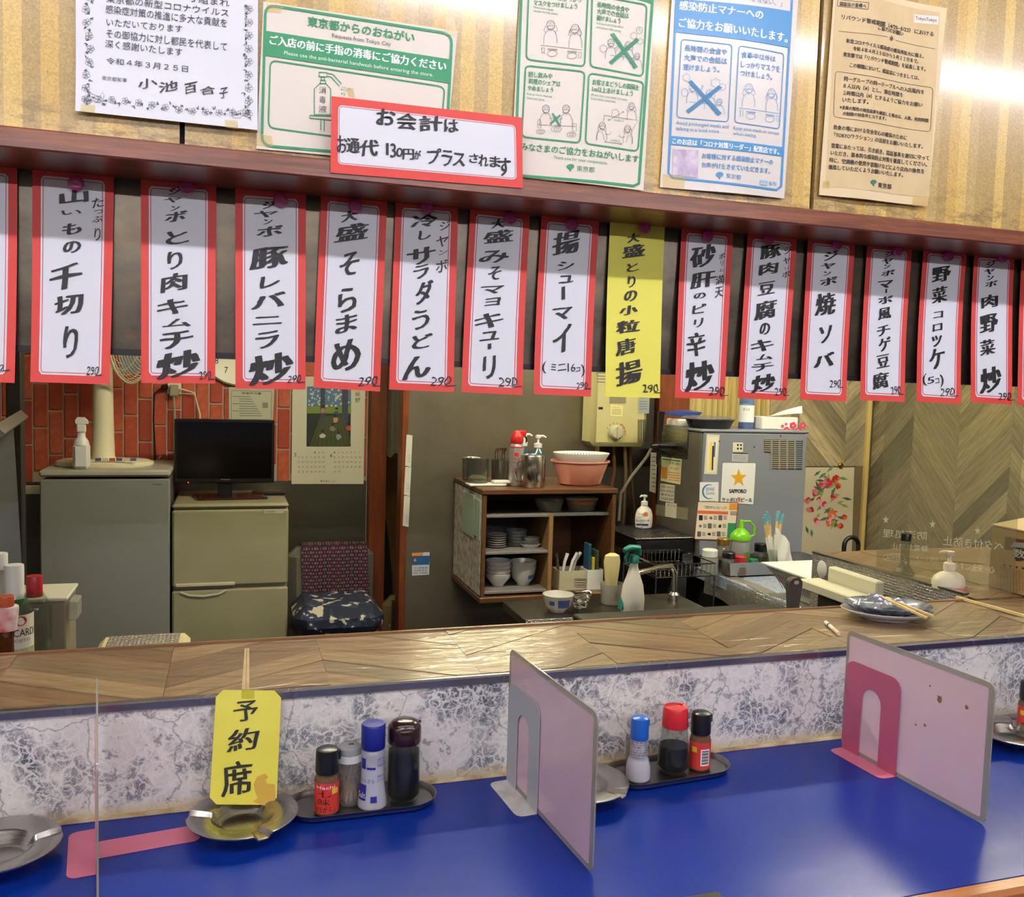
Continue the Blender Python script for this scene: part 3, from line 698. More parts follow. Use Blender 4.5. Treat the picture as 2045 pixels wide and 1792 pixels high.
# letter of thanks
D, o = sheet('thank_you_letter', 1.170, [(150, -300), (517, -300), (514, 262), (152, 224)], WHITE, 'white letter with a grey flower border and a brushed signature on the gold wall', Z1,
             curl=lambda p: 0.006 * max(0, (2.0 - p[2]) / 0.06))
for r in (('り組まれ', 1110, -32, 1340, -3, 44), ('東京都の新型コロナウイルス', 622, -32, 1335, 55, 46), ('感染症対策の推進に多大な貢献を', 618, 28, 1325, 112, 50), ('いただいております', 622, 108, 1065, 150, 42),
          ('その御協力に対し都民を代表して', 622, 170, 1325, 250, 50), ('深く感謝いたします', 615, 232, 1065, 283, 46), ('令和４年３月２５日', 622, 335, 1098, 385, 38), ('東京都知事', 597, 445, 742, 460, 25)):
    D.row('lettering', *r, DKG)
for ch, b in zip('小池百合子', ((805,455,920,525),(930,470,1040,545),(1075,480,1150,555),(1170,500,1260,560),(1280,510,1332,580))): D.brush('signature', ch, *b, INK, 0.01, 0.03)
def flower(x, y, r):
    for k in range(5):
        a = 72 * k + random.uniform(0, 20); cx, cy = x + r * 0.55 * math.cos(math.radians(a)), y + r * 0.55 * math.sin(math.radians(a))
        D.line('border', arc(cx, cy, r * 0.45, r * 0.42, 0, 360, 9), 2.0, GREY, 0.0008)
def sprig(x, y):
    a = random.uniform(0, 6.28)
    for k in range(4):
        b = a + random.uniform(-0.9, 0.9); L_ = random.uniform(12, 26)
        D.line('border', [(x, y), (x + L_ * 0.5 * math.cos(b + .3), y + L_ * 0.5 * math.sin(b + .3)), (x + L_ * math.cos(b), y + L_ * math.sin(b))], [1, 5, 1], GREY, 0.0008)
for k in range(26):
    y = -20 + 640 * k / 25; (flower if k % 3 == 0 else sprig)(515 + 14 * math.sin(k * 1.7), y, *((24,) if k % 3 == 0 else ())); (flower if k % 3 == 1 else sprig)(1440 + 14 * math.sin(k * 2.1), y + 50, *((24,) if k % 3 == 1 else ()))
for k in range(38):
    x = 500 + 960 * k / 37; (flower if k % 3 == 0 else sprig)(x, 585 + (x - 500) * 0.095 + 12 * math.sin(k * 1.9), *((22,) if k % 3 == 0 else ()))
for fx, x, y in ((1, 560, 575), (-1, 1400, 665)):   # doves in the corners
    D.line('border', [(x - 60 * fx, y - 60), (x - 20 * fx, y - 20), (x + 25 * fx, y - 5), (x + 42 * fx, y - 32), (x + 50 * fx, y - 10), (x + 40 * fx, y + 30), (x, y + 28), (x - 30 * fx, y + 5), (x - 60 * fx, y - 60)], 2.2, GREY, 0.0009)
tape(D, o, [(478, 612), (560, 622), (556, 668), (474, 658)]); tape(D, o, [(1310, 705), (1385, 712), (1388, 762), (1315, 752)])
D.build(o)
# landscape hand-washing poster
D, o = sheet('hand_wash_poster', 1.1712, [(526, 3), (914, 62), (888, 331), (512, 297)], NPAPER, 'landscape poster with green frame and a sanitizer bottle drawing', Z2)
D.frame('print', [(88, 28), (1176, 200), (1138, 940), (66, 850)], 60, 16, GREEN)
D.poly('band', [(84, 180), (1172, 348), (1163, 488), (80, 325)], GREEN, 0.0009)
D.frame('print', [(116, 352), (1134, 508), (1100, 880), (104, 745)], 40, 9, GREEN)
D.row('title', '東京都からのおねがい', 335, 95, 957, 192, 58, GREEN, thick=1.60); D.row('lettering', 'Requests from Tokyo City', 477, 195, 820, 248, 30, GREY)
D.row('band_text', 'ご入店の前に手指の消毒にご協力ください', 115, 205, 1142, 362, 55, WPRINT, thick=2.00); D.row('band_text', 'Please use the anti-bacterial handwash before entering the store.', 198, 298, 1066, 428, 28, WPRINT)
ln = lambda p, w=5: D.line('drawing', p, w, GREEN, 0.001)
ln([(372, 670), (372, 520), (405, 488), (440, 488), (468, 520), (466, 670), (372, 670)]); ln([(408, 488), (408, 470), (436, 470), (440, 488)]); ln([(413, 470), (413, 450), (430, 450), (432, 470)])
ln([(400, 448), (400, 422), (446, 424), (446, 450), (400, 448)]); ln([(446, 428), (480, 434), (530, 488), (518, 502), (470, 450), (446, 446)]); ln([(346, 690), (346, 675), (500, 678), (500, 705), (346, 690)]); ln([(410, 700), (410, 760)]); ln([(430, 700), (430, 764)])
for k in range(16): x, y = 522 + random.uniform(0, 60), 508 + random.uniform(0, 50); ln([(x, y), (x + 4, y + 4)], 4)
for ch, b in zip('消毒液', ((400,505,442,550),(402,560,440,605),(398,615,446,658))): D.text('lettering', ch, ((b[0], b[1]), (b[2], b[1] + 3), (b[2], b[3]), (b[0], b[3] - 3)), GREEN)
tape(D, o, [(95, 25), (190, 40), (180, 75), (100, 72)]); tape(D, o, [(1140, 100), (1185, 105), (1205, 210), (1130, 200)]); tape(D, o, [(35, 775), (125, 795), (130, 860), (25, 845)]); tape(D, o, [(560, 520), (600, 515), (608, 570), (570, 562)])
D.build(o)
# red-bordered bill notice taped over it
D, o = sheet('bill_notice', 1.1478, [(662, 192), (1043, 235), (1044, 376), (660, 345)], RED, 'red-bordered sign about the bill taped across the wooden beam', Z2)
D.poly('white_field', D.rq([(512, 612), (1547, 732), (1553, 1050), (510, 958)], 28), WHITE, 0.0003); D.frame('red_line', [(519, 620), (1540, 738), (1546, 1042), (517, 951)], 24, 3, PINKL, 0.0006)
for ch, b in zip('お会計はお通代130円がプラスされます', ((735,640,850,730),(855,665,975,755),(985,680,1125,765),(1130,700,1215,770),(505,795,565,890),(560,810,640,890),(635,820,750,910),(790,835,806,905),(815,840,850,920),(850,865,890,915),(890,870,955,930),(955,880,995,930),(1030,870,1115,955),(1115,880,1180,970),(1180,895,1255,970),(1275,900,1330,950),(1330,905,1390,970),(1395,915,1460,975),(1445,925,1520,1025))):
    D.brush('lettering', ch, *b, INK, 0.03, 0.02, -0.02)
D.build(o)
# portrait green poster
D, o = sheet('dining_manners_poster', 1.1712, [(1046, -170), (1316, -135), (1285, 381), (1020, 352)], NPAPER, 'portrait poster with four green-framed dining drawings', Z3, curl=lambda p: 0.0025 * (1 + math.sin(30 * p[0])))
D.line('print', [(140, -60), (96, 1175), (120, 1195), (900, 1268), (938, 1250), (1036, -60)], 18, GREEN); D.poly('print', [(660, -60), (1035, -60), (1030, 30), (985, 15)], GREEN, 0.0008)
for q in ([(190, -90), (585, -60), (560, 462), (172, 405)], [(612, -20), (992, 35), (965, 522), (598, 462)], [(168, 447), (562, 497), (530, 980), (142, 932)], [(590, 507), (970, 560), (930, 1032), (566, 985)]): D.frame('print', q, 34, 11, GREEN)
for t, x0, y0, x1, y1, h in (('はしっかり', 385, -25, 540, -5, 34), ('マスクをつけましょう', 225, 2, 512, 36, 36), ('長時間の会食や', 646, 20, 868, 56, 38), ('大声での会話は', 645, 66, 866, 96, 38), ('避けましょう', 643, 112, 808, 132, 36), ('回し飲みや', 190, 487, 346, 505, 38), ('料理のシェアは', 190, 533, 400, 558, 38), ('やめましょう', 183, 582, 352, 600, 34), ('お客さまどうしの間隔を', 615, 547, 938, 580, 38), ('1m以上あけましょう', 613, 594, 896, 622, 38)):
    D.row('lettering', t, x0, y0, x1, y1, h, GREEN, thick=0.70)
for t, x0, y0, x1, y1, h in (('Please wear a mask,', 222, 40, 356, 66, 17), ('except during meals.', 222, 67, 385, 94, 17), ('Refrain from long meals', 641, 160, 826, 184, 18), ('and please talk quietly.', 641, 186, 815, 212, 18), ('Refrain from sharing', 178, 632, 343, 654, 18), ('food and drink.', 178, 658, 298, 676, 16), ('Please stay more than 1m away', 607, 645, 856, 676, 18), ('from other customers.', 605, 670, 776, 690, 16), ('Thank you for your cooperation.', 352, 1063, 720, 1106, 26)):
    D.row('lettering', t, x0, y0, x1, y1, h, GREY)
D.row('title', 'みなさまのご協力をおねがいします', 140, 970, 936, 1060, 52, GREEN, thick=1.00); ginkgo(D, 465, 1146, 26, GREEN); D.row('lettering', '東京都', 508, 1132, 630, 1144, 38, DKG)
figure(D, 335, 175, 75, GREY); figure(D, 497, 205, 75, GREY, -1, long_hair=True); table_drawing(D, 268, 310, 545, 350, GREY)
figure(D, 740, 300, 62, GREY, 1, arm=2); figure(D, 862, 312, 62, GREY, -1, long_hair=True, arm=1); figure(D, 925, 385, 52, GREY, -1, arm=1); D.line('drawing', [(735, 385), (900, 400)], 2.4, GREY, 0.001)
for cx, cy, r in ((900, 248, 20), (945, 285, 18), (688, 340, 22)): D.line('drawing', [(cx + r * (1 + 0.25 * (k % 2)) * math.cos(k * 0.5236), cy + r * (1 + 0.25 * (k % 2)) * math.sin(k * 0.5236)) for k in range(12)], 2.2, GREY, 0.001, True)
D.line('drawing', arc(940, 210, 21, 23, 0, 360, 16), 2.4, GREY, 0.001); D.line('drawing', [(940, 197), (940, 210), (948, 218)], 2.4, GREY, 0.001)
CROSS = clear('green overprint', (120, 190, 160), 0.02, 0.5, 0.6, (96, 170, 140))
D.poly('cross#1', [(735, 242), (760, 232), (930, 460), (905, 472)], CROSS, 0.0013); D.poly('cross#2', [(918, 262), (938, 280), (745, 448), (725, 430)], CROSS, 0.0014)
figure(D, 303, 745, 66, GREY, 1, arm=1); figure(D, 437, 748, 68, GREY, -1, arm=1); D.line('drawing', [(245, 850), (500, 868)], 2.4, GREY, 0.001)
for cx, cy, rx in ((268, 898, 28), (372, 884, 34), (472, 922, 30)): D.line('drawing', arc(cx, cy, rx, rx * 0.55, 0, 360, 16), 2.4, GREY, 0.001); D.line('drawing', arc(cx, cy, rx * .5, rx * 0.25, 0, 360, 10), 2.2, GREY, 0.001)
D.line('drawing', [(255, 815), (248, 835), (250, 872), (272, 872), (270, 835), (266, 815), (255, 815)], 2.4, GREY, 0.001); D.line('drawing', [(480, 848), (480, 898), (506, 900), (506, 850), (480, 848)], 2.4, GREY, 0.001)
D.poly('cross#3', [(340, 778), (352, 772), (400, 858), (388, 864)], CROSS, 0.0013); D.poly('cross#4', [(392, 785), (402, 795), (338, 852), (328, 842)], CROSS, 0.0014)
figure(D, 885, 725, 56, GREY, -1); figure(D, 680, 862, 58, GREY, 1, long_hair=True, arm=1); figure(D, 858, 880, 58, GREY, -1, long_hair=True, arm=1)
for p in ([(695, 792), (930, 822), (880, 905)], [(695, 792), (690, 830)], [(745, 795), (750, 755), (775, 750), (795, 765), (795, 800)], [(722, 825), (830, 765)], [(818, 765), (831, 764), (828, 777)], [(724, 813), (721, 826), (734, 824)], [(698, 970), (815, 984)], [(708, 962), (697, 970), (707, 978)], [(806, 976), (816, 984), (804, 990)], [(640, 960), (645, 905), (680, 905), (695, 960)], [(850, 975), (858, 925), (890, 930), (890, 985)]): D.line('drawing', p, 2.4, GREY, 0.001)
D.row('lettering', '1m以上', 765, 812, 832, 816, 18, GREY); D.row('lettering', '1m以上', 740, 950, 806, 956, 18, GREY)
D.build(o)
# blue poster
BPAPER = M('glossy poster paper', (222, 216, 210), 0.22)
D, o = sheet('staff_notice_poster', 1.1712, [(1352, -170), (1604, -150), (1565, 397), (1318, 374)], BPAPER, 'glossy blue-and-white poster with two framed dining drawings', Z3, curl=lambda p: 0.003 * (1 + math.sin(26 * p[0] + 2)))
D.line('print', [(1196, -60), (1140, 1180), (1165, 1210), (1868, 1296), (1902, 1270), (1980, -60)], 15, BLUEP); D.poly('band', [(1200, -8), (1972, 82), (1958, 330), (1188, 220)], BLUEP, 0.0009); D.poly('band#2', [(1152, 925), (1912, 1005), (1908, 1068), (1148, 985)], BLUEP, 0.0009)
D.row('lettering', 'させない。」', 1690, -20, 1905, 12, 42, BLUEP)
D.row('band_text', '感染防止マナーへの', 1216, 5, 1770, 82, 62, WPRINT, thick=2.00); D.row('band_text', 'ご協力をお願いいたします。', 1212, 120, 1945, 232, 66, WPRINT, thick=2.00); D.row('band_text', 'このお店は「コロナ対策リーダー」配置店です。', 1168, 940, 1886, 1018, 40, WPRINT, thick=1.2)
for q in ([(1228, 268), (1560, 315), (1532, 838), (1196, 800)], [(1605, 322), (1920, 370), (1888, 882), (1576, 842)]): D.frame('print', q, 26, 6, BLUEP)
for t, x0, y0, x1, y1, h in (('長時間の会食や', 1250, 306, 1526, 344, 42), ('大声での会話は', 1246, 370, 1526, 404, 44), ('避けましょう。', 1240, 435, 1476, 460, 42), ('食事中以外は', 1623, 360, 1860, 388, 42), ('しっかりマスクを', 1620, 425, 1892, 456, 42), ('つけましょう。', 1616, 486, 1836, 512, 40), ('お客様に対する感染防止マナーの', 1362, 1044, 1842, 1090, 38), ('お声がけをさせていただきます。', 1360, 1106, 1822, 1150, 38)): D.row('lettering', t, x0, y0, x1, y1, h, BLUEP, thick=0.70)
for t, x0, y0, x1, y1, h in (('Avoid prolonged meals and', 1192, 822, 1536, 858, 32), ('talking in a loud voice.', 1190, 862, 1478, 888, 32), ('Keep your mask on except', 1568, 866, 1888, 900, 30), ('when eating.', 1566, 904, 1726, 920, 28)): D.row('lettering', t, x0, y0, x1, y1, h, BLUEP)
LILAC = M('lilac hologram sticker', (178, 160, 190), 0.25, var=(60, (226, 214, 226), 0.9))
D.poly('sticker', [(1172, 1016), (1338, 1027), (1332, 1216), (1166, 1192)], LILAC, 0.001); D.row('lettering', '感染防止マナー声かけ店', 1182, 1165, 1322, 1178, 16, INK); D.row('lettering', '対策リーダー研修済', 1190, 1185, 1312, 1198, 16, INK)
ginkgo(D, 1475, 1200, 25, BLUEP); D.row('lettering', '東京都', 1518, 1184, 1620, 1198, 32, GREY); D.row('lettering', 'R70', 1818, 1240, 1868, 1244, 25, DKG); D.poly('sticker#2', [(1752, 1230), (1806, 1236), (1804, 1268), (1750, 1262)], M('pale blue print', (160, 190, 210), .5), 0.001)
figure(D, 1300, 600, 62, BLUEP, 1, arm=2); figure(D, 1412, 640, 64, BLUEP, -1, long_hair=True, arm=1); figure(D, 1475, 700, 52, BLUEP, -1, arm=1); D.line('drawing', [(1275, 695), (1450, 720)], 2.4, BLUEP, 0.001)
for cx, cy, r in ((1260, 530, 22), (1450, 570, 26), (1495, 600, 20)): D.line('drawing', [(cx + r * (1 + 0.25 * (k % 2)) * math.cos(k * 0.5236), cy + r * (1 + 0.25 * (k % 2)) * math.sin(k * 0.5236)) for k in range(12)], 2.2, BLUEP, 0.001, True)
D.line('drawing', arc(1248, 632, 22, 26, 0, 360, 16), 2.4, BLUEP, 0.001)
BCR = clear('blue overprint', (130, 180, 215), 0.02, 0.5, 0.6, (100, 160, 205)); D.poly('cross#5', [(1270, 560), (1292, 548), (1490, 780), (1466, 796)], BCR, 0.0013); D.poly('cross#6', [(1470, 590), (1492, 606), (1275, 775), (1255, 755)], BCR, 0.0014)
figure(D, 1672, 610, 74, BLUEP); figure(D, 1832, 640, 72, BLUEP, -1, long_hair=True); table_drawing(D, 1605, 742, 1890, 778, BLUEP)
tape(D, o, [(1100, 1185), (1250, 1200), (1245, 1285), (1098, 1275)])
D.build(o)
# tan notice
D, o = sheet('rebound_alert_notice', 1.1712, [(1664, -30), (1884, 20), (1847, 413), (1633, 390)], M('aged margin paper', (222, 202, 160), 0.5), 'tan printed notice with dense black text beside the black wall joint', Z4, curl=lambda p: 0.003 + 0.004 * math.sin(22 * p[0]) ** 2)
D.poly('tan_field', [(455, -60), (1250, 110), (1165, 1545), (375, 1450)], TAN, 0.0004)
D.poly('white_box', [(1060, 118), (1240, 140), (1236, 205), (1056, 182)], NPAPER, 0.0007)
D.frame('print', [(467, 4), (695, 36), (690, 88), (463, 54)], 3, 4, BROWNP); D.frame('print', [(448, 560), (1196, 692), (1175, 1035), (432, 915)], 30, 4, BROWNP); D.line('print', [(472, 250), (845, 298)], 3, BROWNP); D.line('print', [(910, 322), (1212, 392)], 3, BROWNP); D.poly('print', [(877, 290), (893, 312), (877, 332), (861, 308)], M('plum print', (140, 84, 96), .6), 0.001)
D.row('lettering', 'TokyoTokyo', 1070, 133, 1224, 158, 34, INK)
for t, x0, y0, x1, y1, h in (('認証店の皆様へ', 482, 20, 676, 46, 32), ('リバウンド警戒期間（4/25~5/22）における', 497, 120, 1202, 258, 38), ('ご協力のお願い', 768, 208, 975, 254, 36), ('新型コロナウイルス感染症の感染再拡大に備え、', 530, 308, 1130, 430, 33), ('令和４年４月２５日から５月２２日まで、', 578, 370, 1092, 468, 33), ('東京都では「リバウンド警戒期間」を延長します。', 507, 412, 1142, 528, 36), ('この期間において、認証店につきましては、', 555, 498, 1096, 598, 34), ('同一グループの同一テーブルへの入店案内を', 513, 600, 1132, 706, 37), ('８人以内（※）とし、滞在時間を', 508, 655, 974, 728, 37), ('２時間以内（※）とするようご協力をお願い', 505, 710, 1118, 806, 37), ('いたします。', 500, 765, 692, 786, 36), ('※全員の陰性の検査結果を確認した場合は、人数、利用時間', 480, 824, 1160, 932, 30), ('の制限の対象外となります。', 503, 875, 836, 916, 30), ('飲食の場における安全安心の確保のために', 433, 975, 1004, 1060, 37), ('「TOKYOワクション」の活用をお願いいたします。', 440, 1034, 1120, 1128, 37), ('営業にあたっては、引き続き、認証基準を適切に守って', 418, 1118, 1166, 1220, 37), ('いただき、基本的な感染防止対策を徹底してください。', 412, 1174, 1150, 1268, 37), ('特に、空調機の使用や窓開けなどにより店内の換気を', 402, 1230, 1130, 1322, 37), ('徹底していただくようお願いいたします。', 395, 1284, 974, 1348, 37), ('東京都', 770, 1425, 882, 1438, 40)):
    D.row('lettering', t, x0, y0, x1, y1, h, BROWNP, thick=0.70)
ginkgo(D, 733, 1430, 26, M('dark green print', (40, 110, 84), .6))
tape(D, o, [(1045, 1540), (1165, 1540), (1158, 1612), (1040, 1605)]); tape(D, o, [(350, 1418), (400, 1412), (398, 1470), (345, 1462)])
D.build(o)
# ------------------------------------------------------------------ labels wrapped on round bottles
def wrapband(name, c, r, z0, z1, mat, parent, a0=0.0, span=360.0, n=28, r2=None):
    g = G(); v = []; r2 = r if r2 is None else r2
    m = n + 1
    for z, rr in ((z0, r), (z1, r2)):
        for k in range(m):
            a = math.radians(a0 - span / 2 + span * k / n); v.append(np.array(c) + np.array((rr * math.cos(a), rr * math.sin(a), z)))
    g.add(v, [(k, k + 1, m + k + 1, m + k) for k in range(n)])
    return g.build(name, mat, parent)
def wraptext(key, c, r, items, parent, mat, a0):
    """items: (text, angle offset centre deg, angular width deg, z0, z1) on a cylinder; text reads left to right seen from outside"""
    g = G()
    for txt, da, wdt, z0, z1 in items:
        v, f = glyphs(txt, 0.0, 2)
        out = []
        for a, b in v:
            an = math.radians(a0 + da + (a - 0.5) * wdt); out.append(np.array(c) + np.array((r * math.cos(an), r * math.sin(an), z0 + b * (z1 - z0))))
        g.add(out, f)
    return g.build(key, mat, parent, smooth=False)
def face_ang(p): return math.degrees(math.atan2(CAM[1] - p[1], CAM[0] - p[0]))
GLASS = clear('clear glass', (240, 243, 240), 0.03, 0.03, 0.008); PLAS = clear('clear plastic', (236, 236, 230), 0.06, 0.12, 0.10); FROST = clear('frosted clear plastic', (226, 224, 216), 0.05, 0.3, 0.3)
SOY = M('soy sauce', (9, 5, 4), 0.2, spec=0.2); TRAYM = mat_steel('tray steel', (150, 148, 144), 0.3, (96, 90, 84), 0.3); ASHM = mat_steel('spun ashtray steel', (172, 170, 164), 0.27, (110, 104, 90), 0.35)
TB = TZ + 0.0035                                         # upper face of a tray bottom
# ------------------------------------------------------------------ trays
def tray(label, cx, cy, hl, hw, rz=0.0):
    def loop(off, z):
        out = []; r = hw + off; L = hl - hw
        for s, a0 in ((1, -90), (-1, 90)):
            for k in range(13):
                a = math.radians(a0 + 180 * k / 12); x, y = s * L + r * math.cos(a), r * math.sin(a)
                out.append((cx + x * math.cos(rz) - y * math.sin(rz), cy + x * math.sin(rz) + y * math.cos(rz), TZ + z))
        return out
    rings = [loop(-0.010, 0.0006), loop(-0.003, 0.004), loop(-0.001, 0.011), loop(0.001, 0.0125), loop(0.0, 0.0128), loop(-0.003, 0.0105), loop(-0.006, 0.0045), loop(-0.012, 0.0030)]
    n = 26; v = [p for r in rings for p in r]; f = [(i * n + k, i * n + (k + 1) % n, (i + 1) * n + (k + 1) % n, (i + 1) * n + k) for i in range(len(rings) - 1) for k in range(n)]
    f += [tuple(range(n))[::-1], tuple(range((len(rings) - 1) * n, len(rings) * n))]
    return tag(link('condiment_tray', v, f, TRAYM), label, 'tray', 'oval steel condiment trays')
tray('oval steel tray holding salt, soy, toothpicks and spice beside the reserved card', 0.192, 1.2885, 0.112, 0.0445)
tray('oval steel tray with the red-capped soy bottle', 0.695, 1.2765, 0.112, 0.0465, 0.08)
tray('oval steel tray behind the divider with the deep pink bookend', 1.52, 1.288, 0.11, 0.043)
# ------------------------------------------------------------------ ashtrays
def ashtray(label, cx, cy, rot, dz0=0.0004):
    prof = [(0.030, 0.0), (0.036, 0.001), (0.046, 0.017), (0.073, 0.0195), (0.0755, 0.0205), (0.0758, 0.0225), (0.074, 0.0228), (0.046, 0.0205), (0.042, 0.0185), (0.033, 0.005), (0.029, 0.0035), (0.024, 0.0045), (0.0, 0.0045)]
    n = 72; v = []
    for i, (r, z) in enumerate(prof):
        for k in range(n):
            a = 2 * math.pi * k / n; dz = 0.0
            if 2 <= i <= 8:
                for m in range(3):
                    d = abs((math.degrees(a) - rot - 120 * m + 180) % 360 - 180)
                    if d < 7.6: dz = -0.0058 if i >= 3 else -0.003
            v.append((cx + r * math.cos(a), cy + r * math.sin(a), TZ + dz0 + z + dz))
    f = [(i * n + k, i * n + (k + 1) % n, (i + 1) * n + (k + 1) % n, (i + 1) * n + k) for i in range(len(prof) - 1) for k in range(n)] + [tuple(range(n))[::-1]]
    return tag(link('ashtray', v, f, ASHM), label, 'ashtray', 'steel ashtrays on the blue table')
ashtray('round steel ashtray beside the pink bookend tongue of the edge-on divider', -0.283, 1.252, 15)
ashtray('round steel ashtray with the yellow reserved card standing in it', 0.021, 1.2625, 50)
ashtray('round steel ashtray half hidden behind the grey-bookend divider', 0.5235, 1.240, -52, 0.0016)
ashtray('round steel ashtray behind the deep pink bookend divider', 1.392, 1.243, 160)
# ------------------------------------------------------------------ bottles on the trays
def rx(r0, pts): return [(r * r0, z) for r, z in pts]
REDL = M('red spice label', (214, 62, 52), 0.4); YL = M('yellow print', (240, 200, 40), 0.5); SPICE = M('brown spice', (120, 84, 60), 0.7)
def shichimi(label, x, y, barcode=False):
    c = np.array((x, y, TB)); o = thing('spice_bottle', label, 'bottle', c, 'red-labelled spice bottles')
    G().lathe([(0.0165, 0), (0.0178, 0.002), (0.0178, 0.050), (0.016, 0.056), (0.013, 0.058), (0.013, 0.062)], c, 24).build('glass_body', clear('spice glass', (200, 170, 140), 0.06, 0.05, 0.75, (126, 96, 72)), o)
    g = G().lathe([(0.0165, 0.0605), (0.0168, 0.062), (0.0165, 0.090), (0.0155, 0.0945), (0.012, 0.0962), (0.0, 0.0965)], c, 24)
    g.box(x + 0.0145, x + 0.0195, y - 0.004, y + 0.004, TB + 0.078, TB + 0.092, 0.001).build('cap', BLACKP, o)
    wrapband('label', c, 0.01795, 0.004, 0.049, REDL, o)
    a = face_ang(c)
    if not barcode:
        wraptext('lettering', c, 0.0183, [('七', -10, 62, 0.029, 0.039), ('味', -12, 55, 0.017, 0.027), ('とうがらし', -4, 105, 0.006, 0.015)], o, INK, a)
        wraptext('brand_text', c, 0.0183, [('Hachi', -5, 90, 0.041, 0.046)], o, WPRINT, a); wrapband('seal', c, 0.0182, 0.033, 0.041, YL, o, a + 42, 34, 5)
    else:
        wrapband('barcode_field', c, 0.0182, 0.010, 0.038, WPRINT, o, a + 32, 52, 7)
        for k in range(9): wrapband('bar', c, 0.0184, 0.013 + k * 0.0026, 0.013 + k * 0.0026 + (0.0011 if k % 2 else 0.0018), INK, o, a + 32, 40, 6)
        wrapband('seal', c, 0.0182, 0.032, 0.041, YL, o, a - 30, 30, 5)
    return o
shichimi('black-capped spice bottle lettered in black, in front of the toothpick holder', 0.1385, 1.2765)
shichimi('black-capped spice bottle showing its barcode beside the red-capped soy bottle', 0.7545, 1.2785, True)
shichimi('black-capped spice bottle on the tray behind the deep pink bookend divider', 1.462, 1.277, True)
PICKM = M('pale birch', (206, 166, 130), 0.6)
def toothpick_holder(label, x, y, n, h=0.088, R=0.0205, capc=(150, 150, 148)):
    c = np.array((x, y, TB)); o = thing('toothpick_holder', label, 'toothpick holder', c, 'toothpick holders')
    G().shell([(R - 0.002, 0.0), (R - 0.001, 0.0005), (R, 0.003), (R, h - 0.02), (R - 0.0012, h - 0.02), (R - 0.0012, 0.004), (0.0, 0.003)], c, 24).build('clear_body', PLAS, o)
    G().lathe([(R + 0.0008, h - 0.022), (R + 0.001, h - 0.012), (R - 0.002, h - 0.0115)], c, 28).build('ring', WHITEP, o)
    G().lathe([(R - 0.001, h - 0.0113), (R, h - 0.008), (R - 0.002, h - 0.002), (R * 0.6, h + 0.0015), (0, h + 0.003)], c, 28).build('cap', M('grey plastic %d' % capc[0], capc, 0.3), o)
    G().box(x - 0.002, x + 0.006, y - 0.006, y - 0.002, TB + h + 0.0012, TB + h + 0.0032, 0.0005).build('hole', DARK, o)
    me = None
    for k in range(n):
        a = random.uniform(0, 6.28); b = a + random.uniform(1.8, 4.2); r0 = (R - 0.003) * math.sqrt(random.uniform(.2, 1)); r1 = (R - 0.003) * math.sqrt(random.uniform(.2, 1))
        p0 = c + np.array((r0 * math.cos(a), r0 * math.sin(a), 0.0048)); p1 = c + np.array((r1 * math.cos(b), r1 * math.sin(b), 0.063))
        if me is None:
            L = np.linalg.norm(p1 - p0); g = G().tube([(0, 0, 0), (0, 0, 0.007), (0, 0, 0.058), (0, 0, 0.062)], [0.0003, 0.0011, 0.0011, 0.0004], 6)
            t = g.build('toothpick', PICKM, None, (0, 0, 0)); me = t.data
        else: t = bpy.data.objects.new('toothpick', me); col.objects.link(t)
        t.location = tuple(p0); t.rotation_mode = 'QUATERNION'; t.rotation_quaternion = Vector(tuple(_n(p1 - p0))).to_track_quat('Z', 'Y')
        tag(t, 'birch toothpick standing inside the ' + ('grey-capped' if capc[0] == 150 else 'white-ringed') + ' clear holder', 'toothpick', 'toothpicks in the ' + ('grey-capped' if capc[0] == 150 else 'white-ringed') + ' holder')
    return o
toothpick_holder('clear toothpick holder with grey cap and white ring beside the blue-capped salt', 0.1735, 1.2985, 30, 0.088, 0.0195)
toothpick_holder('clear toothpick holder with white ring behind the blue-capped shaker', 0.646, 1.2975, 14, 0.086, 0.0175, (158, 156, 150))
NAVY = M('navy blue plastic', (22, 34, 128), 0.35); NAVYP = M('navy print', (30, 44, 140), 0.5); SALT = M('white salt', (236, 236, 240), 0.75)
c = np.array((0.2055, 1.2775, TB)); o = thing('salt_bottle', 'tall salt bottle with navy cap and navy print on the oval tray', 'bottle', c)
G().lathe([(0.019, 0), (0.0215, 0.003), (0.0212, 0.012), (0.0175, 0.038), (0.0168, 0.060), (0.0172, 0.082), (0.016, 0.088), (0.014, 0.090)], c, 28).build('clear_body', clear('salt bottle plastic', (232, 232, 238), 0.05, 0.2, 0.45, (222, 222, 232)), o)
G().lathe([(0.0185, 0.0015), (0.0205, 0.004), (0.0202, 0.012), (0.0166, 0.038), (0.016, 0.058), (0, 0.060)], c, 28).build('salt', SALT, o)
G().lathe([(0.0172, 0.0895), (0.0178, 0.091), (0.0178, 0.124), (0.0165, 0.1265), (0.0, 0.1275)], c, 30).build('cap', NAVY, o)
a = face_ang(c)
wrapband('blue_field', c, 0.0208, 0.016, 0.039, NAVYP, o, a - 52, 46, 8, 0.0182)
wraptext('lettering', c, 0.0176, [('さらさら', -28, 74, 0.042, 0.048)], o, NAVYP, a); wraptext('white_lettering', c, 0.0212, [('Salt', -48, 38, 0.020, 0.029)], o, WPRINT, a)
wrapband('bar', c, 0.0173, 0.062, 0.0655, NAVYP, o, a - 8, 44, 6); wrapband('print_blot', c, 0.0173, 0.062, 0.078, NAVYP, o, a - 52, 32, 6)
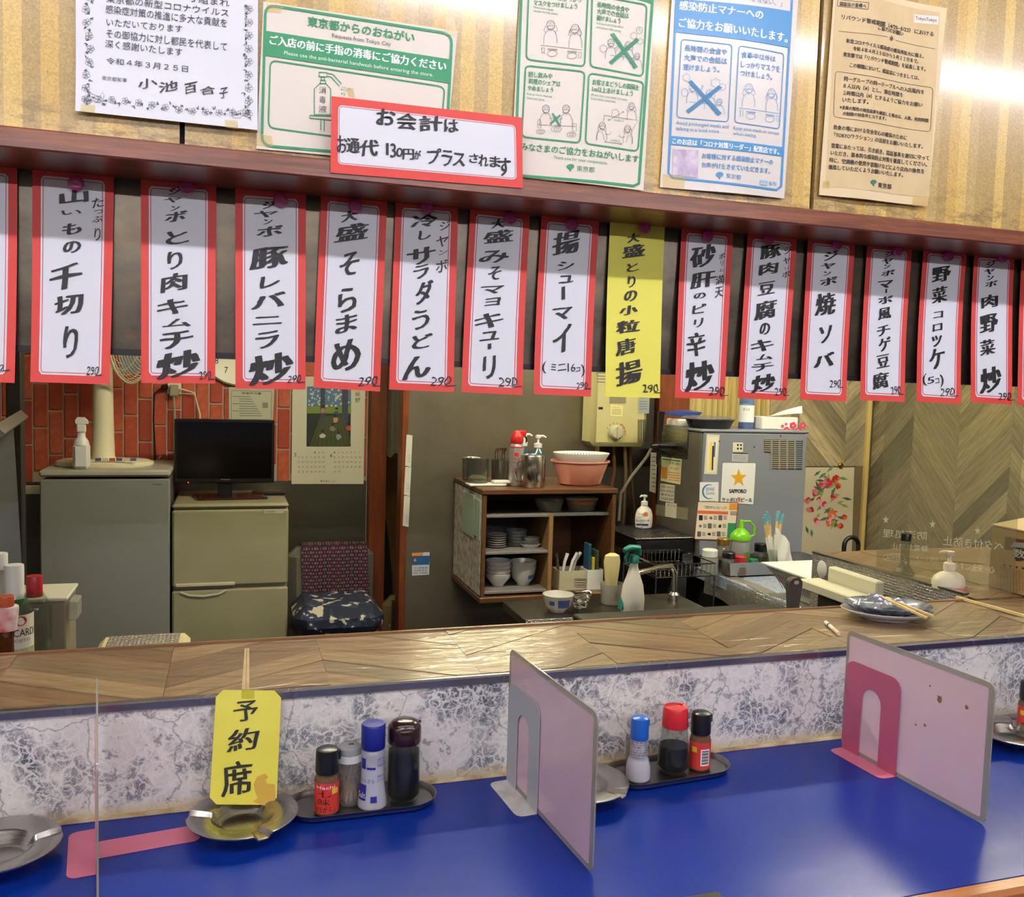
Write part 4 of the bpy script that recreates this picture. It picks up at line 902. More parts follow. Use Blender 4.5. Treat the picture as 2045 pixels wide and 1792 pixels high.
wraptext('small_print', c, 0.0185, [('減塩50%', 42, 40, 0.066, 0.070), ('さらさら', 42, 40, 0.072, 0.075), ('食塩', 42, 40, 0.076, 0.079), ('塩化', 40, 36, 0.050, 0.054), ('カリウム', 40, 40, 0.044, 0.048)], o, NAVYP, a); wrapband('mark', c, 0.0216, 0.014, 0.023, NAVYP, o, a + 6, 26, 6, 0.0202)
c = np.array((0.2535, 1.2845, TB)); o = thing('soy_bottle', 'round soy sauce bottle with dark brown spouted cap', 'bottle', c)
G().shell([(0.0, 0.0), (0.020, 0.0), (0.0235, 0.004), (0.0245, 0.012), (0.0245, 0.05), (0.024, 0.085), (0.023, 0.094), (0.0222, 0.094), (0.0232, 0.085), (0.0236, 0.05), (0.0236, 0.012), (0.019, 0.006), (0, 0.005)], c, 32).build('glass_body', GLASS, o)
G().lathe([(0.0, 0.0055), (0.0188, 0.0065), (0.0233, 0.012), (0.0233, 0.05), (0.0231, 0.078), (0, 0.0782)], c, 32).build('soy_sauce', SOY, o)
BRN = M('dark brown plastic', (44, 20, 14), 0.22, coat=0.3)
g = G().lathe([(0.0246, 0.0915), (0.0252, 0.093), (0.0252, 0.112), (0.0240, 0.117), (0.021, 0.1195), (0.0205, 0.1205), (0.019, 0.123), (0.012, 0.126), (0.0, 0.1268)], c, 32)
d = np.array((0.86, 0.5, 0)); g.tube([c + d * 0.020 + (0, 0, 0.110), c + d * 0.027 + (0, 0, 0.112), c + d * 0.032 + (0, 0, 0.1145)], [0.0045, 0.0035, 0.002], 8); g.build('cap', BRN, o)
# second tray
BLUEC = M('bright blue plastic', (26, 96, 190), 0.3)
c = np.array((0.628, 1.2575, TB)); c = np.array((0.6335, 1.2625, TB)); o = thing('shaker_bottle', 'bulb-shaped white seasoning shaker with bright blue cap', 'bottle', c)
G().lathe([(0.017, 0), (0.0198, 0.003), (0.0205, 0.012), (0.0195, 0.024), (0.0165, 0.036), (0.0138, 0.042), (0.0132, 0.066), (0.0125, 0.071)], c, 28).build('clear_body', clear('shaker plastic', (236, 236, 240), 0.06, 0.12, 0.25, (226, 226, 232)), o)
G().lathe([(0.0166, 0.0016), (0.0193, 0.004), (0.0199, 0.012), (0.0190, 0.024), (0.016, 0.0355), (0, 0.037)], c, 28).build('seasoning', SALT, o)
wrapband('label', c, 0.01405, 0.042, 0.068, M('silver label', (196, 196, 204), 0.4), o, r2=0.0136); a = face_ang(c)
wraptext('small_print', c, 0.0144, [(t, 0, 130, 0.0435 + k * 0.0042, 0.0468 + k * 0.0042) for k, t in enumerate(('名称調味料', '原材料名食塩', 'グルタミン酸', '内容量110g', '保存方法常温', '賞味期限'))], o, INK, a)
g = G().lathe([(0.0143, 0.0685), (0.0148, 0.070), (0.0145, 0.098), (0.0135, 0.1025), (0.010, 0.1045), (0, 0.105)], c, 28); g.box(c[0] + 0.011, c[0] + 0.0165, c[1] - 0.004, c[1] + 0.003, TB + 0.089, TB + 0.100, 0.001).build('cap', BLUEC, o)
c = np.array((0.7065, 1.2795, TB)); o = thing('soy_bottle', 'tapered half-full soy sauce bottle with red cap', 'bottle', c)
G().shell([(0.0, 0.0), (0.0235, 0.0), (0.0268, 0.003), (0.0272, 0.010), (0.0255, 0.035), (0.022, 0.064), (0.0205, 0.078), (0.0198, 0.078), (0.0212, 0.064), (0.0246, 0.035), (0.0264, 0.010), (0.022, 0.005), (0, 0.004)], c, 32).build('glass_body', GLASS, o)
G().lathe([(0.0, 0.0045), (0.0218, 0.0055), (0.0261, 0.010), (0.0243, 0.035), (0.0232, 0.044), (0, 0.0442)], c, 32).build('soy_sauce', SOY, o)
REDP = M('red plastic', (206, 40, 44), 0.35)
g = G().lathe([(0.0212, 0.0755), (0.0218, 0.077), (0.0205, 0.105), (0.019, 0.1085), (0.0165, 0.1075), (0, 0.1085)], c, 32); g.tube([c + (0.014, 0.008, 0.107), c + (0.019, 0.011, 0.110)], [0.004, 0.0015], 8); g.build('cap', REDP, o)
# ------------------------------------------------------------------ dividers with bookends
PINKP = M('pale pink paper', (250, 222, 230), 0.5, var=(9, (238, 204, 214), 0.5)); CASE = clear('grey card case edge', (214, 212, 204), 0.08, 0.15, 0.5, (196, 192, 180)); COVER = clear('card case cover', (255, 254, 254), 0.02, 0.1, 0.015)
def divider(label, P0, P1, paper_mat, be_label, ucol, bcol, by0, by1, blen=0.034, H=0.215):
    P0, P1 = np.array((*P0, TZ + 0.0014)), np.array((*P1, TZ + 0.0014)); u = _n(P1 - P0); L = np.linalg.norm(P1 - P0); nl = np.array((-u[1], u[0], 0.0))
    if nl[0] > 0: nl = -nl                                       # towards the guests' left
    o = thing('table_divider', label, 'divider', (P0 + P1) / 2, 'card dividers on the blue table')
    def P(a, b, e): return P0 + u * (L / 2 + a) + np.array((0, 0, 1.0)) * (H / 2 + b) + nl * e
    def outline(w, h, r, dx=0, dy=0): return [(x + dx, y + dy) for x, y in rrect(w, h, r, 5)]
    oo, ii = outline(L, H, 0.013), outline(L - 0.016, H - 0.016, 0.004, -0.002, -0.001)
    g = G(); n = len(oo)
    v = [P(*p, 0.0012) for p in oo] + [P(*p, 0.0012) for p in ii] + [P(*p, -0.0012) for p in oo] + [P(*p, -0.0012) for p in ii]
    f = []
    for k in range(n):
        j = (k + 1) % n; f += [(k, j, n + j, n + k), (2 * n + j, 2 * n + k, 3 * n + k, 3 * n + j), (j, k, 2 * n + k, 2 * n + j)]
    g.add(v, f).build('case_rim', CASE, o)
    if paper_mat:
        G().prism([P(*p, -0.0006) for p in ii], nl * 0.0012).build('inserted_paper', paper_mat, o)
    G().prism([P(*p, 0.00075) for p in ii], nl * 0.00045).build('cover_sheet', COVER, o); G().prism([P(*p, -0.0012) for p in ii], nl * 0.00045).build('cover_sheet', COVER, o)
    if paper_mat and 'brown' in label:
        for (a, b, s) in ((0.055, 0.052, 0.006), (0.105, 0.056, 0.0035), (0.035, 0.066, 0.002), (0.03, 0.0, 0.0025), (0.012, -0.006, 0.002)):
            G().add([P(a + s * math.cos(t) * random.uniform(.6, 1.2), b + s * math.sin(t) * random.uniform(.6, 1.4), 0.00125) for t in [k * 0.785 for k in range(8)]], [tuple(range(8))]).build('scuff', M('brown scuff', (150, 104, 70), .6), o, smooth=False)
    # bookend
    ya, yb = (P0[1] - by0), (P0[1] - by1); s0, s1 = ya / (-u[1]), yb / (-u[1])          # distances along the divider
    b = thing('bookend', be_label, 'bookend', P0 + u * (s0 + s1) / 2 - np.array((0, 0, 0.0014)), 'metal bookends holding the dividers')
    def Q(s, z, e): return np.array((P0[0], P0[1], TZ)) + u * s + np.array((0, 0, z)) + nl * e
    w = s1 - s0; hU = 0.165; hh = 0.128; hw = 0.045; m = (s0 + s1) / 2
    out = [(s0, 0.0008), (s0, hU - 0.02)] + [(s0 + 0.02 - 0.02 * math.cos(t), hU - 0.02 + 0.02 * math.sin(t)) for t in (0.4, 0.8, 1.2, 1.57)] + [(s1 - 0.02 + 0.02 * math.sin(t), hU - 0.02 + 0.02 * math.cos(t)) for t in (0.0, 0.4, 0.8, 1.2)] + [(s1, hU - 0.02), (s1, 0.0008)]
    out += [(m + hw / 2, 0.0008), (m + hw / 2, hh - hw / 2)] + [(m + hw / 2 * math.cos(t), hh - hw / 2 + hw / 2 * math.sin(t)) for t in (0.4, 0.8, 1.2, 1.57, 1.97, 2.37, 2.77)] + [(m - hw / 2, hh - hw / 2), (m - hw / 2, 0.0008)]
    G().prism([Q(s, z, 0.0020) for s, z in out], nl * 0.0009).build('upright', ucol, b)
    r = 0.012; bp = [(s0, 0.002), (s1, 0.002), (s1, blen - r)] + [(s1 - r + r * math.cos(t), blen - r + r * math.sin(t)) for t in (0.5, 1.0, 1.57)] + [(s0 + r - r * math.sin(t), blen - r + r * math.cos(t)) for t in (0.0, 0.5, 1.0)] + [(s0, blen - r)]
    G().prism([Q(s, 0.0003, e) for s, e in bp], (0, 0, 0.0009)).build('base_plate', bcol, b)
    tl = 0.128; r = 0.010; tp = [(m - hw / 2, 0.002), (m - hw / 2, -tl + r)] + [(m - hw / 2 + r - r * math.cos(t), -tl + r - r * math.sin(t)) for t in (0.5, 1.0, 1.57)] + [(m + hw / 2 - r + r * math.sin(t), -tl + r - r * math.cos(t)) for t in (0.0, 0.5, 1.0)] + [(m + hw / 2, -tl + r), (m + hw / 2, 0.002)]
    G().prism([Q(s, 0.0003, e) for s, e in tp], (0, 0, 0.0009)).build('tongue', bcol, b)
PINKB = M('pink enamel', (214, 118, 142), 0.4); PINKD = M('deep pink enamel', (190, 92, 124), 0.35); GREYE = M('pale grey enamel', (186, 190, 194), 0.35); WHE = M('scuffed white enamel', (220, 216, 214), 0.4, var=(40, (170, 158, 148), 0.7))
divider('edge-on clear table divider standing on the pink tongue bookend', (-0.1735, 1.318), (-0.1345, 1.02), None, 'pink metal bookend of the edge-on clear divider', PINKB, PINKB, 1.309, 1.186, 0.036)
divider('pale pink table divider with the pale grey bookend, between the two condiment trays', (0.430, 1.322), (0.455, 1.025), PINKP, 'pale grey metal bookend with scuffed white base', GREYE, WHE, 1.317, 1.198)
divider('pale pink table divider with brown scuffs and the deep pink bookend', (1.057, 1.301), (1.078, 0.999), PINKP, 'deep pink metal bookend under the scuffed divider', PINKD, PINKB, 1.297, 1.172)
# ------------------------------------------------------------------ reserved card
lean = _n((0, -(1.178 - 1.028), (1.3315 - 1.292) * 1.0))     # plane normal
D = Draw((0.02, 1.292, 1.028), lean)
YC = M('yellow laminated card', (236, 228, 84), 0.3, var=(14, (214, 206, 60), 0.35), coat=0.3)
q = [(432, 1378), (562, 1380), (552, 1608), (418, 1607)]
cc = []
for i in range(4):
    p = np.array(q[i], float); a, b_ = np.array(q[i - 1], float), np.array(q[(i + 1) % 4], float)
    cc += [p + _n(a - p) * 14, p + _n(b_ - p) * 14]
g = G().prism([D.pt(x, y, 0) for x, y in cc], -lean * 0.0014); o = g.build('reserved_card', YC); tag(o, 'yellow reserved card with cut corners standing in an ashtray', 'sign')
D.xf = zx(360, 1280, 4.073)
for ch, b_ in zip('予約席', ((440, 475, 638, 665), (390, 700, 640, 910), (340, 968, 590, 1275))): D.brush('lettering', ch, *b_, INK, 0.022, 0.02, 0.08)
st = [(600 + 60 * math.cos(t) + random.uniform(-8, 8), 1200 + 100 * math.sin(t) + random.uniform(-10, 10)) for t in [k * 0.42 for k in range(15)]]
D.poly('stain', [(625, 1105), (690, 1080), (715, 1110), (690, 1130), (700, 1160), (770, 1170), (776, 1290), (750, 1325), (690, 1345), (590, 1310), (630, 1280), (610, 1230), (595, 1170)], M('coffee stain', (208, 168, 62), 0.4), 0.0004)
D.poly('tape', [(498, 400), (604, 402), (602, 472), (498, 470)], clear('tape on card', (240, 240, 160), .06, .2, .3, (220, 214, 60)), 0.0006)
STICK = M('pale wood', (228, 200, 140), 0.55, var=(60, (206, 172, 110), 0.6))
for (x0, x1, x2, x3) in ((524, 540, 532, 500), (544, 560, 562, 536)):
    D.lay('chopstick#%d' % x0, [(x0, 62), (x1, 62), (x2, 392), (x3, 392)], [(0, 1, 2, 3)], STICK, 0.0)
for k in list(D.L):
    if k.startswith('chopstick'):
        gg = D.L.pop(k)[0]; G().prism(gg.v, -lean * 0.004).build('chopstick', STICK, o)
D.build(o)
# black menu holder at the table edge
p = at_z(1290, 1790, TZ + 0.022); q1 = at_z(1432, 1777, TZ + 0.022); G_ = G().box(p[0], q1[0], 0.885, q1[1] - 0.002, TZ + 0.0003, TZ + 0.022, 0.002)
tag(G_.build('black_box', BLACKP), 'flat black box near the wooden table edge', 'box')
# ------------------------------------------------------------------ on the ledge
LT = LZ + 0.0012
def plate(label, cx, cy, z, mat, R=0.094, tilt=0.0, group=None):
    g = G().lathe([(0.0, 0.004), (0.045, 0.004), (0.047, 0.0), (0.050, 0.0), (0.053, 0.004), (0.075, 0.009), (R, 0.018), (R + 0.0008, 0.0195), (R - 0.001, 0.0205), (0.072, 0.0125), (0.05, 0.008), (0.0, 0.0075)], (0, 0, 0), 40, 1.0, 0.72)
    g.v = [np.array((v[0] * math.cos(-.35) - v[1] * math.sin(-.35), v[0] * math.sin(-.35) + v[1] * math.cos(-.35), v[2])) + np.array((cx, cy, z)) for v in g.v]
    return tag(g.build('plate', mat), label, 'plate', group)
PLW = M('grey-white glazed plate', (190, 190, 192), 0.2, coat=0.4); PLB = M('dark blue patterned glaze', (60, 70, 88), 0.2, coat=0.4, var=(50, (150, 158, 170), 0.8))
plate('lower grey-white oval plate on the ledge under the patterned plate', 1.318, 1.505, LT, PLW, 0.094)
plate('upper dark blue patterned oval plate holding a crumpled bag', 1.320, 1.507, LT + 0.0115, PLB, 0.090)
# crumpled clear bag
n = 26; v = []
for j in range(n):
    for i in range(n):
        a, b_ = i / (n - 1), j / (n - 1); x = 1.262 + 0.105 * a + 0.02 * b_; y = 1.545 - 0.06 * b_ + 0.012 * math.sin(6 * a)
        h = math.sin(math.pi * a) ** 0.5 * math.sin(math.pi * b_) ** 0.5; z = LT + 0.024 + 0.021 * h * (1.15 - a) + 0.006 * math.sin(17 * a + 5 * b_) * h + 0.005 * math.sin(23 * b_ - 9 * a) * h
        v.append((x, y, z))
f = [(j * n + i, j * n + i + 1, (j + 1) * n + i + 1, (j + 1) * n + i) for j in range(n - 1) for i in range(n - 1)]
tag(link('crumpled_bag', v, f, clear('crumpled film', (210, 214, 226), 0.22, 0.12, 0.35, (190, 196, 212))), 'crumpled clear plastic bag lying on the patterned plate', 'bag')
def stick(name, label, p0, p1, r0=0.0032, r1=0.002, grp=None):
    p0, p1 = np.array(p0), np.array(p1); d = _n(p1 - p0); s = _n(np.cross(d, (0, 0, 1))); t = np.cross(s, d)
    v = [p0 + s * a * r0 + t * b_ * r0 for a, b_ in ((-1,-1),(1,-1),(1,1),(-1,1))] + [p1 + s * a * r1 + t * b_ * r1 for a, b_ in ((-1,-1),(1,-1),(1,1),(-1,1))]
    return tag(link(name, v, [(3,2,1,0),(4,5,6,7),(0,1,5,4),(1,2,6,5),(2,3,7,6),(3,0,4,7)], STICK), label, 'chopstick', grp)
g0 = 'chopsticks on the ledge'
za = LT + 0.0365; zb = LT + 0.030
pA = at_z(1748, 1187, za); pB = at_z(1790, 1230, zb)
stick('chopstick', 'pale chopstick of the pair laid across the stacked plates', at_z(1768, 1195, za), at_z(1864, 1231, zb), grp=g0); stick('chopstick', 'pale chopstick of the pair laid across the stacked plates', at_z(1752, 1190, za), at_z(1850, 1234, zb), grp=g0)
stick('chopstick', 'lone chopstick lying on the ledge in front of the carton', at_z(1910, 1193, LT + 0.003), at_z(2052, 1232, LT + 0.003), 0.0028, 0.0028, grp=g0)
pc0, pc1 = at_z(1649, 1243, LT + 0.004), at_z(1675, 1266, LT + 0.004)
o = thing('cigarette', 'short white filter stub with a dark ring lying on the ledge', 'cigarette', (pc0 + pc1) / 2 - (0, 0, 0.004))
for nm, a, b_, mt in (('tip', 0, .24, WHITEP), ('ring', .24, .32, DARK), ('paper', .32, .62, WHITEP), ('filter', .62, 1, M('beige filter', (222, 202, 176), .7))): G().tube([pc0 + (pc1 - pc0) * a, pc0 + (pc1 - pc0) * b_], 0.0038, 12).build(nm, mt, o)
# ================================================================== kitchen
def mpp(px, py, y):                                       # metres per picture unit at a depth plane
    return float(np.linalg.norm(at_y(px, py + 1, y) - at_y(px, py, y)))
def pb(x0, y0, x1, y1, d):                                # x and z range of a picture rectangle on the plane y = d
    m = (y0 + y1) / 2; n_ = (x0 + x1) / 2
    return at_y(x0, m, d)[0], at_y(x1, m, d)[0], at_y(n_, y1, d)[2], at_y(n_, y0, d)[2]
def YP(d): return Draw((0, d, 1), (0, -1, 0))
def XP(x): return Draw((x, 3, 1), (-1, 0, 0))
# ---- back wall with upright bricks
WBY = 4.45
wb = slab('wall_back', XL, 0.66, WBY, WBY + 0.06, 0, ZC, M('grey mortar sheet', (176, 158, 138), 0.6))
BR = [M('brick red %d' % k, c, 0.42, var=(30, (150, 62, 40), 0.6), bump=(60, 0.2)) for k, c in enumerate(((186, 84, 56), (172, 70, 46), (196, 98, 68), (160, 66, 46)))]
bme = G().box(-0.0275, 0.0275, -0.004, 0.004, -0.096, 0.096, 0.003)
bmes = []
for m_ in BR:
    t = bme.build('brick', m_, None, (0, 0, 0)); bmes.append(t.data); bpy.data.objects.remove(t)
wbl = root_loc(wb); x = -1.0; k = 0
while x < 0.64:
    z = 1.155 + (k * 0.077 % 0.2) - 0.1
    while z < 1.85:
        if z - 0.096 > 1.03:
            t = bpy.data.objects.new('brick', random.choice(bmes)); col.objects.link(t); t.parent = wb
            t.location = tuple(np.array((x, WBY - 0.003, z)) - wbl)
        z += 0.2
    x += 0.0625; k += 1
for zz, k in ((1.17, 0),):
    pass
G().box(-1.05, -0.74, WBY - 0.014, WBY - 0.0005, 1.085, 1.125, 0.002).build('ledge_strip', CREAM, wb)
G().box(-1.05, 0.655, WBY - 0.008, WBY - 0.0005, 0.0, 1.14).build('steel_wainscot', mat_steel('green-grey steel wainscot', (128, 128, 112), 0.34, (90, 86, 70), 0.4, (1, 1, 40), 0.06), wb, smooth=False)
# ---- doorway with brown posts and lace curtain
POST = mat_wood('red-brown post wood', (92, 42, 16), (136, 68, 28), 0.4, (20, 20, 2))
slab('trim_2', 0.662, 0.745, 4.38, 4.60, 0, ZC, POST, 0.004)
a_ = at_y(806, 900, 3.99)[0]
slab('trim_3', a_ - 0.01, a_ + 0.02, 3.985, 4.08, 0, ZC, POST, 0.003)
slab('wall_passage', 0.745, 1.2, 5.0, 5.06, 0, ZC, M('ochre plaster', (150, 110, 54), 0.7))
WSY = 4.0
ws = slab('wall_steel', a_ + 0.021, 1.70, WSY, WSY + 0.05, 0, ZC, STEELD)
slab('wall_dark', 1.70, 2.02, WSY + 0.005, WSY + 0.05, 0, ZC, M('very dark board', (40, 36, 30), 0.7))  # one flat, very dark colour behind the heater
xa, xb = at_y(1312, 800, WSY)[0], at_y(1372, 800, WSY)[0]
slab('trim_4', xa, xb, WSY - 0.03, WSY + 0.05, 0, ZC, POST, 0.003)
xc, xd_, xe = at_y(1372, 800, WSY)[0], at_y(1537, 800, WSY)[0], at_y(1731, 850, WSY)[0]
wp_ = slab('wall_pine', xc, xd_, WSY, WSY + 0.05, 0, ZC, M('dark gap', (70, 56, 30), 0.8))
PINE = mat_plank('pine boards', [(196, 178, 112), (206, 188, 124), (184, 164, 100)], 0.45)
xx = xc
while xx < xd_:
    w_ = random.choice((0.03, 0.04, 0.055)); x1_ = min(xx + w_, xd_)
    t = G().box(-0.65, 0.65, -(x1_ - xx) / 2 + 0.0006, (x1_ - xx) / 2 - 0.0006, 0, 0.004).build('board', PINE, None, (0, 0, 0), False)
    t.parent = wp_; mm = Matrix(((0, 1, 0, 0), (0, 0, -1, 0), (-1, 0, 0, 0), (0, 0, 0, 1)))
    for i, vv in enumerate(np.array(((xx + x1_) / 2, WSY - 0.0005, 1.25)) - root_loc(wp_)): mm[i][3] = vv
    t.matrix_basis = mm; xx = x1_
whb = slab('wall_herringbone', xd_, XR, WSY, WSY + 0.05, 0, ZC, M('herringbone backing', (112, 98, 72), 0.7))
HB = mat_plank('greyed herringbone planks', [(134, 126, 104), (178, 167, 136), (122, 117, 100), (204, 190, 154), (156, 144, 116), (190, 178, 148)], 0.4, 0.15)
zb0 = at_y(1660, 931, WSY)[2]
chevron(whb, (xd_ + 0.002, WSY - 0.001, zb0), (1, 0, 0), (0, 0, 1), XR - 0.03 - xd_, 2.0 - zb0, 0.30, 0.105, HB, 0.003, 1.0, 0.12, 0.001)
G().box(xe - 0.012, xe + 0.012, WSY - 0.022, WSY - 0.0005, 0.4, 2.0, 0.002).build('pine_strip', M('yellow pine strip', (214, 190, 118), 0.5), whb)
wr = bpy.data.objects['wall_right']
chevron(wr, (XR - 0.001, 3.99, 0.5), (0, -1, 0), (0, 0, 1), 1.75, 1.5, 0.30, 0.105, HB, 0.003, 1.0, 0.0, 0.001)
# floral panel below the herringbone
D = YP(WSY - 0.006); fl = paper('floral_panel', D, [(1600, 934), (1706, 934), (1700, 1140), (1592, 1140)], M('pale floral film', (206, 196, 170), 0.4), 'pale panel printed with red and orange flowers beside the beer dispenser', 'panel', None, 0.004, 4, 4)
FLC = [M('flower print %d' % k, c, 0.5) for k, c in enumerate(((198, 52, 84), (214, 120, 140), (190, 40, 40), (226, 110, 50), (232, 170, 176)))]; LFC = [M('leaf print %d' % k, c, 0.5) for k, c in enumerate(((70, 122, 92), (110, 148, 96), (150, 168, 70), (60, 104, 84)))]
def blob(x, y, r, n=9): return [(x + r * random.uniform(.6, 1.2) * math.cos(6.283 * k / n), y + r * random.uniform(.6, 1.2) * math.sin(6.283 * k / n)) for k in range(n)]
for k in range(46):
    x, y = random.gauss(1652, 22), random.gauss(1000, 30); L_ = random.uniform(6, 14); a = random.uniform(0, 6.28)
    if 1608 < x < 1698: D.poly('leaf#%d' % k, [(x, y), (x + L_ * math.cos(a) - 3 * math.sin(a), y + L_ * math.sin(a) + 3 * math.cos(a)), (x + 2 * L_ * math.cos(a), y + 2 * L_ * math.sin(a)), (x + L_ * math.cos(a) + 3 * math.sin(a), y + L_ * math.sin(a) - 3 * math.cos(a))], random.choice(LFC), 0.0006 + 0.00001 * k)
for k, (x, y, r, c_) in enumerate(((1668, 955, 8, 2), (1652, 962, 9, 0), (1640, 968, 8, 0), (1625, 985, 7, 1), (1648, 1008, 8, 4), (1664, 995, 7, 1), (1612, 1000, 7, 1), (1660, 1030, 10, 3), (1655, 1042, 8, 3), (1676, 1052, 6, 2), (1684, 1035, 6, 2), (1635, 1000, 7, 4), (1618, 1020, 7, 1), (1672, 970, 6, 2), (1630, 1040, 7, 4))):
    for j in range(3): D.poly('flower#%d_%d' % (k, j), blob(x + random.uniform(-3, 3), y + random.uniform(-3, 3), r * (1 - 0.25 * j)), FLC[(c_ + (j == 1)) % 5], 0.0011 + 0.0001 * j + 0.00001 * k)
D.build(fl)
kn = at_y(1682, 930, WSY - 0.02); g = G().lathe([(0.016, 0), (0.016, 0.008), (0.010, 0.014), (0, 0.015)], (0, 0, 0), 14); g.v = [np.array((v[0], -v[2], v[1])) + kn + (0, 0.016, 0) for v in g.v]; g.build('brass_knob', M('brass', (170, 130, 60), 0.35, 1.0), whb)
# ---- lace curtain
n = 30; v = []
for j in range(21):
    for i in range(n + 1):
        x = 0.75 + 0.30 * i / n; z = 1.255 + 0.86 * j / 20 + (0.012 * math.sin(i * 1.1) + 0.02 * (i / n) if j == 0 else 0); v.append((x, 4.562 + 0.012 * math.sin(i * 0.9), z))
tag(link('lace_curtain', v, [(j * (n + 1) + i, j * (n + 1) + i + 1, (j + 1) * (n + 1) + i + 1, (j + 1) * (n + 1) + i) for j in range(20) for i in range(n)], clear('lace', (240, 236, 224), 0.01, 0.6, 0.62, (190, 182, 160))), 'white lace curtain with flower border in the narrow doorway', 'curtain')
G().tube([(0.745, 4.56, 2.108), (1.06, 4.56, 2.108)], 0.006, 8)
tag(G().tube([(0.747, 4.56, 2.112), (1.05, 4.56, 2.112)], 0.006, 8).build('curtain_rod', M('brass', (170, 130, 60), 0.35, 1.0)), 'thin brass rod carrying the lace curtain', 'rod')
# ---- fridges
FR1 = M('brushed silver laminate', (150, 152, 148), 0.38, 0.25, var=(3, (132, 134, 130), 0.4)); FR1T = M('pale grey lid plastic', (178, 176, 162), 0.5, var=(8, (150, 144, 124), 0.5)); FR2 = M('beige grey enamel', (150, 146, 116), 0.42, var=(4, (132, 126, 98), 0.5))
o = thing('freezer', 'silver single-door freezer carrying the white fan', 'fridge', (-0.48, 4.19, 0))
G().box(-0.727, -0.238, 3.985, 4.435, 0.02, 1.205, 0.006).build('body', M('dark grey enamel', (84, 84, 82), 0.5), o)
G().box(-0.73, -0.236, 3.945, 4.434, 1.2155, 1.243, 0.008).build('lid', FR1T, o)
G().box(-0.727, -0.238, 3.945, 3.982, 0.06, 1.205, 0.005).build('door', FR1, o)
bd = YP(3.944); bd.row('brand', 'SHARP', 305, 966, 324, 966.5, 3, DARK); bd.build(o)
for x in (-0.70, -0.27): G().box(x - 0.02, x + 0.02, 4.0, 4.04, 0, 0.02).build('foot', DARK, o)
o = thing('refrigerator', 'beige two-door refrigerator under the television', 'fridge', (0.01, 4.19, 0))
G().box(-0.228, 0.246, 3.985, 4.435, 0.02, 1.075, 0.008).build('body', FR2, o); G().box(-0.230, 0.248, 3.95, 4.434, 1.076, 1.098, 0.01).build('top', FR2, o)
d1 = G().box(-0.229, 0.247, 3.948, 3.983, 0.742, 1.072, 0.008).build('door', FR2, o); d2 = G().box(-0.229, 0.247, 3.948, 3.983, 0.06, 0.728, 0.008).build('door', FR2, o)
G().box(-0.215, 0.025, 3.938, 3.950, 0.744, 0.760, 0.004).build('handle', M('pale handle plastic', (186, 182, 156), 0.4), d1)
G().tube([(-0.195, 3.945, 0.722), (-0.16, 3.943, 0.708), (-0.10, 3.942, 0.702), (-0.04, 3.943, 0.710), (-0.01, 3.945, 0.724)], 0.005, 8).build('handle', M('pale handle plastic', (186, 182, 156), 0.4), d2)
bd = YP(3.9465); bd.poly('badge', [(528, 1018), (566, 1018), (566, 1026), (528, 1026)], M('badge silver', (176, 176, 160), .4), 0.0004); bd.row('brand', 'SHARP', 531, 1020, 549, 1020.3, 3.5, DARK, e=0.0008); bd.build(d1)
for x in (-0.20, 0.22): G().box(x - 0.02, x + 0.02, 4.0, 4.04, 0, 0.02).build('foot', DARK, o)
# ---- television
x0, x1, z0, z1 = pb(348, 838, 548, 965, 4.14)
o = thing('television', 'small black flat television standing on the beige refrigerator', 'television', ((x0 + x1) / 2, 4.16, 1.0985))
G().box(x0, x1, 4.14, 4.175, z0, z1, 0.004).build('bezel', BLACKP, o); G().box(x0 + 0.012, x1 - 0.012, 4.1385, 4.1405, z0 + 0.022, z1 - 0.012).build('screen', M('black screen', (3, 3, 4), 0.12), o, smooth=False)
G().box((x0 + x1) / 2 - 0.03, (x0 + x1) / 2 + 0.03, 4.155, 4.18, 1.107, z0 + 0.05, 0.003).build('neck', BLACKP, o)
G().prism([(x0 + 0.07, 4.20, 1.0990), (x1 - 0.06, 4.24, 1.0990), (x1 - 0.03, 4.08, 1.0990), (x0 + 0.10, 4.05, 1.0990)], (0, 0, 0.010)).build('stand', M('dark maroon gloss', (44, 18, 18), 0.15), o)
D = YP(4.139); D.row('brand', 'Panasonic', 442, 956, 459, 956.3, 3, M('silver print', (150, 150, 150), .4)); D.build(o)
p = at_y(376, 964, 4.139); G().box(p[0] - 0.002, p[0] + 0.002, 4.1375, 4.139, p[2] - 0.002, p[2] + 0.002).build('standby_light', M('red led', (255, 40, 20), .4, emit=6), o)
p = at_z(530, 975, 1.0985); tag(G().box(0.10, 0.245, 4.20, 4.30, 1.0987, 1.112, 0.004).build('set_top_box', BLACKP), 'flat black device lying behind the television stand', 'device')
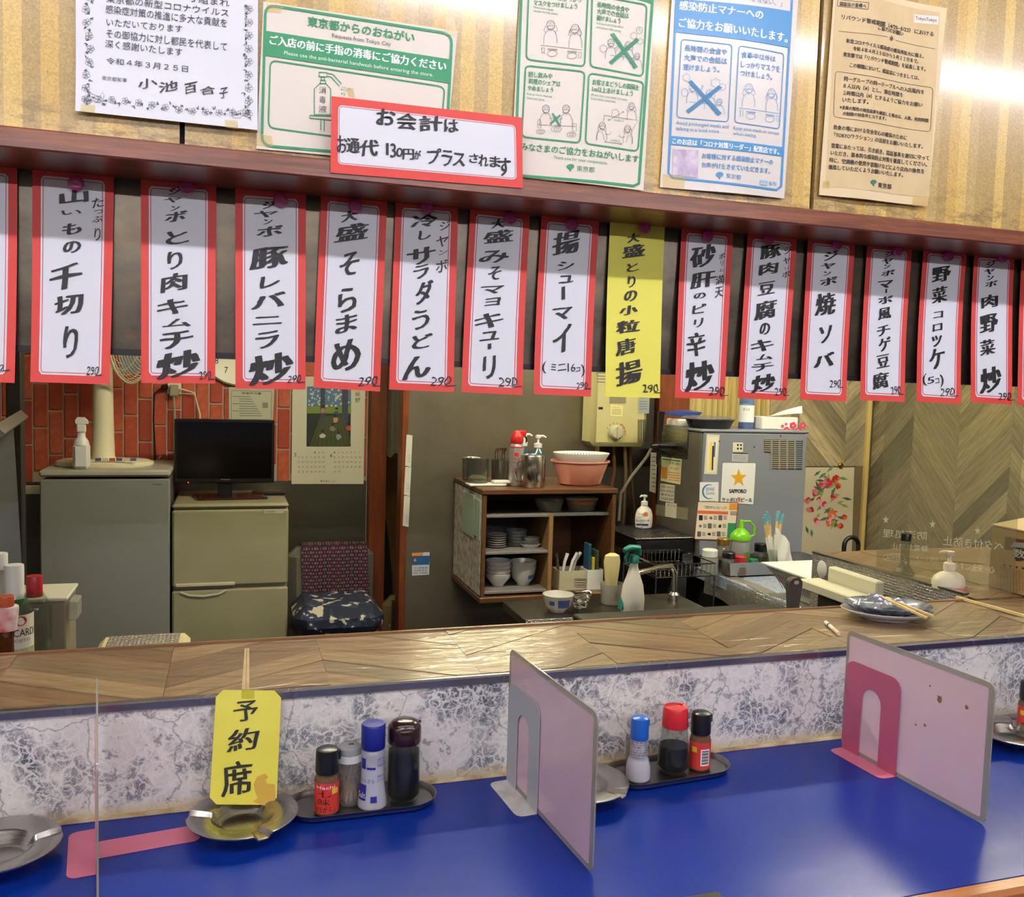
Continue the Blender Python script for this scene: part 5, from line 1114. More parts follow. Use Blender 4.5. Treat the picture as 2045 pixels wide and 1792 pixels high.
# ---- fan on the freezer
FZ = 1.2435; fc = at_z(222, 922, FZ); fx, fy = fc[0], 4.14
IV = M('ivory plastic', (224, 216, 182), 0.45); o = thing('electric_fan', 'ivory electric fan with thick column standing on the silver freezer', 'fan', (fx, fy, FZ))
G().lathe([(0.19, 0), (0.195, 0.008), (0.192, 0.020), (0.17, 0.028), (0, 0.030)], (fx, fy, FZ), 40, 1.0, 0.62).build('base', IV, o)
D = YP(fy - 0.118); 
for k, c_ in enumerate(((70, 76, 110), (200, 190, 170), (190, 80, 70), (80, 90, 130), (206, 200, 180), (90, 96, 140))): D.poly('button#%d' % k, [(190 + 14 * k, 915), (202 + 14 * k, 915), (202 + 14 * k, 921), (190 + 14 * k, 921)], M('control print %d' % k, c_, .5), 0.0)
D.build(o)
cx_ = at_y(206, 840, fy)[0]
G().lathe([(0.052, 0.028), (0.046, 0.045), (0.042, 0.20), (0.038, 0.42), (0.03, 0.50)], (cx_, fy, FZ), 20).build('column', IV, o)
hc = np.array((cx_ + 0.02, fy, FZ + 0.55)); g = G().lathe([(0, -0.09), (0.05, -0.085), (0.065, -0.05), (0.068, 0.02), (0.05, 0.045), (0, 0.05)], (0, 0, 0), 20)
ax = _n((0.93, -0.36, 0.0)); e1 = _n(np.cross((0, 0, 1), ax)); e2 = np.array((0, 0, 1.0)); FM = lambda u, w, h: hc + e1 * u + e2 * w + ax * h
g.v = [FM(v[0], v[1], v[2]) for v in g.v]; g.build('motor', IV, o)
for k in range(15):
    t = k / 14; r = 0.19 * math.sin(0.25 + 1.32 * t); h = 0.075 + 0.075 * math.cos(1.57 * t)
    G().tube([FM(r * math.cos(a), r * math.sin(a), h + 0.02) for a in np.linspace(0, 6.2832, 33)[:-1]], 0.0014, 5, True).build('guard_ring', IV, o)
    if k % 2 == 0: G().tube([FM(r * math.cos(a), r * math.sin(a), 0.11 - (h - 0.075) * 0.7) for a in np.linspace(0, 6.2832, 33)[:-1]], 0.0014, 5, True).build('guard_ring', IV, o)
G().tube([FM(0.192 * math.cos(a), 0.192 * math.sin(a), 0.10) for a in np.linspace(0, 6.2832, 41)[:-1]], 0.006, 6, True).build('guard_rim', IV, o)
for k in range(14):
    a = 6.2832 * k / 14; G().tube([FM(0.05 * math.cos(a), 0.05 * math.sin(a), 0.168)] + [FM(0.19 * math.sin(0.25 + 1.32 * t) * math.cos(a), 0.19 * math.sin(0.25 + 1.32 * t) * math.sin(a), 0.095 + 0.075 * math.cos(1.57 * t)) for t in (0.3, 0.6, 0.85, 1.0)], 0.0009, 4).build('guard_wire', IV, o)
for k in range(4):
    a = 1.57 * k + 0.4; G().prism([FM(r * math.cos(a + da), r * math.sin(a + da), h) for r, da, h in ((0.03, -0.3, 0.05), (0.15, -0.42, 0.05), (0.165, 0.0, 0.09), (0.14, 0.25, 0.11), (0.03, 0.35, 0.09))], ax * 0.002).build('blade', clear('smoky blade', (200, 210, 214), .05, .1, .4, (170, 180, 186)), o)
# ---- spray bottle on the freezer
def spray(label, c, s, body, head, square=True, tint=None, name='spray_bottle', trigger=1):
    o = thing(name, label, 'spray bottle', c)
    if square: G().lathe([(0.036 * s, 0), (0.038 * s, 0.004), (0.038 * s, 0.10 * s), (0.030 * s, 0.125 * s), (0.016 * s, 0.145 * s), (0.014 * s, 0.16 * s)], c, 4 * 4, 1, 0.8).build('body', body, o)
    else: G().lathe([(0.040 * s, 0), (0.046 * s, 0.006), (0.047 * s, 0.05 * s), (0.040 * s, 0.10 * s), (0.024 * s, 0.145 * s), (0.017 * s, 0.17 * s), (0.016 * s, 0.185 * s)], c, 24, 1, 0.7).build('body', body, o)
    zt = (0.16 if square else 0.185) * s
    G().lathe([(0.019 * s, zt), (0.019 * s, zt + 0.022 * s), (0.013 * s, zt + 0.03 * s)], c, 16).build('collar', head, o)
    d = np.array((trigger * 1.0, -0.25, 0)); d = _n(d)
    h0 = np.array(c) + (0, 0, zt + 0.045 * s)
    g = G().tube([h0 - d * 0.02 * s - (0, 0, 0.018 * s), h0 - d * 0.016 * s + (0, 0, 0.008 * s), h0 + d * 0.02 * s + (0, 0, 0.012 * s), h0 + d * 0.05 * s + (0, 0, 0.004 * s)], [0.013 * s, 0.015 * s, 0.014 * s, 0.009 * s], 10); g.build('spray_head', head, o)
    G().tube([h0 + d * 0.03 * s, h0 + d * 0.04 * s - (0, 0, 0.025 * s), h0 + d * 0.032 * s - (0, 0, 0.05 * s)], [0.005 * s, 0.006 * s, 0.004 * s], 8).build('trigger', head, o)
    return o
p = at_z(163, 937, FZ); p[2] = FZ + 0.0005; o = thing('spray_bottle', 'plain white spray bottle beside the fan base', 'spray bottle', p)
G().box(p[0] - 0.032, p[0] + 0.032, p[1] - 0.022, p[1] + 0.022, p[2], p[2] + 0.105, 0.012).build('body', WHITEP, o); G().lathe([(0.031, 0.098), (0.026, 0.118), (0.016, 0.132), (0.015, 0.15)], p, 20, 1, .75).build('shoulder', WHITEP, o)
G().box(p[0] - 0.017, p[0] + 0.017, p[1] - 0.014, p[1] + 0.014, p[2] + 0.15, p[2] + 0.185, 0.004).build('collar', WHITEP, o); G().prism([p + (-0.02, -0.012, 0.186), p + (0.026, -0.012, 0.186), p + (0.024, -0.012, 0.2), p + (0.01, -0.012, 0.213), p + (-0.014, -0.012, 0.213), p + (-0.022, -0.012, 0.2)], (0, 0.024, 0)).build('spray_head', WHITEP, o)
# ---- wall clock, permit, calendar, outlet
cc_ = at_y(478, 697, WBY - 0.02); o = thing('wall_clock', 'round cream wall clock with black numerals on the brick wall', 'clock', cc_)
g = G().lathe([(0.17, 0), (0.178, 0.012), (0.17, 0.022), (0.158, 0.016), (0, 0.014)], (0, 0, 0), 40); g.v = [np.array((v[0], -v[2], v[1])) + cc_ + (0, 0.01, 0) for v in g.v]; g.build('case', M('cream clock plastic', (222, 218, 196), 0.4), o)
gg = G(); 
for k in range(1, 13):
    v, f = glyphs(str(k)); a = math.radians(90 - 30 * k); gg.add([cc_ + (0.118 * math.cos(a) + (p_[0] - .5) * (0.016 if k < 10 else 0.026), -0.0065, 0.118 * math.sin(a) + (p_[1] - .5) * 0.03) for p_ in v], f)
gg.build('numerals', INK, o, smooth=False)
for a, L_ in ((200, 0.07), (100, 0.11)): G().tube([cc_ + (0, -0.008, 0), cc_ + (L_ * math.cos(math.radians(a)), -0.008, L_ * math.sin(math.radians(a)))], 0.002, 6).build('hand', INK, o)
D = YP(WBY - 0.012); o = paper('permit_paper', D, [(457, 773), (548, 776), (545, 842), (457, 842)], M('grey-green certificate paper', (186, 186, 160), 0.5), 'pale framed permit sheet taped to the brick wall behind the television', 'certificate', None, 0.001, 3, 3)
D.frame('border', [(462, 780), (543, 782), (541, 838), (462, 838)], 1, 0.8, GREY); D.row('heading', '営業許可書', 483, 783, 522, 784, 4.5, DKG)
for k in range(9): D.line('text_line', [(464 + (0 if k % 3 == 0 else 14), 792 + 4.8 * k), (500 + (k * 37 % 34), 792.5 + 4.8 * k)], 1.1, GREY)
D.poly('seal', [(524, 804), (535, 804), (535, 815), (524, 815)], M('seal print', (130, 130, 118), .5), 0.001); D.build(o)
D = YP(WBY - 0.016); o = paper('wall_calendar', D, [(584, 752), (730, 752), (726, 967), (582, 967)], M('cream calendar paper', (214, 210, 184), 0.5), 'large calendar with a dark painting of children on a veranda', 'calendar', None, 0.002, 6, 6)
SKYB, WHT, GRN = M('picture blue', (84, 120, 150), .5), M('picture blossom', (206, 204, 190), .5), M('picture green', (120, 140, 50), .5)
D.poly('picture', [(613, 772), (701, 772), (700, 892), (612, 892)], M('picture dark', (32, 36, 34), .5), 0.0006)
D.poly('picture_sky#1', [(613, 772), (701, 772), (701, 818), (613, 818)], SKYB, 0.0008); D.poly('picture_field', [(613, 812), (701, 812), (701, 826), (613, 826)], GRN, 0.0010)
for k in range(70): x, y = random.uniform(616, 698), random.uniform(778, 812); D.poly('blossom', blob(x, y, random.uniform(1.2, 3), 6), WHT, 0.0011 + 0.000005 * k)
for x, w_ in ((640, 9), (683, 12)): D.poly('picture_post#%d' % x, [(x, 772), (x + w_, 772), (x + w_, 850), (x, 850)], M('picture slate', (56, 60, 76), .5), 0.0017)
D.poly('picture_floor', [(640, 832), (690, 828), (700, 892), (618, 892)], M('picture floor green', (62, 70, 36), .5), 0.0014)
for k in range(10): D.line('floor_line', [(640 + 5 * k, 834), (620 + 9 * k, 890)], 0.8, M('picture olive', (92, 96, 46), .5), 0.0018)
for x, y, c_ in ((645, 816, (180, 120, 100)), (672, 820, (60, 76, 120)), (696, 850, (200, 74, 50)), (670, 834, (190, 150, 120)), (644, 865, (210, 200, 190)), (676, 868, (150, 150, 170)), (664, 852, (140, 120, 110))):
    m_ = M('picture figure %d' % c_[0], c_, .5); D.poly('picture_child#%d' % x, blob(x, y + 5, 6, 8), m_, 0.0021); D.poly('picture_head#%d' % x, blob(x, y - 4, 3.2, 8), INK, 0.0022)
D.row('numbers', '5', 588, 905, 592, 905, 7, DKG); D.row('numbers', '6', 659, 906, 664, 906, 7, DKG)
dn = [0, 0]
for mth, x0_, first, days in ((0, 595, 4, 31), (1, 667, 0, 30)):
    for d_ in range(1, days + 1):
        c_ = (first + d_ - 1) % 7; r_ = (first + d_ - 1) // 7; D.row('dates', str(d_), x0_ + 8.2 * c_, 902 + 9.6 * r_, x0_ + 8.2 * c_ + (2.2 if d_ < 10 else 4.2), 902 + 9.6 * r_, 3.6, GREY)
D.row('footer', '◆ 日本画カレンダー', 640, 959, 672, 959.5, 4, DKG)
for k, ch in enumerate('坂野'): D.brush('title', ch, 709, 782 + 12 * k, 720, 793 + 12 * k, DKG, .02, .02)
D.build(o)
p = at_y(348, 775, WBY - 0.01); o = thing('wall_outlet', 'cream wall outlet with plugs on the brick wall above the television', 'outlet', p)
G().box(p[0] - 0.03, p[0] + 0.03, WBY - 0.022, WBY - 0.007, p[2] - 0.03, p[2] + 0.03, 0.004).build('plate', CREAM, o); G().box(p[0] - 0.02, p[0] + 0.02, WBY - 0.055, WBY - 0.022, p[2] - 0.04, p[2] + 0.015, 0.006).build('plug', M('grey plug', (150, 146, 120), .5), o); G().box(p[0] - 0.055, p[0] - 0.025, WBY - 0.05, WBY - 0.022, p[2] - 0.006, p[2] + 0.014, 0.005).build('plug', BLACKP, o)
tag(G().tube([(p[0] - 0.05, WBY - 0.04, p[2]), (p[0] - 0.085, WBY - 0.045, p[2] - 0.03), (p[0] - 0.088, WBY - 0.04, p[2] - 0.15), (p[0] - 0.078, WBY - 0.04, p[2] - 0.36), (p[0] - 0.06, WBY - 0.02, 1.262)], 0.004, 6).build('power_cord', BLACKP), 'thin black power cord hanging from the brick wall outlet', 'cord')
tag(G().tube([(p[0], WBY - 0.045, p[2] - 0.04), (p[0] + 0.005, WBY - 0.04, p[2] - 0.16), (p[0] + 0.003, WBY - 0.03, 1.16)], 0.006, 6).build('power_cord', M('grey plug', (150, 146, 120), .5)), 'grey-beige power cord hanging straight below the outlet', 'cord')
tag(G().tube([(p[0] + 0.02, WBY - 0.04, p[2]), (p[0] + 0.09, WBY - 0.05, p[2] - 0.02), (p[0] + 0.115, WBY - 0.04, p[2] - 0.12), (p[0] + 0.118, WBY - 0.03, 1.16)], 0.004, 6).build('power_cord', IV), 'ivory power cord looping right of the outlet to the television', 'cord')
# ---- armchair with blanket and cushion
x0, x1, z0, z1 = pb(574, 1098, 744, 1275, 4.12)
o = thing('armchair', 'grey upholstered armchair beside the beige refrigerator', 'chair', ((x0 + x1) / 2, 4.16, 0)); GRF = M('grey upholstery', (98, 96, 84), 0.85, bump=(200, 0.2))
G().box(0.262, x1 + 0.02, 4.202, 4.325, 0.40, z1 - 0.01, 0.04).build('backrest', GRF, o); G().box(0.262, x1 + 0.02, 3.80, 4.20, 0.25, 0.52, 0.04).build('seat', GRF, o)
for x in (0.29, x1 - 0.01):
    for y in (3.85, 4.28): G().box(x - 0.02, x + 0.02, y - 0.02, y + 0.02, 0, 0.25).build('leg', DARK, o)
def mat_knit(name, dark, c1, c2, sc):
    m = bpy.data.materials.new(name); t, N, L = nodes(m); b = N['Principled BSDF']; g = N.new('ShaderNodeNewGeometry')
    sp = N.new('ShaderNodeSeparateXYZ'); L.new(g.outputs['Position'], sp.inputs[0])
    wx = math_node(N, L, 'SINE', math_node(N, L, 'MULTIPLY', sp.outputs[0], sc)); wz = math_node(N, L, 'SINE', math_node(N, L, 'MULTIPLY', sp.outputs[2], sc * 1.3)); wf = math_node(N, L, 'SINE', math_node(N, L, 'MULTIPLY', sp.outputs[0], sc * 3.3))
    p1 = math_node(N, L, 'GREATER_THAN', math_node(N, L, 'MULTIPLY', wx, wz), 0.25); p2 = math_node(N, L, 'GREATER_THAN', math_node(N, L, 'MULTIPLY', wf, wz), 0.62)
    c = mixc(N, L, p1, dark, c1); c = mixc(N, L, p2, c, c2); L.new(c, b.inputs['Base Color']); b.inputs['Roughness'].default_value = 0.9
    L.new(bumpn(N, L, noise(N, L, g.outputs['Position'], 260, 2), 0.4, 0.004), b.inputs['Normal']); return m
n = 24; v = []; f = []
xa_, xb_ = at_y(605, 1150, 4.15)[0], at_y(738, 1150, 4.15)[0]
prof = [(4.34, z1 - 0.12), (4.345, z1 - 0.02), (4.27, z1 + 0.012), (4.195, z1 - 0.006), (4.18, z1 - 0.05), (4.176, z1 - 0.15), (4.172, z1 - 0.25), (4.165, z1 - 0.345)]
for j, (y, z) in enumerate(prof):
    for i in range(n + 1):
        t = i / n; v.append((xa_ + (xb_ - xa_) * t + 0.006 * math.sin(j * 1.3), y - 0.006 * math.sin(t * 17 + j) * (j > 3), z - 0.012 * (t - 0.3) ** 2 * (j > 1)))
f = [(j * (n + 1) + i, (j + 1) * (n + 1) + i, (j + 1) * (n + 1) + i + 1, j * (n + 1) + i + 1) for j in range(len(prof) - 1) for i in range(n)]
tag(link('knitted_blanket', v, f, mat_knit('dark red knit', (26, 22, 34), (120, 34, 44), (104, 110, 116), 150)), 'dark red and navy patterned blanket draped over the armchair back', 'blanket')
def mat_cush():
    m = bpy.data.materials.new('navy camouflage print'); t, N, L = nodes(m); b = N['Principled BSDF']; g = N.new('ShaderNodeNewGeometry')
    f_ = noise(N, L, g.outputs['Position'], 16, 2, 0.5, 0.8); L.new(ramp(N, L, f_, [(0.0, (24, 30, 52)), (0.52, (40, 50, 80)), (0.6, (196, 188, 160))], 'CONSTANT'), b.inputs['Base Color']); b.inputs['Roughness'].default_value = 0.85; return m
g = G().box(0.27, x1 + 0.01, 3.80, 4.155, 0.522, 0.66, 0.05); tag(g.build('seat_cushion', mat_cush()), 'navy seat cushion with pale patches on the armchair', 'cushion')
# ---- things in the doorway
xq = at_y(765, 1180, 4.42)[0]
g = G().lathe([(0.05, 0), (0.075, 0.02), (0.07, 0.2), (0.055, 0.38), (0.03, 0.5), (0.008, 0.58)], (xq + 0.01, 4.60, 0.0), 14, 0.9, 0.7); 
g.v = [v_ + (0.02, 0, 0) for v_ in g.v]; g.v = [np.array((v_[0], v_[1], v_[2] * 1.6)) for v_ in g.v]; tag(g.build('black_bag', M('black nylon', (16, 15, 15), 0.6, bump=(30, .3))), 'tall black nylon bag hanging in the doorway', 'bag')
x0, x1, z0, z1 = pb(766, 1195, 803, 1262, 4.30)
o = thing('backpack', 'tan canvas backpack standing in the doorway', 'bag', ((x0 + x1) / 2, 4.36, 0)); TC = M('tan canvas', (124, 104, 60), 0.85, bump=(150, .2))
G().box(x0, x1 + 0.03, 4.30, 4.42, 0.26, z1, 0.045).build('body', TC, o); G().box(x0 + 0.02, x1, 4.27, 4.30, 0.3, z1 - 0.12, 0.014).build('pocket', TC, o); G().tube([(x0 + 0.045, 4.296, z1 - 0.01), (x0 + 0.04, 4.262, z1 - 0.10), (x0 + 0.035, 4.262, 0.35)], 0.008, 6).build('strap', DARK, o)
tag(G().box(0.80, 1.02, 4.24, 4.46, 0, 0.258, 0.005).build('low_stool', M('dark stool wood', (58, 36, 20), .6)), 'low dark wooden stool under the tan backpack', 'stool')
# papers on the door edge and sticker on the steel wall
for k, (y0_, y1_) in enumerate(((868, 930), (932, 988), (990, 1050))):
    D = YP(3.981); xs = 812 - 2.5 * k
    o = paper('paper_slip', D, [(xs, y0_), (xs + 12, y0_ + 2), (xs + 9, y1_ + 3), (xs - 3, y1_)], M('white slip', (206, 206, 196), .6), ('topmost', 'middle', 'lowest')[k] + ' white paper slip hanging on the brown door edge beside the steel wall', 'paper', 'paper slips on the door edge', 0.0006, 2, 3)
    for j in range(4): D.line('print', [(xs + 2, y1_ - 20 + 4 * j), (xs + 8, y1_ - 19.6 + 4 * j)], 1, M('pale print', (150, 170, 190), .6))
    D.build(o)
D = YP(WSY - 0.0006); o = paper('safety_sticker', D, [(823, 1105), (858, 1103), (857, 1148), (823, 1150)], M('sticker white', (210, 212, 214), .4), 'small blue, white and orange sticker on the steel wall', 'sticker', None, 0.0004, 2, 2)
D.poly('blue_field', [(823, 1111), (858, 1110), (857, 1128), (823, 1129)], M('sticker blue', (36, 90, 150), .4), 0.0005); D.poly('orange_field', [(823, 1105), (846, 1104), (844, 1111), (823, 1112)], M('sticker orange', (230, 150, 60), .4), 0.0005)
D.poly('orange_dot', blob(829, 1119, 3.5), M('sticker orange', (230, 150, 60), .4), 0.0008)
for k in range(3): D.row('lettering', ('ガス警報器', '点検済み', '03-3456')[k], 826, 1133 + 5 * k, 854, 1132.5 + 5 * k, 3.6, NAVYP)
D.build(o)
# ---- open dish cabinet on the steel wall
CX0, CX1, CY0, CY1, CZ0, CZ1 = 0.998, 1.60, 3.50, 3.985, 0.728, 1.206
CWD = mat_wood('brown cabinet laminate', (78, 50, 28), (108, 72, 42), 0.35, (3, 30, 30)); CIN = mat_wood('cabinet inside', (96, 64, 36), (122, 84, 50), 0.5, (3, 30, 30))
o = thing('dish_cabinet', 'open brown dish cabinet fixed to the steel wall', 'cabinet', ((CX0 + CX1) / 2, CY1, CZ0)); cab = o
G().box(CX0 - 0.005, CX1 + 0.005, CY0 - 0.005, CY1, CZ1 - 0.022, CZ1, 0.003).build('top', CWD, o); G().box(CX0 - 0.005, CX1 + 0.005, CY0 - 0.005, CY1, CZ0, CZ0 + 0.024, 0.003).build('bottom', CWD, o)
G().box(CX0, CX0 + 0.018, CY0, CY1, CZ0 + 0.0245, CZ1 - 0.0225, 0.002).build('side_panel', CWD, o); G().box(CX1 - 0.018, CX1, CY0, CY1, CZ0 + 0.0245, CZ1 - 0.0225, 0.002).build('side_panel', CWD, o)
G().box(CX0 + 0.0185, CX1 - 0.0185, CY1 - 0.01, CY1 - 0.002, CZ0 + 0.025, CZ1 - 0.023).build('back_panel', CIN, o)
SHG = M('grey shelf laminate', (120, 116, 116), 0.4)
zs = [at_y(1030, py, CY0 + 0.02)[2] for py in (1028, 1101, 1179)]; xdv = at_y(1094, 1100, CY0 + 0.02)[0]
for z in zs: G().box(CX0 + 0.019, xdv, CY0 + 0.015, CY1 - 0.012, z - 0.012, z, 0.002).build('shelf', SHG, o)
G().box(xdv + 0.0005, xdv + 0.02, CY0 + 0.015, CY1 - 0.012, CZ0 + 0.025, zs[0], 0.002).build('divider', mat_wood('pale divider', (126, 96, 58), (152, 120, 76), 0.5, (3, 30, 30)), o)
G().box(CX0 + 0.019, xdv - 0.001, CY1 - 0.03, CY1 - 0.012, zs[2], zs[0]).build('grey_back', M('grey back', (104, 104, 110), .5), o)
# marble film and cloths on the outer side
D = XP(CX0 - 0.0012); tlc, trc = at_x(907, 968, CX0), at_x(963, 990, CX0)
mbl = G().box(CX0 - 0.0022, CX0 - 0.0006, CY0 + 0.012, CY1 - 0.02, CZ0 + 0.03, CZ1 - 0.025).build('marble_film', M('mottled grey film', (206, 200, 186), .45, var=(34, (112, 104, 96), .85)), o, smooth=False)
for k, (ya, yb, za, zb_) in enumerate(((3.60, 3.80, 0.985, 1.168), (3.55, 3.60, 1.0, 1.162), (3.515, 3.55, 0.99, 1.158))):
    tag(G().box(CX0 - 0.010 + 0.001 * k, CX0 - 0.004 + 0.001 * k, ya + 0.001, yb - 0.001, za, zb_, 0.002).build('cloth_sheet', M('pale green cloth', (158, 178, 156), .8, bump=(60, .3))), ('wide', 'narrow', 'front')[k] + ' pale green paper cloth hanging on the marbled cabinet side', 'cloth', 'cloths on the cabinet side')
def st(px, py, z): p = at_z(px, py, z); p[2] = z; return p
# ---- dishes in the cabinet
POR = M('white porcelain', (206, 204, 196), 0.2, coat=0.3); PORB = M('porcelain blue print', (70, 90, 150), .3); GLS2 = clear('dish plastic', (220, 222, 214), .06, .1, .18)
def inside(px, y): return at_y(px, 1100, y)[0]
yq = 3.62
xs_ = inside(991, yq)
for k in range(6): tag(G().lathe([(0.022, 0), (0.026, 0.001), (0.043, 0.008), (0.0432, 0.0095), (0.026, 0.004), (0, 0.003)], (xs_, yq, zs[1] + 0.0005 + 0.0098 * k), 28).build('saucer', POR), 'white saucer in the cabinet shelf stack, %s' % ('at the bottom', 'second up', 'third up', 'fourth up', 'fifth up', 'on top')[k], 'saucer', 'saucers stacked in the cabinet')
xs_ = inside(1031, yq + 0.04)
for k in range(5): tag(G().shell([(0, 0), (0.042, 0), (0.046, 0.013), (0.0445, 0.013), (0.041, 0.0015), (0, 0.0015)], (xs_, yq + 0.04, zs[1] + 0.0005 + 0.0135 * k), 24).build('clear_dish', GLS2), 'clear plastic dish in the stack beside the white saucers, ' + ('at the bottom', 'second up', 'middle', 'fourth up', 'on top')[k], 'dish', 'clear dishes stacked in the cabinet')
xs_ = xdv - 0.052
for k in range(3): tag(G().shell([(0, 0), (0.03, 0), (0.042 - 0.003 * k, 0.014), (0.0405 - 0.003 * k, 0.0145), (0.03, 0.002), (0, 0.002)], (xs_ + 0.001 * k, yq - .02, zs[1] + 0.0005 + 0.0145 * k), 28, 1.1, .8).build('oval_dish', POR if k == 0 else GLS2), ('white oval dish at the bottom beside the clear dishes', 'clear oval dish resting on the white oval dish', 'topmost clear oval dish beside the clear dish stack')[k], 'dish', 'oval dishes in the cabinet')
xs_ = inside(996, yq)
for k in range(4): tag(G().shell([(0, 0), (0.025, 0), (0.027, 0.006), (0.052, 0.036), (0.0565, 0.055), (0.055, 0.0555), (0.050, 0.037), (0.025, 0.009), (0, 0.008)], (xs_, yq, zs[2] + 0.0005 + 0.0185 * k), 30).build('rice_bowl', POR), 'white bowl in the tall stack on the lowest shelf, %s' % ('at the bottom', 'second up', 'third up', 'on top')[k], 'bowl', 'bowls stacked in the cabinet')
xs_ = inside(1046, yq)
for k in range(2):
    o = thing('deep_bowl', ('deep white bowl with a small blue flower, at the bottom of its pair', 'deep white bowl on top of its pair beside the bowl stack')[k], 'bowl', (xs_, yq, zs[2] + 0.0005 + 0.02 * k), 'deep bowls in the cabinet'); cc0 = (xs_, yq, zs[2] + 0.0005 + 0.02 * k)
    G().shell([(0, 0), (0.027, 0), (0.029, 0.008), (0.048, 0.03), (0.058, 0.085), (0.0565, 0.0855), (0.0465, 0.032), (0.026, 0.011), (0, 0.010)], cc0, 30).build('body', POR, o)
    if k == 0: wrapband('blue_print', cc0, 0.0515, 0.032, 0.05, PORB, o, face_ang(cc0) + 45, 40, 6, 0.0548)
xs_ = xdv - 0.032; tag(G().shell([(0, 0), (0.022, 0), (0.024, 0.004), (0.026, 0.09), (0.025, 0.09), (0.023, 0.006), (0, 0.005)], (xs_, yq + 0.06, zs[2] + 0.0005), 20).build('drinking_glass', GLASS), 'clear drinking glass at the end of the lowest cabinet shelf', 'glass')
# upper compartment: clear trays
for k, (p0, p1, lab, mt) in enumerate(((1072, 1128, 'clear plastic food tray in the dark upper compartment', GLS2), (1134, 1196, 'clear plastic food tray with an orange edge in the upper compartment', GLS2))):
    xa0, xa1 = at_y(p0, 1005, 3.6)[0], at_y(p1, 1005, 3.6)[0]; zt_ = zs[0] + 0.0008
    o = thing('food_tray', lab, 'tray', ((xa0 + xa1) / 2, 3.65, zt_), 'clear food trays in the cabinet')
    zt_ = zs[0] + 0.0008 if k == 0 else zs[0] + 0.0008
    g = G(); w0, w1 = xa0, xa1
    g.shell([(0, 0), (0.05, 0), (0.062, 0.045), (0.0605, 0.045), (0.049, 0.0015), (0, 0.0015)], ((w0 + w1) / 2, 3.62, zt_), 4 * 6, (w1 - w0) / 0.124, 0.8).build('body', mt, o)
    G().lathe([(0.0635, 0.046), (0.0635, 0.056), (0.05, 0.062), (0, 0.062)], ((w0 + w1) / 2, 3.62, zt_), 24, (w1 - w0) / 0.124, 0.8).build('lid', GLS2 if k == 0 else M('frosted lid', (170, 170, 164), .4), o)
    if k: wrapband('orange_edge', ((w0 + w1) / 2, 3.62, zt_), 0.062, 0.030, 0.045, M('orange card', (226, 120, 50), .6), o, 250, 120, 10)
G().box(xdv + 0.02, CX1 - 0.019, CY0 + 0.03, CY1 - 0.012, zs[0] - 0.012, zs[0], 0.002).build('shelf', GLS2, cab)
# right compartment: utensil boxes
zb_ = CZ0 + 0.0245
x0, x1, z0, z1 = pb(1117, 1140, 1172, 1178, 3.56)
o = thing('utensil_box', 'beige utensil box full of white-handled tools in the cabinet', 'box', ((x0 + x1) / 2, 3.61, zb_))
def openbox(name, x0, x1, y0, y1, z0, z1, mat, par, t=0.003):
    g = G(); g.box(x0, x1, y0, y1, z0, z0 + t).box(x0, x0 + t, y0, y1, z0 + t, z1).box(x1 - t, x1, y0, y1, z0 + t, z1).box(x0 + t, x1 - t, y0, y0 + t, z0 + t, z1).box(x0 + t, x1 - t, y1 - t, y1, z0 + t, z1)
    return g.build(name, mat, par, smooth=False)
openbox('box_body', x0, x1, 3.56, 3.66, zb_, zb_ + 0.085, M('beige box plastic', (186, 180, 152), .5), o)
D = YP(3.5595); D.frame('label', [(1148, 1156), (1171, 1157), (1171, 1173), (1148, 1172)], 1, .8, DKG)
for k in range(3): D.line('label_line', [(1150, 1159 + 4.5 * k), (1169, 1159.5 + 4.5 * k)], 1.2, DKG)
D.build(o)
for k, (dx, tilt, c_) in enumerate(((0.02, 0.03, WHITEP), (0.05, 0.05, WHITEP), (0.065, 0.055, M('pale handle', (214, 206, 180), .5)), (0.085, 0.02, STEEL), (0.03, -0.02, STEEL))):
    tag(G().tube([(x0 + dx, 3.60 + 0.01 * k, zb_ + 0.004), (x0 + dx + tilt * 0.6, 3.60 + 0.01 * k, zb_ + 0.12), (x0 + dx + tilt, 3.60 + 0.008 * k, zb_ + 0.155)], [0.005, 0.007, 0.008], 10).build('kitchen_tool', c_), ('white-handled kitchen tool leaning in the beige box, first from the divider', 'white-handled kitchen tool leaning in the middle of the beige box', 'cream-handled kitchen tool in the beige box', 'steel kitchen tool at the far end of the beige box', 'steel kitchen tool leaning back in the beige box')[k], 'kitchen tool', 'tools in the beige box')
x0, x1, z0, z1 = pb(1173, 1140, 1204, 1180, 3.55); o = thing('white_bin', 'narrow white box holding blue and yellow packets in the cabinet', 'box', ((x0 + x1) / 2, 3.59, zb_)); openbox('box_body', x0, x1, 3.55, 3.64, zb_, zb_ + 0.088, WHITEP, o)
for k, (c_, h, l) in enumerate((((34, 80, 110), 0.20, 'teal'), ((206, 180, 50), 0.14, 'yellow'), ((60, 84, 70), 0.17, 'green'))): tag(G().box(x0 + 0.008 + 0.019 * k, x0 + 0.022 + 0.019 * k, 3.565, 3.625, zb_ + 0.0035, zb_ + h, 0.003).build('food_packet', M('packet ' + l, c_, .45)), l + ' food packet standing in the narrow white box', 'packet', 'packets in the white box')
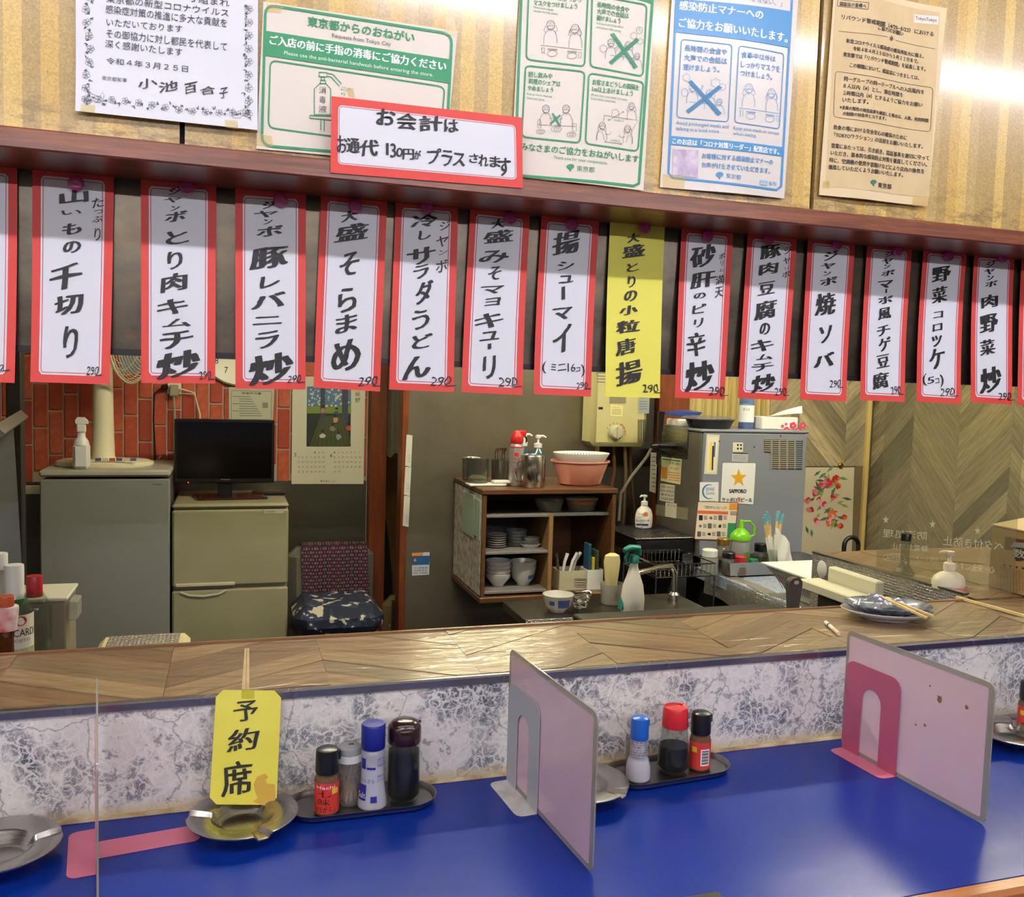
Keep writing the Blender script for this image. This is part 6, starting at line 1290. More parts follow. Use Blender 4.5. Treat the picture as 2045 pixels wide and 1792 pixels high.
# ---- things on top of the cabinet
CT = CZ1 + 0.0006
SMOKE = clear('smoky clear pot', (200, 202, 196), .07, .1, .12, (150, 150, 142))
for px, py, r, h, lab in ((953, 968, 0.048, 0.115, 'smoky clear canister with pale scraps on the cabinet'), (944, 958, 0.05, 0.10, 'grey steel canister behind the smoky canister'), (1000, 962, 0.045, 0.10, 'glass jar holding steel utensils on the cabinet')):
    p = st(px, py, CT); o = thing('canister', lab, 'canister', p); G().shell([(0, 0), (r * .92, 0), (r * .94, 0.003), (r, h - 0.004), (r + 0.003, h), (r, h + 0.001), (r - 0.003, h - 0.004), (r * .9, 0.005), (0, 0.004)], p, 28).build('body', SMOKE if 'steel can' not in lab else STEEL, o)
    if 'scraps' in lab: G().lathe([(0, 0.0055), (r * .88, 0.006), (r * .9, 0.03), (r * .5, 0.04), (0, 0.034)], p, 16).build('scraps', M('pale scraps', (206, 196, 160), .8, bump=(120, .8)), o)
    if 'utensils' in lab:
        for k in range(5): tag(G().tube([p + (0.01 * k - 0.02, 0.004 * k, 0.006), p + (0.012 * k - 0.03, 0.004 * k, 0.12 + 0.008 * (k % 3)), p + (0.012 * k - 0.024, 0.004 * k, 0.15)], [0.003, 0.003, 0.007], 8).build('steel_utensil', CHROME), 'steel utensil handle standing in the glass jar on the cabinet', 'utensil', 'utensils in the glass jar')
p = st(975, 970, CT); tag(G().box(p[0] - 0.09, p[0] + 0.075, p[1] - 0.03, p[1] + 0.05, CT, CT + 0.009, 0.003).build('white_tray', WHITEP), 'flat white tray at the front of the cabinet top', 'tray'); tag(G().box(p[0] + 0.02, p[0] + 0.095, p[1] - 0.02, p[1] + 0.03, CT + 0.0092, CT + 0.022, 0.004).build('folded_cloth', M('folded white cloth', (220, 218, 208), .8)), 'folded white cloth lying on the flat white tray', 'cloth')
# spray can with red nozzle
p = st(1030, 970, CT); p[1] = min(p[1], 3.72); o = thing('spray_can', 'silver spray can with a red trigger cap on the cabinet', 'spray can', p); R_ = 0.033
G().lathe([(R_ - .002, 0), (R_, 0.003), (R_, 0.165), (R_ - .003, 0.172), (R_ * .6, 0.185)], p, 26).build('can', M('printed silver can', (178, 176, 176), .3, .6), o); wrapband('red_ring', p, R_ + .0005, 0.166, 0.171, REDP, o)
a = face_ang(p); wraptext('lettering', p, R_ + .0006, [('ゴキ', 0, 60, 0.10, 0.125), ('ジェット', 0, 70, 0.06, 0.085)], o, M('can print red', (190, 50, 50), .4), a); wrapband('red_dot', p, R_ + .0006, 0.13, 0.145, REDP, o, a, 30, 6)
g = G().lathe([(0.024, 0.183), (0.028, 0.19), (0.027, 0.215), (0.015, 0.235), (0, 0.24)], p, 18); g.box(p[0] + 0.01, p[0] + 0.04, p[1] - 0.01, p[1] + 0.01, p[2] + 0.215, p[2] + 0.24, 0.006).build('nozzle_cap', REDP, o); G().tube([p + (0.034, -0.004, 0.215), p + (0.043, -0.004, 0.20), p + (0.038, -0.004, 0.187)], 0.003, 6).build('trigger', BLACKP, o)
# steel cylinder with wire handle
p = np.array((at_y(1063, 940, 3.585)[0], 3.585, CT)); o = thing('steel_canister', 'tall brushed steel canister with a wire handle on the cabinet', 'canister', p)
G().shell([(0, 0), (0.050, 0), (0.052, 0.003), (0.052, 0.135), (0.0505, 0.137), (0.0495, 0.135), (0.0495, 0.005), (0, 0.004)], p, 36).build('body', mat_steel('vertical brushed steel', (196, 194, 190), .2, (120, 110, 96), .2, (60, 60, 1)), o)
G().tube([p + (-0.051, -0.01, 0.115), p + (-0.072, -0.012, 0.105), p + (-0.078, -0.012, 0.06), p + (-0.07, -0.012, 0.025), p + (-0.051, -0.01, 0.02)], 0.0035, 8).build('handle', CHROME, o)
# pump bottles
BLUG = clear('blue liquid plastic', (150, 190, 206), .06, .1, .3, (90, 140, 160))
def pump(label, p, s, body, head, R=0.034, H=0.14, spout=1, cat='pump bottle', sy=.8):
    o = thing('pump_bottle', label, cat, p); p = np.array(p)
    G().lathe([(R * .94, 0), (R, 0.004), (R, H * .72), (R * .86, H * .86), (R * .45, H * .97), (R * .42, H)], p, 24, 1, sy).build('body', body, o)
    G().lathe([(R * .5, H), (R * .52, H + 0.018 * s), (R * .3, H + 0.021 * s), (R * .18, H + 0.022 * s)], p, 18).build('collar', head, o)
    g = G().lathe([(0.005 * s, H + 0.02 * s), (0.005 * s, H + 0.045 * s)], p, 10); g.lathe([(0.012 * s, H + 0.043 * s), (0.013 * s, H + 0.046 * s), (0.011 * s, H + 0.056 * s), (0, H + 0.058 * s)], p, 14); g.tube([p + (0, 0, H + 0.051 * s), p + (spout * 0.022 * s, -0.004, H + 0.053 * s), p + (spout * 0.036 * s, -0.006, H + 0.046 * s)], [0.006 * s, 0.005 * s, 0.0035 * s], 8); g.build('pump_head', head, o)
    return o
p = st(1059, 966, CT); pump('blue pump bottle behind the steel canister, nearer the spray can', (p[0], 3.80, CT), 1, BLUG, WHITEP, 0.03, 0.16); p = st(1078, 966, CT); o = pump('blue pump bottle with a spout, behind the steel canister near the basin', (p[0] + 0.012, 3.77, CT), 1, BLUG, WHITEP, 0.036, 0.155)
wrapband('label', (p[0] + 0.012, 3.77, CT), 0.0362, 0.02, 0.10, M('blue label', (40, 90, 170), .4), o, 300, 80, 8)
# basin and colander
BPK = M('pink basin plastic', (222, 150, 132), 0.35); p = st(1158, 972, CT); p[1] = 3.66; p[0] = at_y(1158, 950, 3.66)[0]
tag(G().shell([(0, 0), (0.085, 0), (0.095, 0.006), (0.128, 0.098), (0.136, 0.102), (0.136, 0.108), (0.129, 0.108), (0.124, 0.10), (0.092, 0.009), (0, 0.004)], p, 44, 1, .8).build('washing_basin', BPK), 'pink plastic basin on the cabinet under the white colander', 'basin')
o = thing('colander', 'white slotted colander sitting in the pink basin', 'colander', p + (0, 0, 0.05)); pc = p + (0.004, 0, 0.0)
G().shell([(0, 0.062), (0.085, 0.066), (0.100, 0.095), (0.118, 0.122), (0.128, 0.138), (0.129, 0.142), (0.125, 0.142), (0.114, 0.123), (0.096, 0.097), (0.082, 0.069), (0, 0.065)], pc, 44, 1, .8).build('bowl', WHITEP, o)
for k in range(26):
    a = math.radians(8 + 164 * k / 25); ca, sa = math.cos(a), math.sin(a)
    G().quad(*[pc + (r * ca * 1 + d_ * -sa, 0.8 * r * sa + d_ * ca, z) for r, z, d_ in ((0.1065, 0.113, -0.0018), (0.1065, 0.113, 0.0018), (0.119, 0.1325, 0.0018), (0.119, 0.1325, -0.0018))]).build('slot', DARK, o)
# ---- gas water heater
x0, x1, z0, z1 = pb(1187, 560, 1299, 893, 3.86); HEAT = M('cream enamel', (196, 190, 138), 0.4, var=(5, (170, 160, 104), 0.35))
o = thing('water_heater', 'cream wall-mounted gas water heater with a round dial', 'water heater', ((x0 + x1) / 2, 3.98, z0)); G().box(x0, x1, 3.86, 4.003, z0, z1, 0.022).build('body', HEAT, o)
D = YP(3.8595); hc_ = at_y(1229, 864, 3.8595); rk = 0.036
g = G().lathe([(rk, 0), (rk * .95, 0.016), (rk * .7, 0.026), (0, 0.028)], (0, 0, 0), 26); g.v = [np.array((v[0], -v[2], v[1])) + hc_ for v in g.v]; kb = g.build('dial', M('grey-cream dial', (186, 180, 150), .35), o); G().box(hc_[0] - 0.004, hc_[0] + 0.004, hc_[1] - 0.032, hc_[1] - 0.024, hc_[2] - 0.03, hc_[2] + 0.03, .001).build('ridge', M('grey-cream dial', (186, 180, 150), .35), kb)
for k in range(7): a = math.radians(150 - 24 * k); D.line('dial_mark', [(1229 + 17 * math.cos(a), 864 - 17 * math.sin(a)), (1229 + 20 * math.cos(a), 864 - 20 * math.sin(a))], 1.4, M('orange mark', (206, 110, 50), .5) if k > 2 else GREY)
D.line('dial_arc', arc(1229, 864, 20, 20, -60, 20, 10), 1.6, M('orange mark', (206, 110, 50), .5))
D.poly('plate_text', [(1217, 770), (1250, 770), (1250, 806), (1217, 806)], M('grey data plate', (130, 126, 100), .5), .0006); D.poly('yellow_note', [(1219, 808), (1244, 810), (1243, 832), (1219, 831)], M('pale yellow note', (226, 216, 150), .5), .0008); D.poly('blue_note', [(1275, 772), (1298, 772), (1296, 826), (1274, 826)], M('blue grey note', (150, 158, 160), .5), .0008)
D.row('lettering', 'リモコン', 1222, 812, 1238, 812.5, 3, DKG, e=.0012); D.row('lettering', '元止式', 1277, 790, 1294, 790, 6, DKG, e=.0012)
for k in range(4): D.line('text_line', [(1277, 802 + 5 * k), (1293, 802 + 5 * k)], 1.2, GREY, .0012); D.line('text_line', [(1192, 745 + 6 * k), (1212, 745.5 + 6 * k)], 1.4, GREY); D.line('text_line', [(1222, 818 + 3 * k), (1240, 818.3 + 3 * k)], .8, GREY, .0012)
D.poly('window', [(1195, 813), (1204, 813), (1204, 818), (1195, 818)], INK, .0006)
for k in range(7): D.poly('vent_slot#%d' % k, [(1274 + 3.4 * k, 838), (1275.6 + 3.4 * k, 838), (1275.2 + 3.4 * k, 884), (1273.6 + 3.4 * k, 884)], INK, .0008)
D.row('lettering', '止', 1196, 882, 1200, 882, 4, DKG); D.build(o)
G().tube([(x0 + 0.06, 3.93, z0 - 0.03), (x0 + 0.06, 3.93, z0)], 0.012, 8).build('knob', HEAT, o)
for k, (xo, c_, y_) in enumerate(((0.15, (120, 82, 50), 3.94), (0.20, (134, 112, 80), 3.92), (0.24, (92, 70, 48), 3.95))):
    tag(G().tube([(x0 + xo, y_, z0), (x0 + xo + 0.01, y_, z0 - 0.12), (x0 + xo - 0.02 + 0.03 * k, y_, z0 - 0.32), (x0 + xo - 0.03 + 0.02 * k, y_, 0.75)], 0.009, 8).build('water_pipe', M('copper pipe %d' % k, c_, .4, .7)), ('dull copper pipe under the heater', 'pale brass pipe under the heater', 'dark iron pipe under the heater')[k] + ' beside the dispenser', 'pipe', 'pipes under the heater')
tag(G().tube([at_y(1306, 888, 3.72), at_y(1290, 915, 3.74), at_y(1262, 950, 3.76), at_y(1240, 985, 3.80), at_y(1236, 1040, 3.82)], 0.007, 8).build('clear_hose', clear('milky hose', (226, 226, 214), .08, .2, .4, (186, 184, 170))), 'milky clear hose curving down from the heater to the sink', 'hose')
# ---- right counter, drip tray, dispenser
RZ = 0.852; FOIL = mat_foil()
o = thing('kitchen_counter', 'kitchen counter with foil-wrapped front edge under the beer dispenser', 'counter', (2.35, 3.1, 0)); ctr = o
G().box(2.0, 2.70, 2.35, 3.90, 0.80, RZ, 0.003).build('worktop', M('blue patterned film', (176, 184, 198), 0.35, var=(60, (110, 130, 170), 0.9)), o)
n = 40; v = []
for j in range(7):
    for i in range(n + 1):
        y = 2.36 + 1.05 * i / n; t = j / 6
        v.append((2.06 - 0.062 * min(1, t * 2.5) - 0.004 * math.sin(9 * y) + 0.006 * math.sin(31 * y) * t - 0.022 * (y < 2.9) * 0, y, RZ + 0.004 - (0 if t < .34 else (t - .34) * 0.16) + 0.002 * math.sin(23 * y)))
link('foil_edge', v, [(j * (n + 1) + i, (j + 1) * (n + 1) + i, (j + 1) * (n + 1) + i + 1, j * (n + 1) + i + 1) for j in range(6) for i in range(n)], FOIL, o)
G().box(2.06, 2.70, 2.40, 3.88, 0.0, 0.799).build('cupboard', M('dark cupboard', (34, 30, 26), .6), o, smooth=False)
DX0, DX1, DY0, DY1, DZ0, DZ1 = 1.972, 2.522, 3.45, 3.85, 0.905, 1.458
DISP = mat_steel('blue-grey dispenser steel', (140, 146, 160), 0.38, (122, 124, 132), 0.4, (60, 1, 1)); DISP.node_tree.nodes['Principled BSDF'].inputs['Metallic'].default_value = 0.25; DISPF = mat_steel('dark dispenser front', (120, 116, 106), 0.3, (92, 84, 72), .4, (1, 60, 1)); DISPF.node_tree.nodes['Principled BSDF'].inputs['Metallic'].default_value = 0.5
o = thing('beer_dispenser', 'steel beer dispenser with black tap and white star sign', 'beer dispenser', ((DX0 + DX1) / 2, 3.65, RZ)); dsp = o
G().box(DX0 + 0.012, DX1, DY0, DY1, DZ0, DZ1, 0.006).build('casing', DISP, o); G().box(DX0, DX0 + 0.012, DY0 + 0.004, DY1 - 0.004, DZ0, DZ1 - 0.004, 0.004).build('front_panel', DISPF, o)
G().box(DX0 - 0.003, DX1 + 0.004, DY0 - 0.004, DY1 + 0.004, DZ1 + 0.0005, DZ1 + 0.012, 0.004).build('top_lid', DISP, o)
for x in (DX0 + 0.05, DX1 - 0.05):
    for y in (DY0 + 0.05, DY1 - 0.05): G().lathe([(0.02, 0), (0.018, DZ0 - RZ)], (x, y, RZ), 12).build('foot', BLACKP, o)
# tap
ty = (DY0 + DY1) / 2 + 0.03; tz = at_x(1340, 890, DX0)[2]
G().box(DX0 - 0.006, DX0, ty - 0.12, ty + 0.13, tz - 0.05, tz + 0.09, 0.003).build('tap_plate', STEEL, o)
tpo = G().tube([(DX0 - 0.006, ty, tz), (DX0 - 0.05, ty, tz), (DX0 - 0.095, ty, tz)], [0.014, 0.02, 0.022], 14).build('tap_body', BLACKP, o)
G().tube([(DX0 - 0.085, ty, tz + 0.01), (DX0 - 0.085, ty, tz + 0.06), (DX0 - 0.083, ty, tz + 0.075), (DX0 - 0.08, ty, tz + 0.16)], [0.010, 0.010, 0.013, 0.016], 12).build('tap_lever', BLACKP, tpo)
G().tube([(DX0 - 0.08, ty, tz - 0.005), (DX0 - 0.086, ty, tz - 0.05), (DX0 - 0.088, ty, tz - 0.085)], [0.014, 0.011, 0.008], 12).build('spout', BLACKP, tpo); G().tube([(DX0 - 0.09, ty, tz), (DX0 - 0.125, ty, tz)], [0.018, 0.012], 12).build('knob', BLACKP, tpo)
# notices on the tap side
D = XP(DX0 - 0.0006); D.xf = zx(1200, 740, 3.585)
def lab(D, key, q, mat, lines=(), e=.0006, par=None):
    D.poly(key, q, mat, e)
    for k in lines: D.line(key + '_text', [k[0], k[1]], k[2], k[3], e + .0004)
OFFW = M('off-white label', (216, 212, 192), .45); ORG = M('orange label', (226, 150, 60), .45); BLKL = INK
lab(D, 'label#a', [(358, 585), (405, 592), (392, 878), (348, 866)], OFFW, [((366, 620 + 30 * k), (392, 622 + 30 * k), 5, GREY) for k in range(8)])
lab(D, 'label#b', [(436, 618), (580, 636), (570, 818), (428, 790)], M('pale yellow label', (232, 224, 180), .45)); D.poly('orange_field', [(438, 690), (478, 695), (474, 778), (434, 770)], ORG, .001); D.row('label_text', '洗浄は毎日', 490, 650, 572, 660, 22, DKG, e=.0011); D.row('label_text', 'はじめて', 500, 690, 560, 698, 18, DKG, e=.0011)
for k in range(4): D.line('label_line', [(486, 728 + 18 * k), (566, 738 + 18 * k)], 6, M('orange label', (226, 150, 60), .45), .001)
D.line('label_line#2', [(440, 634), (574, 650)], 10, GREEN, .001)
lab(D, 'label#c', [(426, 808), (530, 822), (524, 950), (420, 930)], OFFW)
for k in range(4): D.row('label_text', ('お問い合わせ', '03-5423', '東京支店', '0120-207')[k], 432, 822 + 28 * k, 522, 834 + 28 * k, 16, DKG if k != 3 else M('red print', (200, 60, 50), .5), e=.0011)
lab(D, 'label#d', [(398, 960), (628, 985), (622, 1072), (392, 1036)], M('grey data plate', (150, 146, 128), .5)); D.poly('label#e', [(464, 944), (545, 954), (540, 1060), (460, 1046)], OFFW, .001); D.row('label_text', 'ビール', 480, 955, 540, 963, 16, DKG, e=.0014)
D.build(o)
# notices on the long side
D = YP(DY0 - 0.0006); D.xf = zx(1200, 740, 3.585)
D.poly('thermometer_card', [(758, 456), (850, 462), (830, 745), (738, 742)], M('cream card', (216, 210, 186), .5), .0005); D.poly('thermometer_face', [(768, 476), (838, 480), (820, 730), (752, 728)], M('thermometer white', (226, 224, 210), .4), .0008); D.poly('yellow_bar', [(782, 510), (797, 512), (790, 715), (776, 714)], YL, .0011); D.poly('black_bar', [(797, 540), (808, 541), (802, 715), (792, 714)], INK, .0012); D.poly('blue_bar', [(808, 512), (822, 514), (816, 620), (806, 619)], M('blue scale', (80, 110, 170), .5), .0011)
D.poly('small_label#a', [(945, 515), (1018, 517), (1016, 585), (943, 583)], OFFW, .0005)
for k, (x, y) in enumerate(((980, 534), (1002, 534), (980, 560), (1002, 560))): D.poly('print_dot#%d' % k, arc(x, y, 7, 8, 0, 330, 10), INK, .0009)
D.poly('small_label#b', [(940, 588), (1054, 592), (1050, 656), (938, 650)], M('silver label', (196, 196, 204), .4), .0005); D.line('small_line', [(942, 592), (1052, 596)], 8, DKG, .0009)
for k in range(4): D.line('small_line', [(946, 608 + 11 * k), (1044, 611 + 11 * k)], 2.5, GREY, .0009)
D.poly('star_sign', D.rq([(870, 662), (1108, 664), (1090, 960), (856, 944)], 10), M('white sign board', (230, 232, 236), .35), .0012)
star = []
for k in range(10):
    a = math.radians(-90 + 36 * k); r = 62 if k % 2 == 0 else 25; star.append((985 + r * math.cos(a) * .96, 770 + r * 1.12 * math.sin(a)))
D.poly('gold_star', star, M('gold star', (222, 170, 36), .35), .0018); D.row('brand', 'SAPPORO', 918, 850, 1040, 851, 28, INK, e=.0018, thick=1.2)
D.row('brand_kana', 'サッポロ', 866, 910, 972, 912, 30, M('grey kana', (96, 96, 104), .5), e=.0018, thick=1.5); D.row('brand_red', '生', 976, 908, 1004, 908, 32, M('red print', (200, 60, 50), .5), e=.0018, thick=1.5); D.row('brand_kana', 'ビール', 1006, 912, 1082, 913, 30, M('grey kana', (96, 96, 104), .5), e=.0018, thick=1.5)
D.poly('quality_label', [(708, 800), (842, 800), (840, 940), (704, 936)], M('white sign board', (230, 232, 236), .35), .0008)
BLQ = M('sky blue print', (50, 120, 180), .5); D.line('quality_ring', arc(775, 868, 46, 50, 60, 300, 18), [2 + 10 * math.sin(math.pi * k / 18) for k in range(19)], BLQ, .0012); D.row('quality_text', 'SEPARE', 750, 838, 812, 838, 24, BLQ, e=.0013); D.row('quality_text', 'Quality', 752, 868, 815, 868, 26, BLQ, e=.0013); D.row('quality_text', 'サッポロビール', 722, 930, 815, 930, 8, GREY, e=.0013)
D.poly('poster', D.rq([(694, 938), (982, 946), (952, 1216), (668, 1208)], 10), M('pale peach poster', (228, 214, 196), .45), .0016); D.frame('poster_edge', [(694, 938), (982, 946), (952, 1216), (668, 1208)], 10, 5, M('brown frame print', (110, 60, 40), .5), .002)
D.poly('poster_band', [(692, 1002), (910, 1010), (908, 1032), (690, 1024)], M('orange red print', (220, 104, 64), .5), .002); D.row('poster_text', 'ご家庭で作りたい生ビール', 736, 968, 880, 976, 20, INK, e=.0022); D.poly('poster_panel#1', [(920, 952), (978, 954), (974, 1000), (916, 998)], ORG, .002); D.poly('poster_panel#2', [(908, 1092), (962, 1094), (954, 1206), (900, 1204)], GREEN, .002)
D.poly('poster_star', [(890 + (14 if k % 2 == 0 else 6) * math.cos(math.radians(-90 + 36 * k)), 982 + (14 if k % 2 == 0 else 6) * math.sin(math.radians(-90 + 36 * k))) for k in range(10)], M('gold star', (222, 170, 36), .35), .0022)
for j in range(3):
    for i in range(3):
        x, y = 700 + 70 * i - 6 * j, 1036 + 58 * j; D.poly('poster_item#%d%d' % (i, j), blob(x + 16, y + 20, 13, 7) if (i + j) % 2 else [(x, y), (x + 28, y + 1), (x + 27, y + 38), (x, y + 37)], INK if (i + j) % 3 == 0 else GREY, .002)
        for k in range(3): D.line('poster_line', [(x + 36, y + 8 + 10 * k), (x + 60, y + 9 + 10 * k)], 4, DKG, .002)
for k in range(5): D.line('poster_line', [(924, 1010 + 6 * k), (970, 1011 + 6 * k)], 2.5, M('orange red print', (220, 104, 64), .5), .002)
# vent: slotted grille
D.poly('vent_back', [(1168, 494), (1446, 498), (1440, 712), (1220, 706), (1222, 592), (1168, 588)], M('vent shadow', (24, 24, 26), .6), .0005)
for c_ in range(5):
    for r_ in range(14):
        if c_ == 0 and r_ > 5: continue
        x = 1170 + 56 * c_; y = 497 + 15 * r_; 
        D.poly('vent_bar#%d_%d' % (c_, r_), [(x, y), (x + 48, y + 1), (x + 48, y + 9), (x, y + 8)], M('tan fin', (150, 142, 116), .5) if (c_ in (0, 1, 2, 3)) else DISP, .0009)
for k in range(4): D.poly('vent_post#%d' % k, [(1216 + 56 * k, 497), (1227 + 56 * k, 497), (1226 + 56 * k, 708), (1215 + 56 * k, 706)], DISP, .0012)
for x, y in ((848, 508), (1098, 548), (1286, 470)): D.poly('screw#%d' % x, arc(x, y, 6, 6, 0, 330, 10), CHROME, .001)
D.build(o)
# drip tray with grille and its soap bottle
TX0, TZ1 = 1.64, 1.0; o = thing('drip_tray', 'black drip tray with dark grille under the beer tap', 'tray', (1.8, 3.62, 0.9)); ty0, ty1 = 3.455, 3.80; tzt = at_x(1385, 1070, DX0 - 0.002)[2]
x_l = at_y(1238, 1080, 3.62)[0]
G().box(x_l, DX0 - 0.008, ty0, ty1, tzt - 0.075, tzt - 0.008, 0.006).build('tub', BLACKP, o); G().box(x_l - 0.004, DX0 - 0.006, ty0 - 0.004, ty1 + 0.004, tzt - 0.0078, tzt - 0.002, 0.002).build('rim', STEEL, o)
for k in range(16):
    xg = x_l + 0.012 + (DX0 - 0.03 - x_l) * k / 15; G().box(xg, xg + 0.006, ty0 + 0.01, ty1 - 0.01, tzt - 0.0018, tzt, 0.0008).build('bar', DARK, o)
for sgn in (0, 1): G().box(DX0 - 0.06, DX0 - 0.008, (ty0 + 0.006, ty1 - 0.012)[sgn], (ty0 + 0.012, ty1 - 0.006)[sgn], tzt - 0.12, tzt - 0.0755).build('bracket', STEEL, o)
G().box(1.90, 1.958, 3.50, 3.75, 0.0, tzt - 0.121).build('support', DARK, o)
p = st(1285, 1054, tzt + 0.0006); o = thing('soap_bottle', 'round white hand soap pump bottle on the drip tray', 'soap bottle', p); s_ = mpp(1285, 1010, p[1]); H_ = 78 * s_
G().lathe([(0.034, 0), (0.04, 0.004), (0.043, 0.03), (0.042, 0.06), (0.034, 0.085), (0.018, 0.1), (0.014, 0.108)], p, 28, 1, .75).build('body', M('white soap plastic', (226, 222, 210), .35), o); G().lathe([(0.016, 0.106), (0.016, 0.122), (0.009, 0.126)], p, 18).build('collar', WHITEP, o)
g = G().tube([p + (0, 0, 0.12), p + (0, 0, 0.146)], 0.005, 8); g.lathe([(0.012, 0.144), (0.013, 0.152), (0, 0.155)], p, 14); g.tube([p + (0, 0, 0.149), p + (-0.02, -0.006, 0.15), p + (-0.028, -0.008, 0.144)], [.005, .005, .003], 8); g.build('pump_head', WHITEP, o)
D = YP(p[1] - 0.0335); D.xf = zx(1200, 740, 3.585); D.row('lettering', 'ジェル', 258, 1045, 290, 1047, 16, DKG); D.row('lettering', 'ハンドソープ', 250, 1064, 345, 1068, 20, DKG, thick=.8); D.poly('orange_fruit', blob(322, 1030, 17, 12), M('orange fruit print', (230, 110, 60), .5), .0004); D.poly('blue_band', [(254, 1098), (340, 1100), (340, 1112), (254, 1110)], NAVYP, .0004); D.row('lettering', 'Orange', 268, 1020, 305, 1022, 14, M('red print', (200, 60, 50), .5)); D.build(o)
# ---- on top of the dispenser
DT = DZ1 + 0.0125
p = st(1340, 852, DT); tag(G().box(DX0 + 0.0, DX0 + 0.13, 3.665, 3.785, DT, DT + 0.035, 0.006).build('foam_tray', M('white foam', (222, 220, 210), .7)), 'white foam tray on the dispenser under the blue packet', 'tray')
tag(G().prism([(DX0 - .075, 3.69, DT + .058), (DX0 + .10, 3.675, DT + .0375), (DX0 + .15, 3.72, DT + .062), (DX0 + .09, 3.78, DT + .073)], (0, 0, 0.006)).build('blue_packet', M('blue packet foil', (26, 60, 130), .3)), 'blue packet lying tilted on the white foam tray', 'packet')
x0, x1, z0, z1 = pb(1366, 845, 1456, 864, 3.56); o = thing('food_container', 'black food container with a clear lid on the dispenser', 'container', ((x0 + x1) / 2, 3.58, DT))
G().shell([(0, 0), (0.085, 0), (0.09, 0.004), (0.105, 0.038), (0.108, 0.040), (0.103, 0.041), (0.087, 0.006), (0, 0.003)], ((x0 + x1) / 2 + .02, 3.57, DT), 32, (x1 - x0) / 0.21, .8).build('tub', BLACKP, o); G().shell([(0.108, 0.0415), (0.11, 0.044), (0.1, 0.052), (0.08, 0.056), (0, 0.056)], ((x0 + x1) / 2 + .01, 3.57, DT), 32, (x1 - x0) / 0.19, .8).build('lid', clear('clear lid', (240, 240, 236), .2, .08, .12), o)
p = st(1490, 864, DT); p[1] = 3.60; p[0] = at_y(1490, 840, 3.6)[0]; o = thing('blue_aerosol', 'blue-capped aerosol can with white label on the dispenser', 'spray can', p); G().lathe([(0.034, 0), (0.036, 0.004), (0.036, 0.11), (0.034, 0.115)], p, 26).build('can', M('slate blue can', (84, 110, 160), .35), o); G().lathe([(0.033, 0.1155), (0.034, 0.118), (0.033, 0.17), (0.03, 0.175), (0, 0.176)], p, 26).build('cap', M('slate blue cap', (96, 124, 166), .4), o)
wrapband('label', p, .0364, .03, .108, M('white sign board', (230, 232, 236), .35), o, face_ang(p), 150, 12); wraptext('lettering', p, .0368, [('手入れ', 0, 50, .082, .096)], o, DKG, face_ang(p))
p = at_y(1510, 855, 3.60); tag(G().box(p[0] - 0.02, p[0] + 0.03, 3.645, 3.70, DT, DT + 0.05, 0.003).build('red_box', M('dark red box', (140, 30, 36), .4)), 'small dark red box between the aerosol and the tissue box', 'box')
x0, x1, z0, z1 = pb(1521, 842, 1614, 867, 3.53); x1 = min(x1, DX1 + 0.0); o = thing('tissue_box', 'white tissue box with pink flowers and a raised tissue', 'tissue box', ((x0 + x1) / 2, 3.58, DT)); G().box(x0, x1, 3.53, 3.64, DT, DT + 0.058, 0.003).build('box', M('white tissue card', (230, 228, 226), .5), o)
D = YP(3.5292); D.xf = zx(1200, 740, 3.585)
for x, y, r, c_ in ((1375, 395, 26, (206, 60, 110)), (1330, 425, 22, (214, 90, 120)), (1445, 395, 24, (222, 90, 110)), (1410, 425, 20, (230, 140, 120)), (1300, 400, 12, (214, 110, 140)), (1325, 385, 10, (226, 150, 170))):
    for k in range(5): D.poly('petal', arc(x + r * .55 * math.cos(1.257 * k), y + r * .55 * math.sin(1.257 * k), r * .48, r * .48, 0, 330, 9), M('petal %d' % c_[1], c_, .5), .0005 + .00002 * k)
    D.poly('petal_eye', arc(x, y, r * .25, r * .25, 0, 330, 8), YL, .0009)
D.row('lettering', 'はなびより', 1178, 414, 1262, 416, 18, DKG); D.build(o)
n = 14; v = []
for j in range(n):
    for i in range(n):
        a, b_ = i / (n - 1), j / (n - 1); v.append((x0 + 0.02 + 0.21 * a * (1 - 0.15 * b_) + 0.06 * b_, 3.55 + 0.05 * b_ - 0.02 * math.sin(3 * a) * (1 - b_), DT + 0.0585 + 0.055 * a * (0.3 + 0.7 * b_) + 0.008 * math.sin(7 * b_ + 3 * a) * a))
link('tissue', v, [(j * n + i, j * n + i + 1, (j + 1) * n + i + 1, (j + 1) * n + i) for j in range(n - 1) for i in range(n - 1)], M('white tissue', (236, 234, 230), .8), o)
# ---- spice tray on the counter
p0_, p1_ = at_z(1440, 1140, RZ + 0.002), at_z(1583, 1140, RZ + 0.002)
SX0, SX1, SY0, SY1 = 2.012, 2.50, 3.235, 3.42
o = thing('spice_tray', 'rectangular steel tray full of spice jars in front of the dispenser', 'tray', ((SX0 + SX1) / 2, (SY0 + SY1) / 2, RZ + 0.0072)); zt = RZ + 0.0072
g = G(); fl_ = 0.012
q0 = [(SX0 + fl_, SY0 + fl_), (SX1 - fl_, SY0 + fl_), (SX1 - fl_, SY1 - fl_), (SX0 + fl_, SY1 - fl_)]; q1 = [(SX0, SY0), (SX1, SY0), (SX1, SY1), (SX0, SY1)]
v = [(x, y, zt) for x, y in q0] + [(x, y, zt + 0.058) for x, y in q1] + [(x + (0.003 if x < 2.2 else -.003), y + (0.003 if y < 3.3 else -.003), zt + 0.058) for x, y in q1] + [(x + (0.002 if x < 2.2 else -.002), y + (0.002 if y < 3.3 else -.002), zt + 0.002) for x, y in q0]
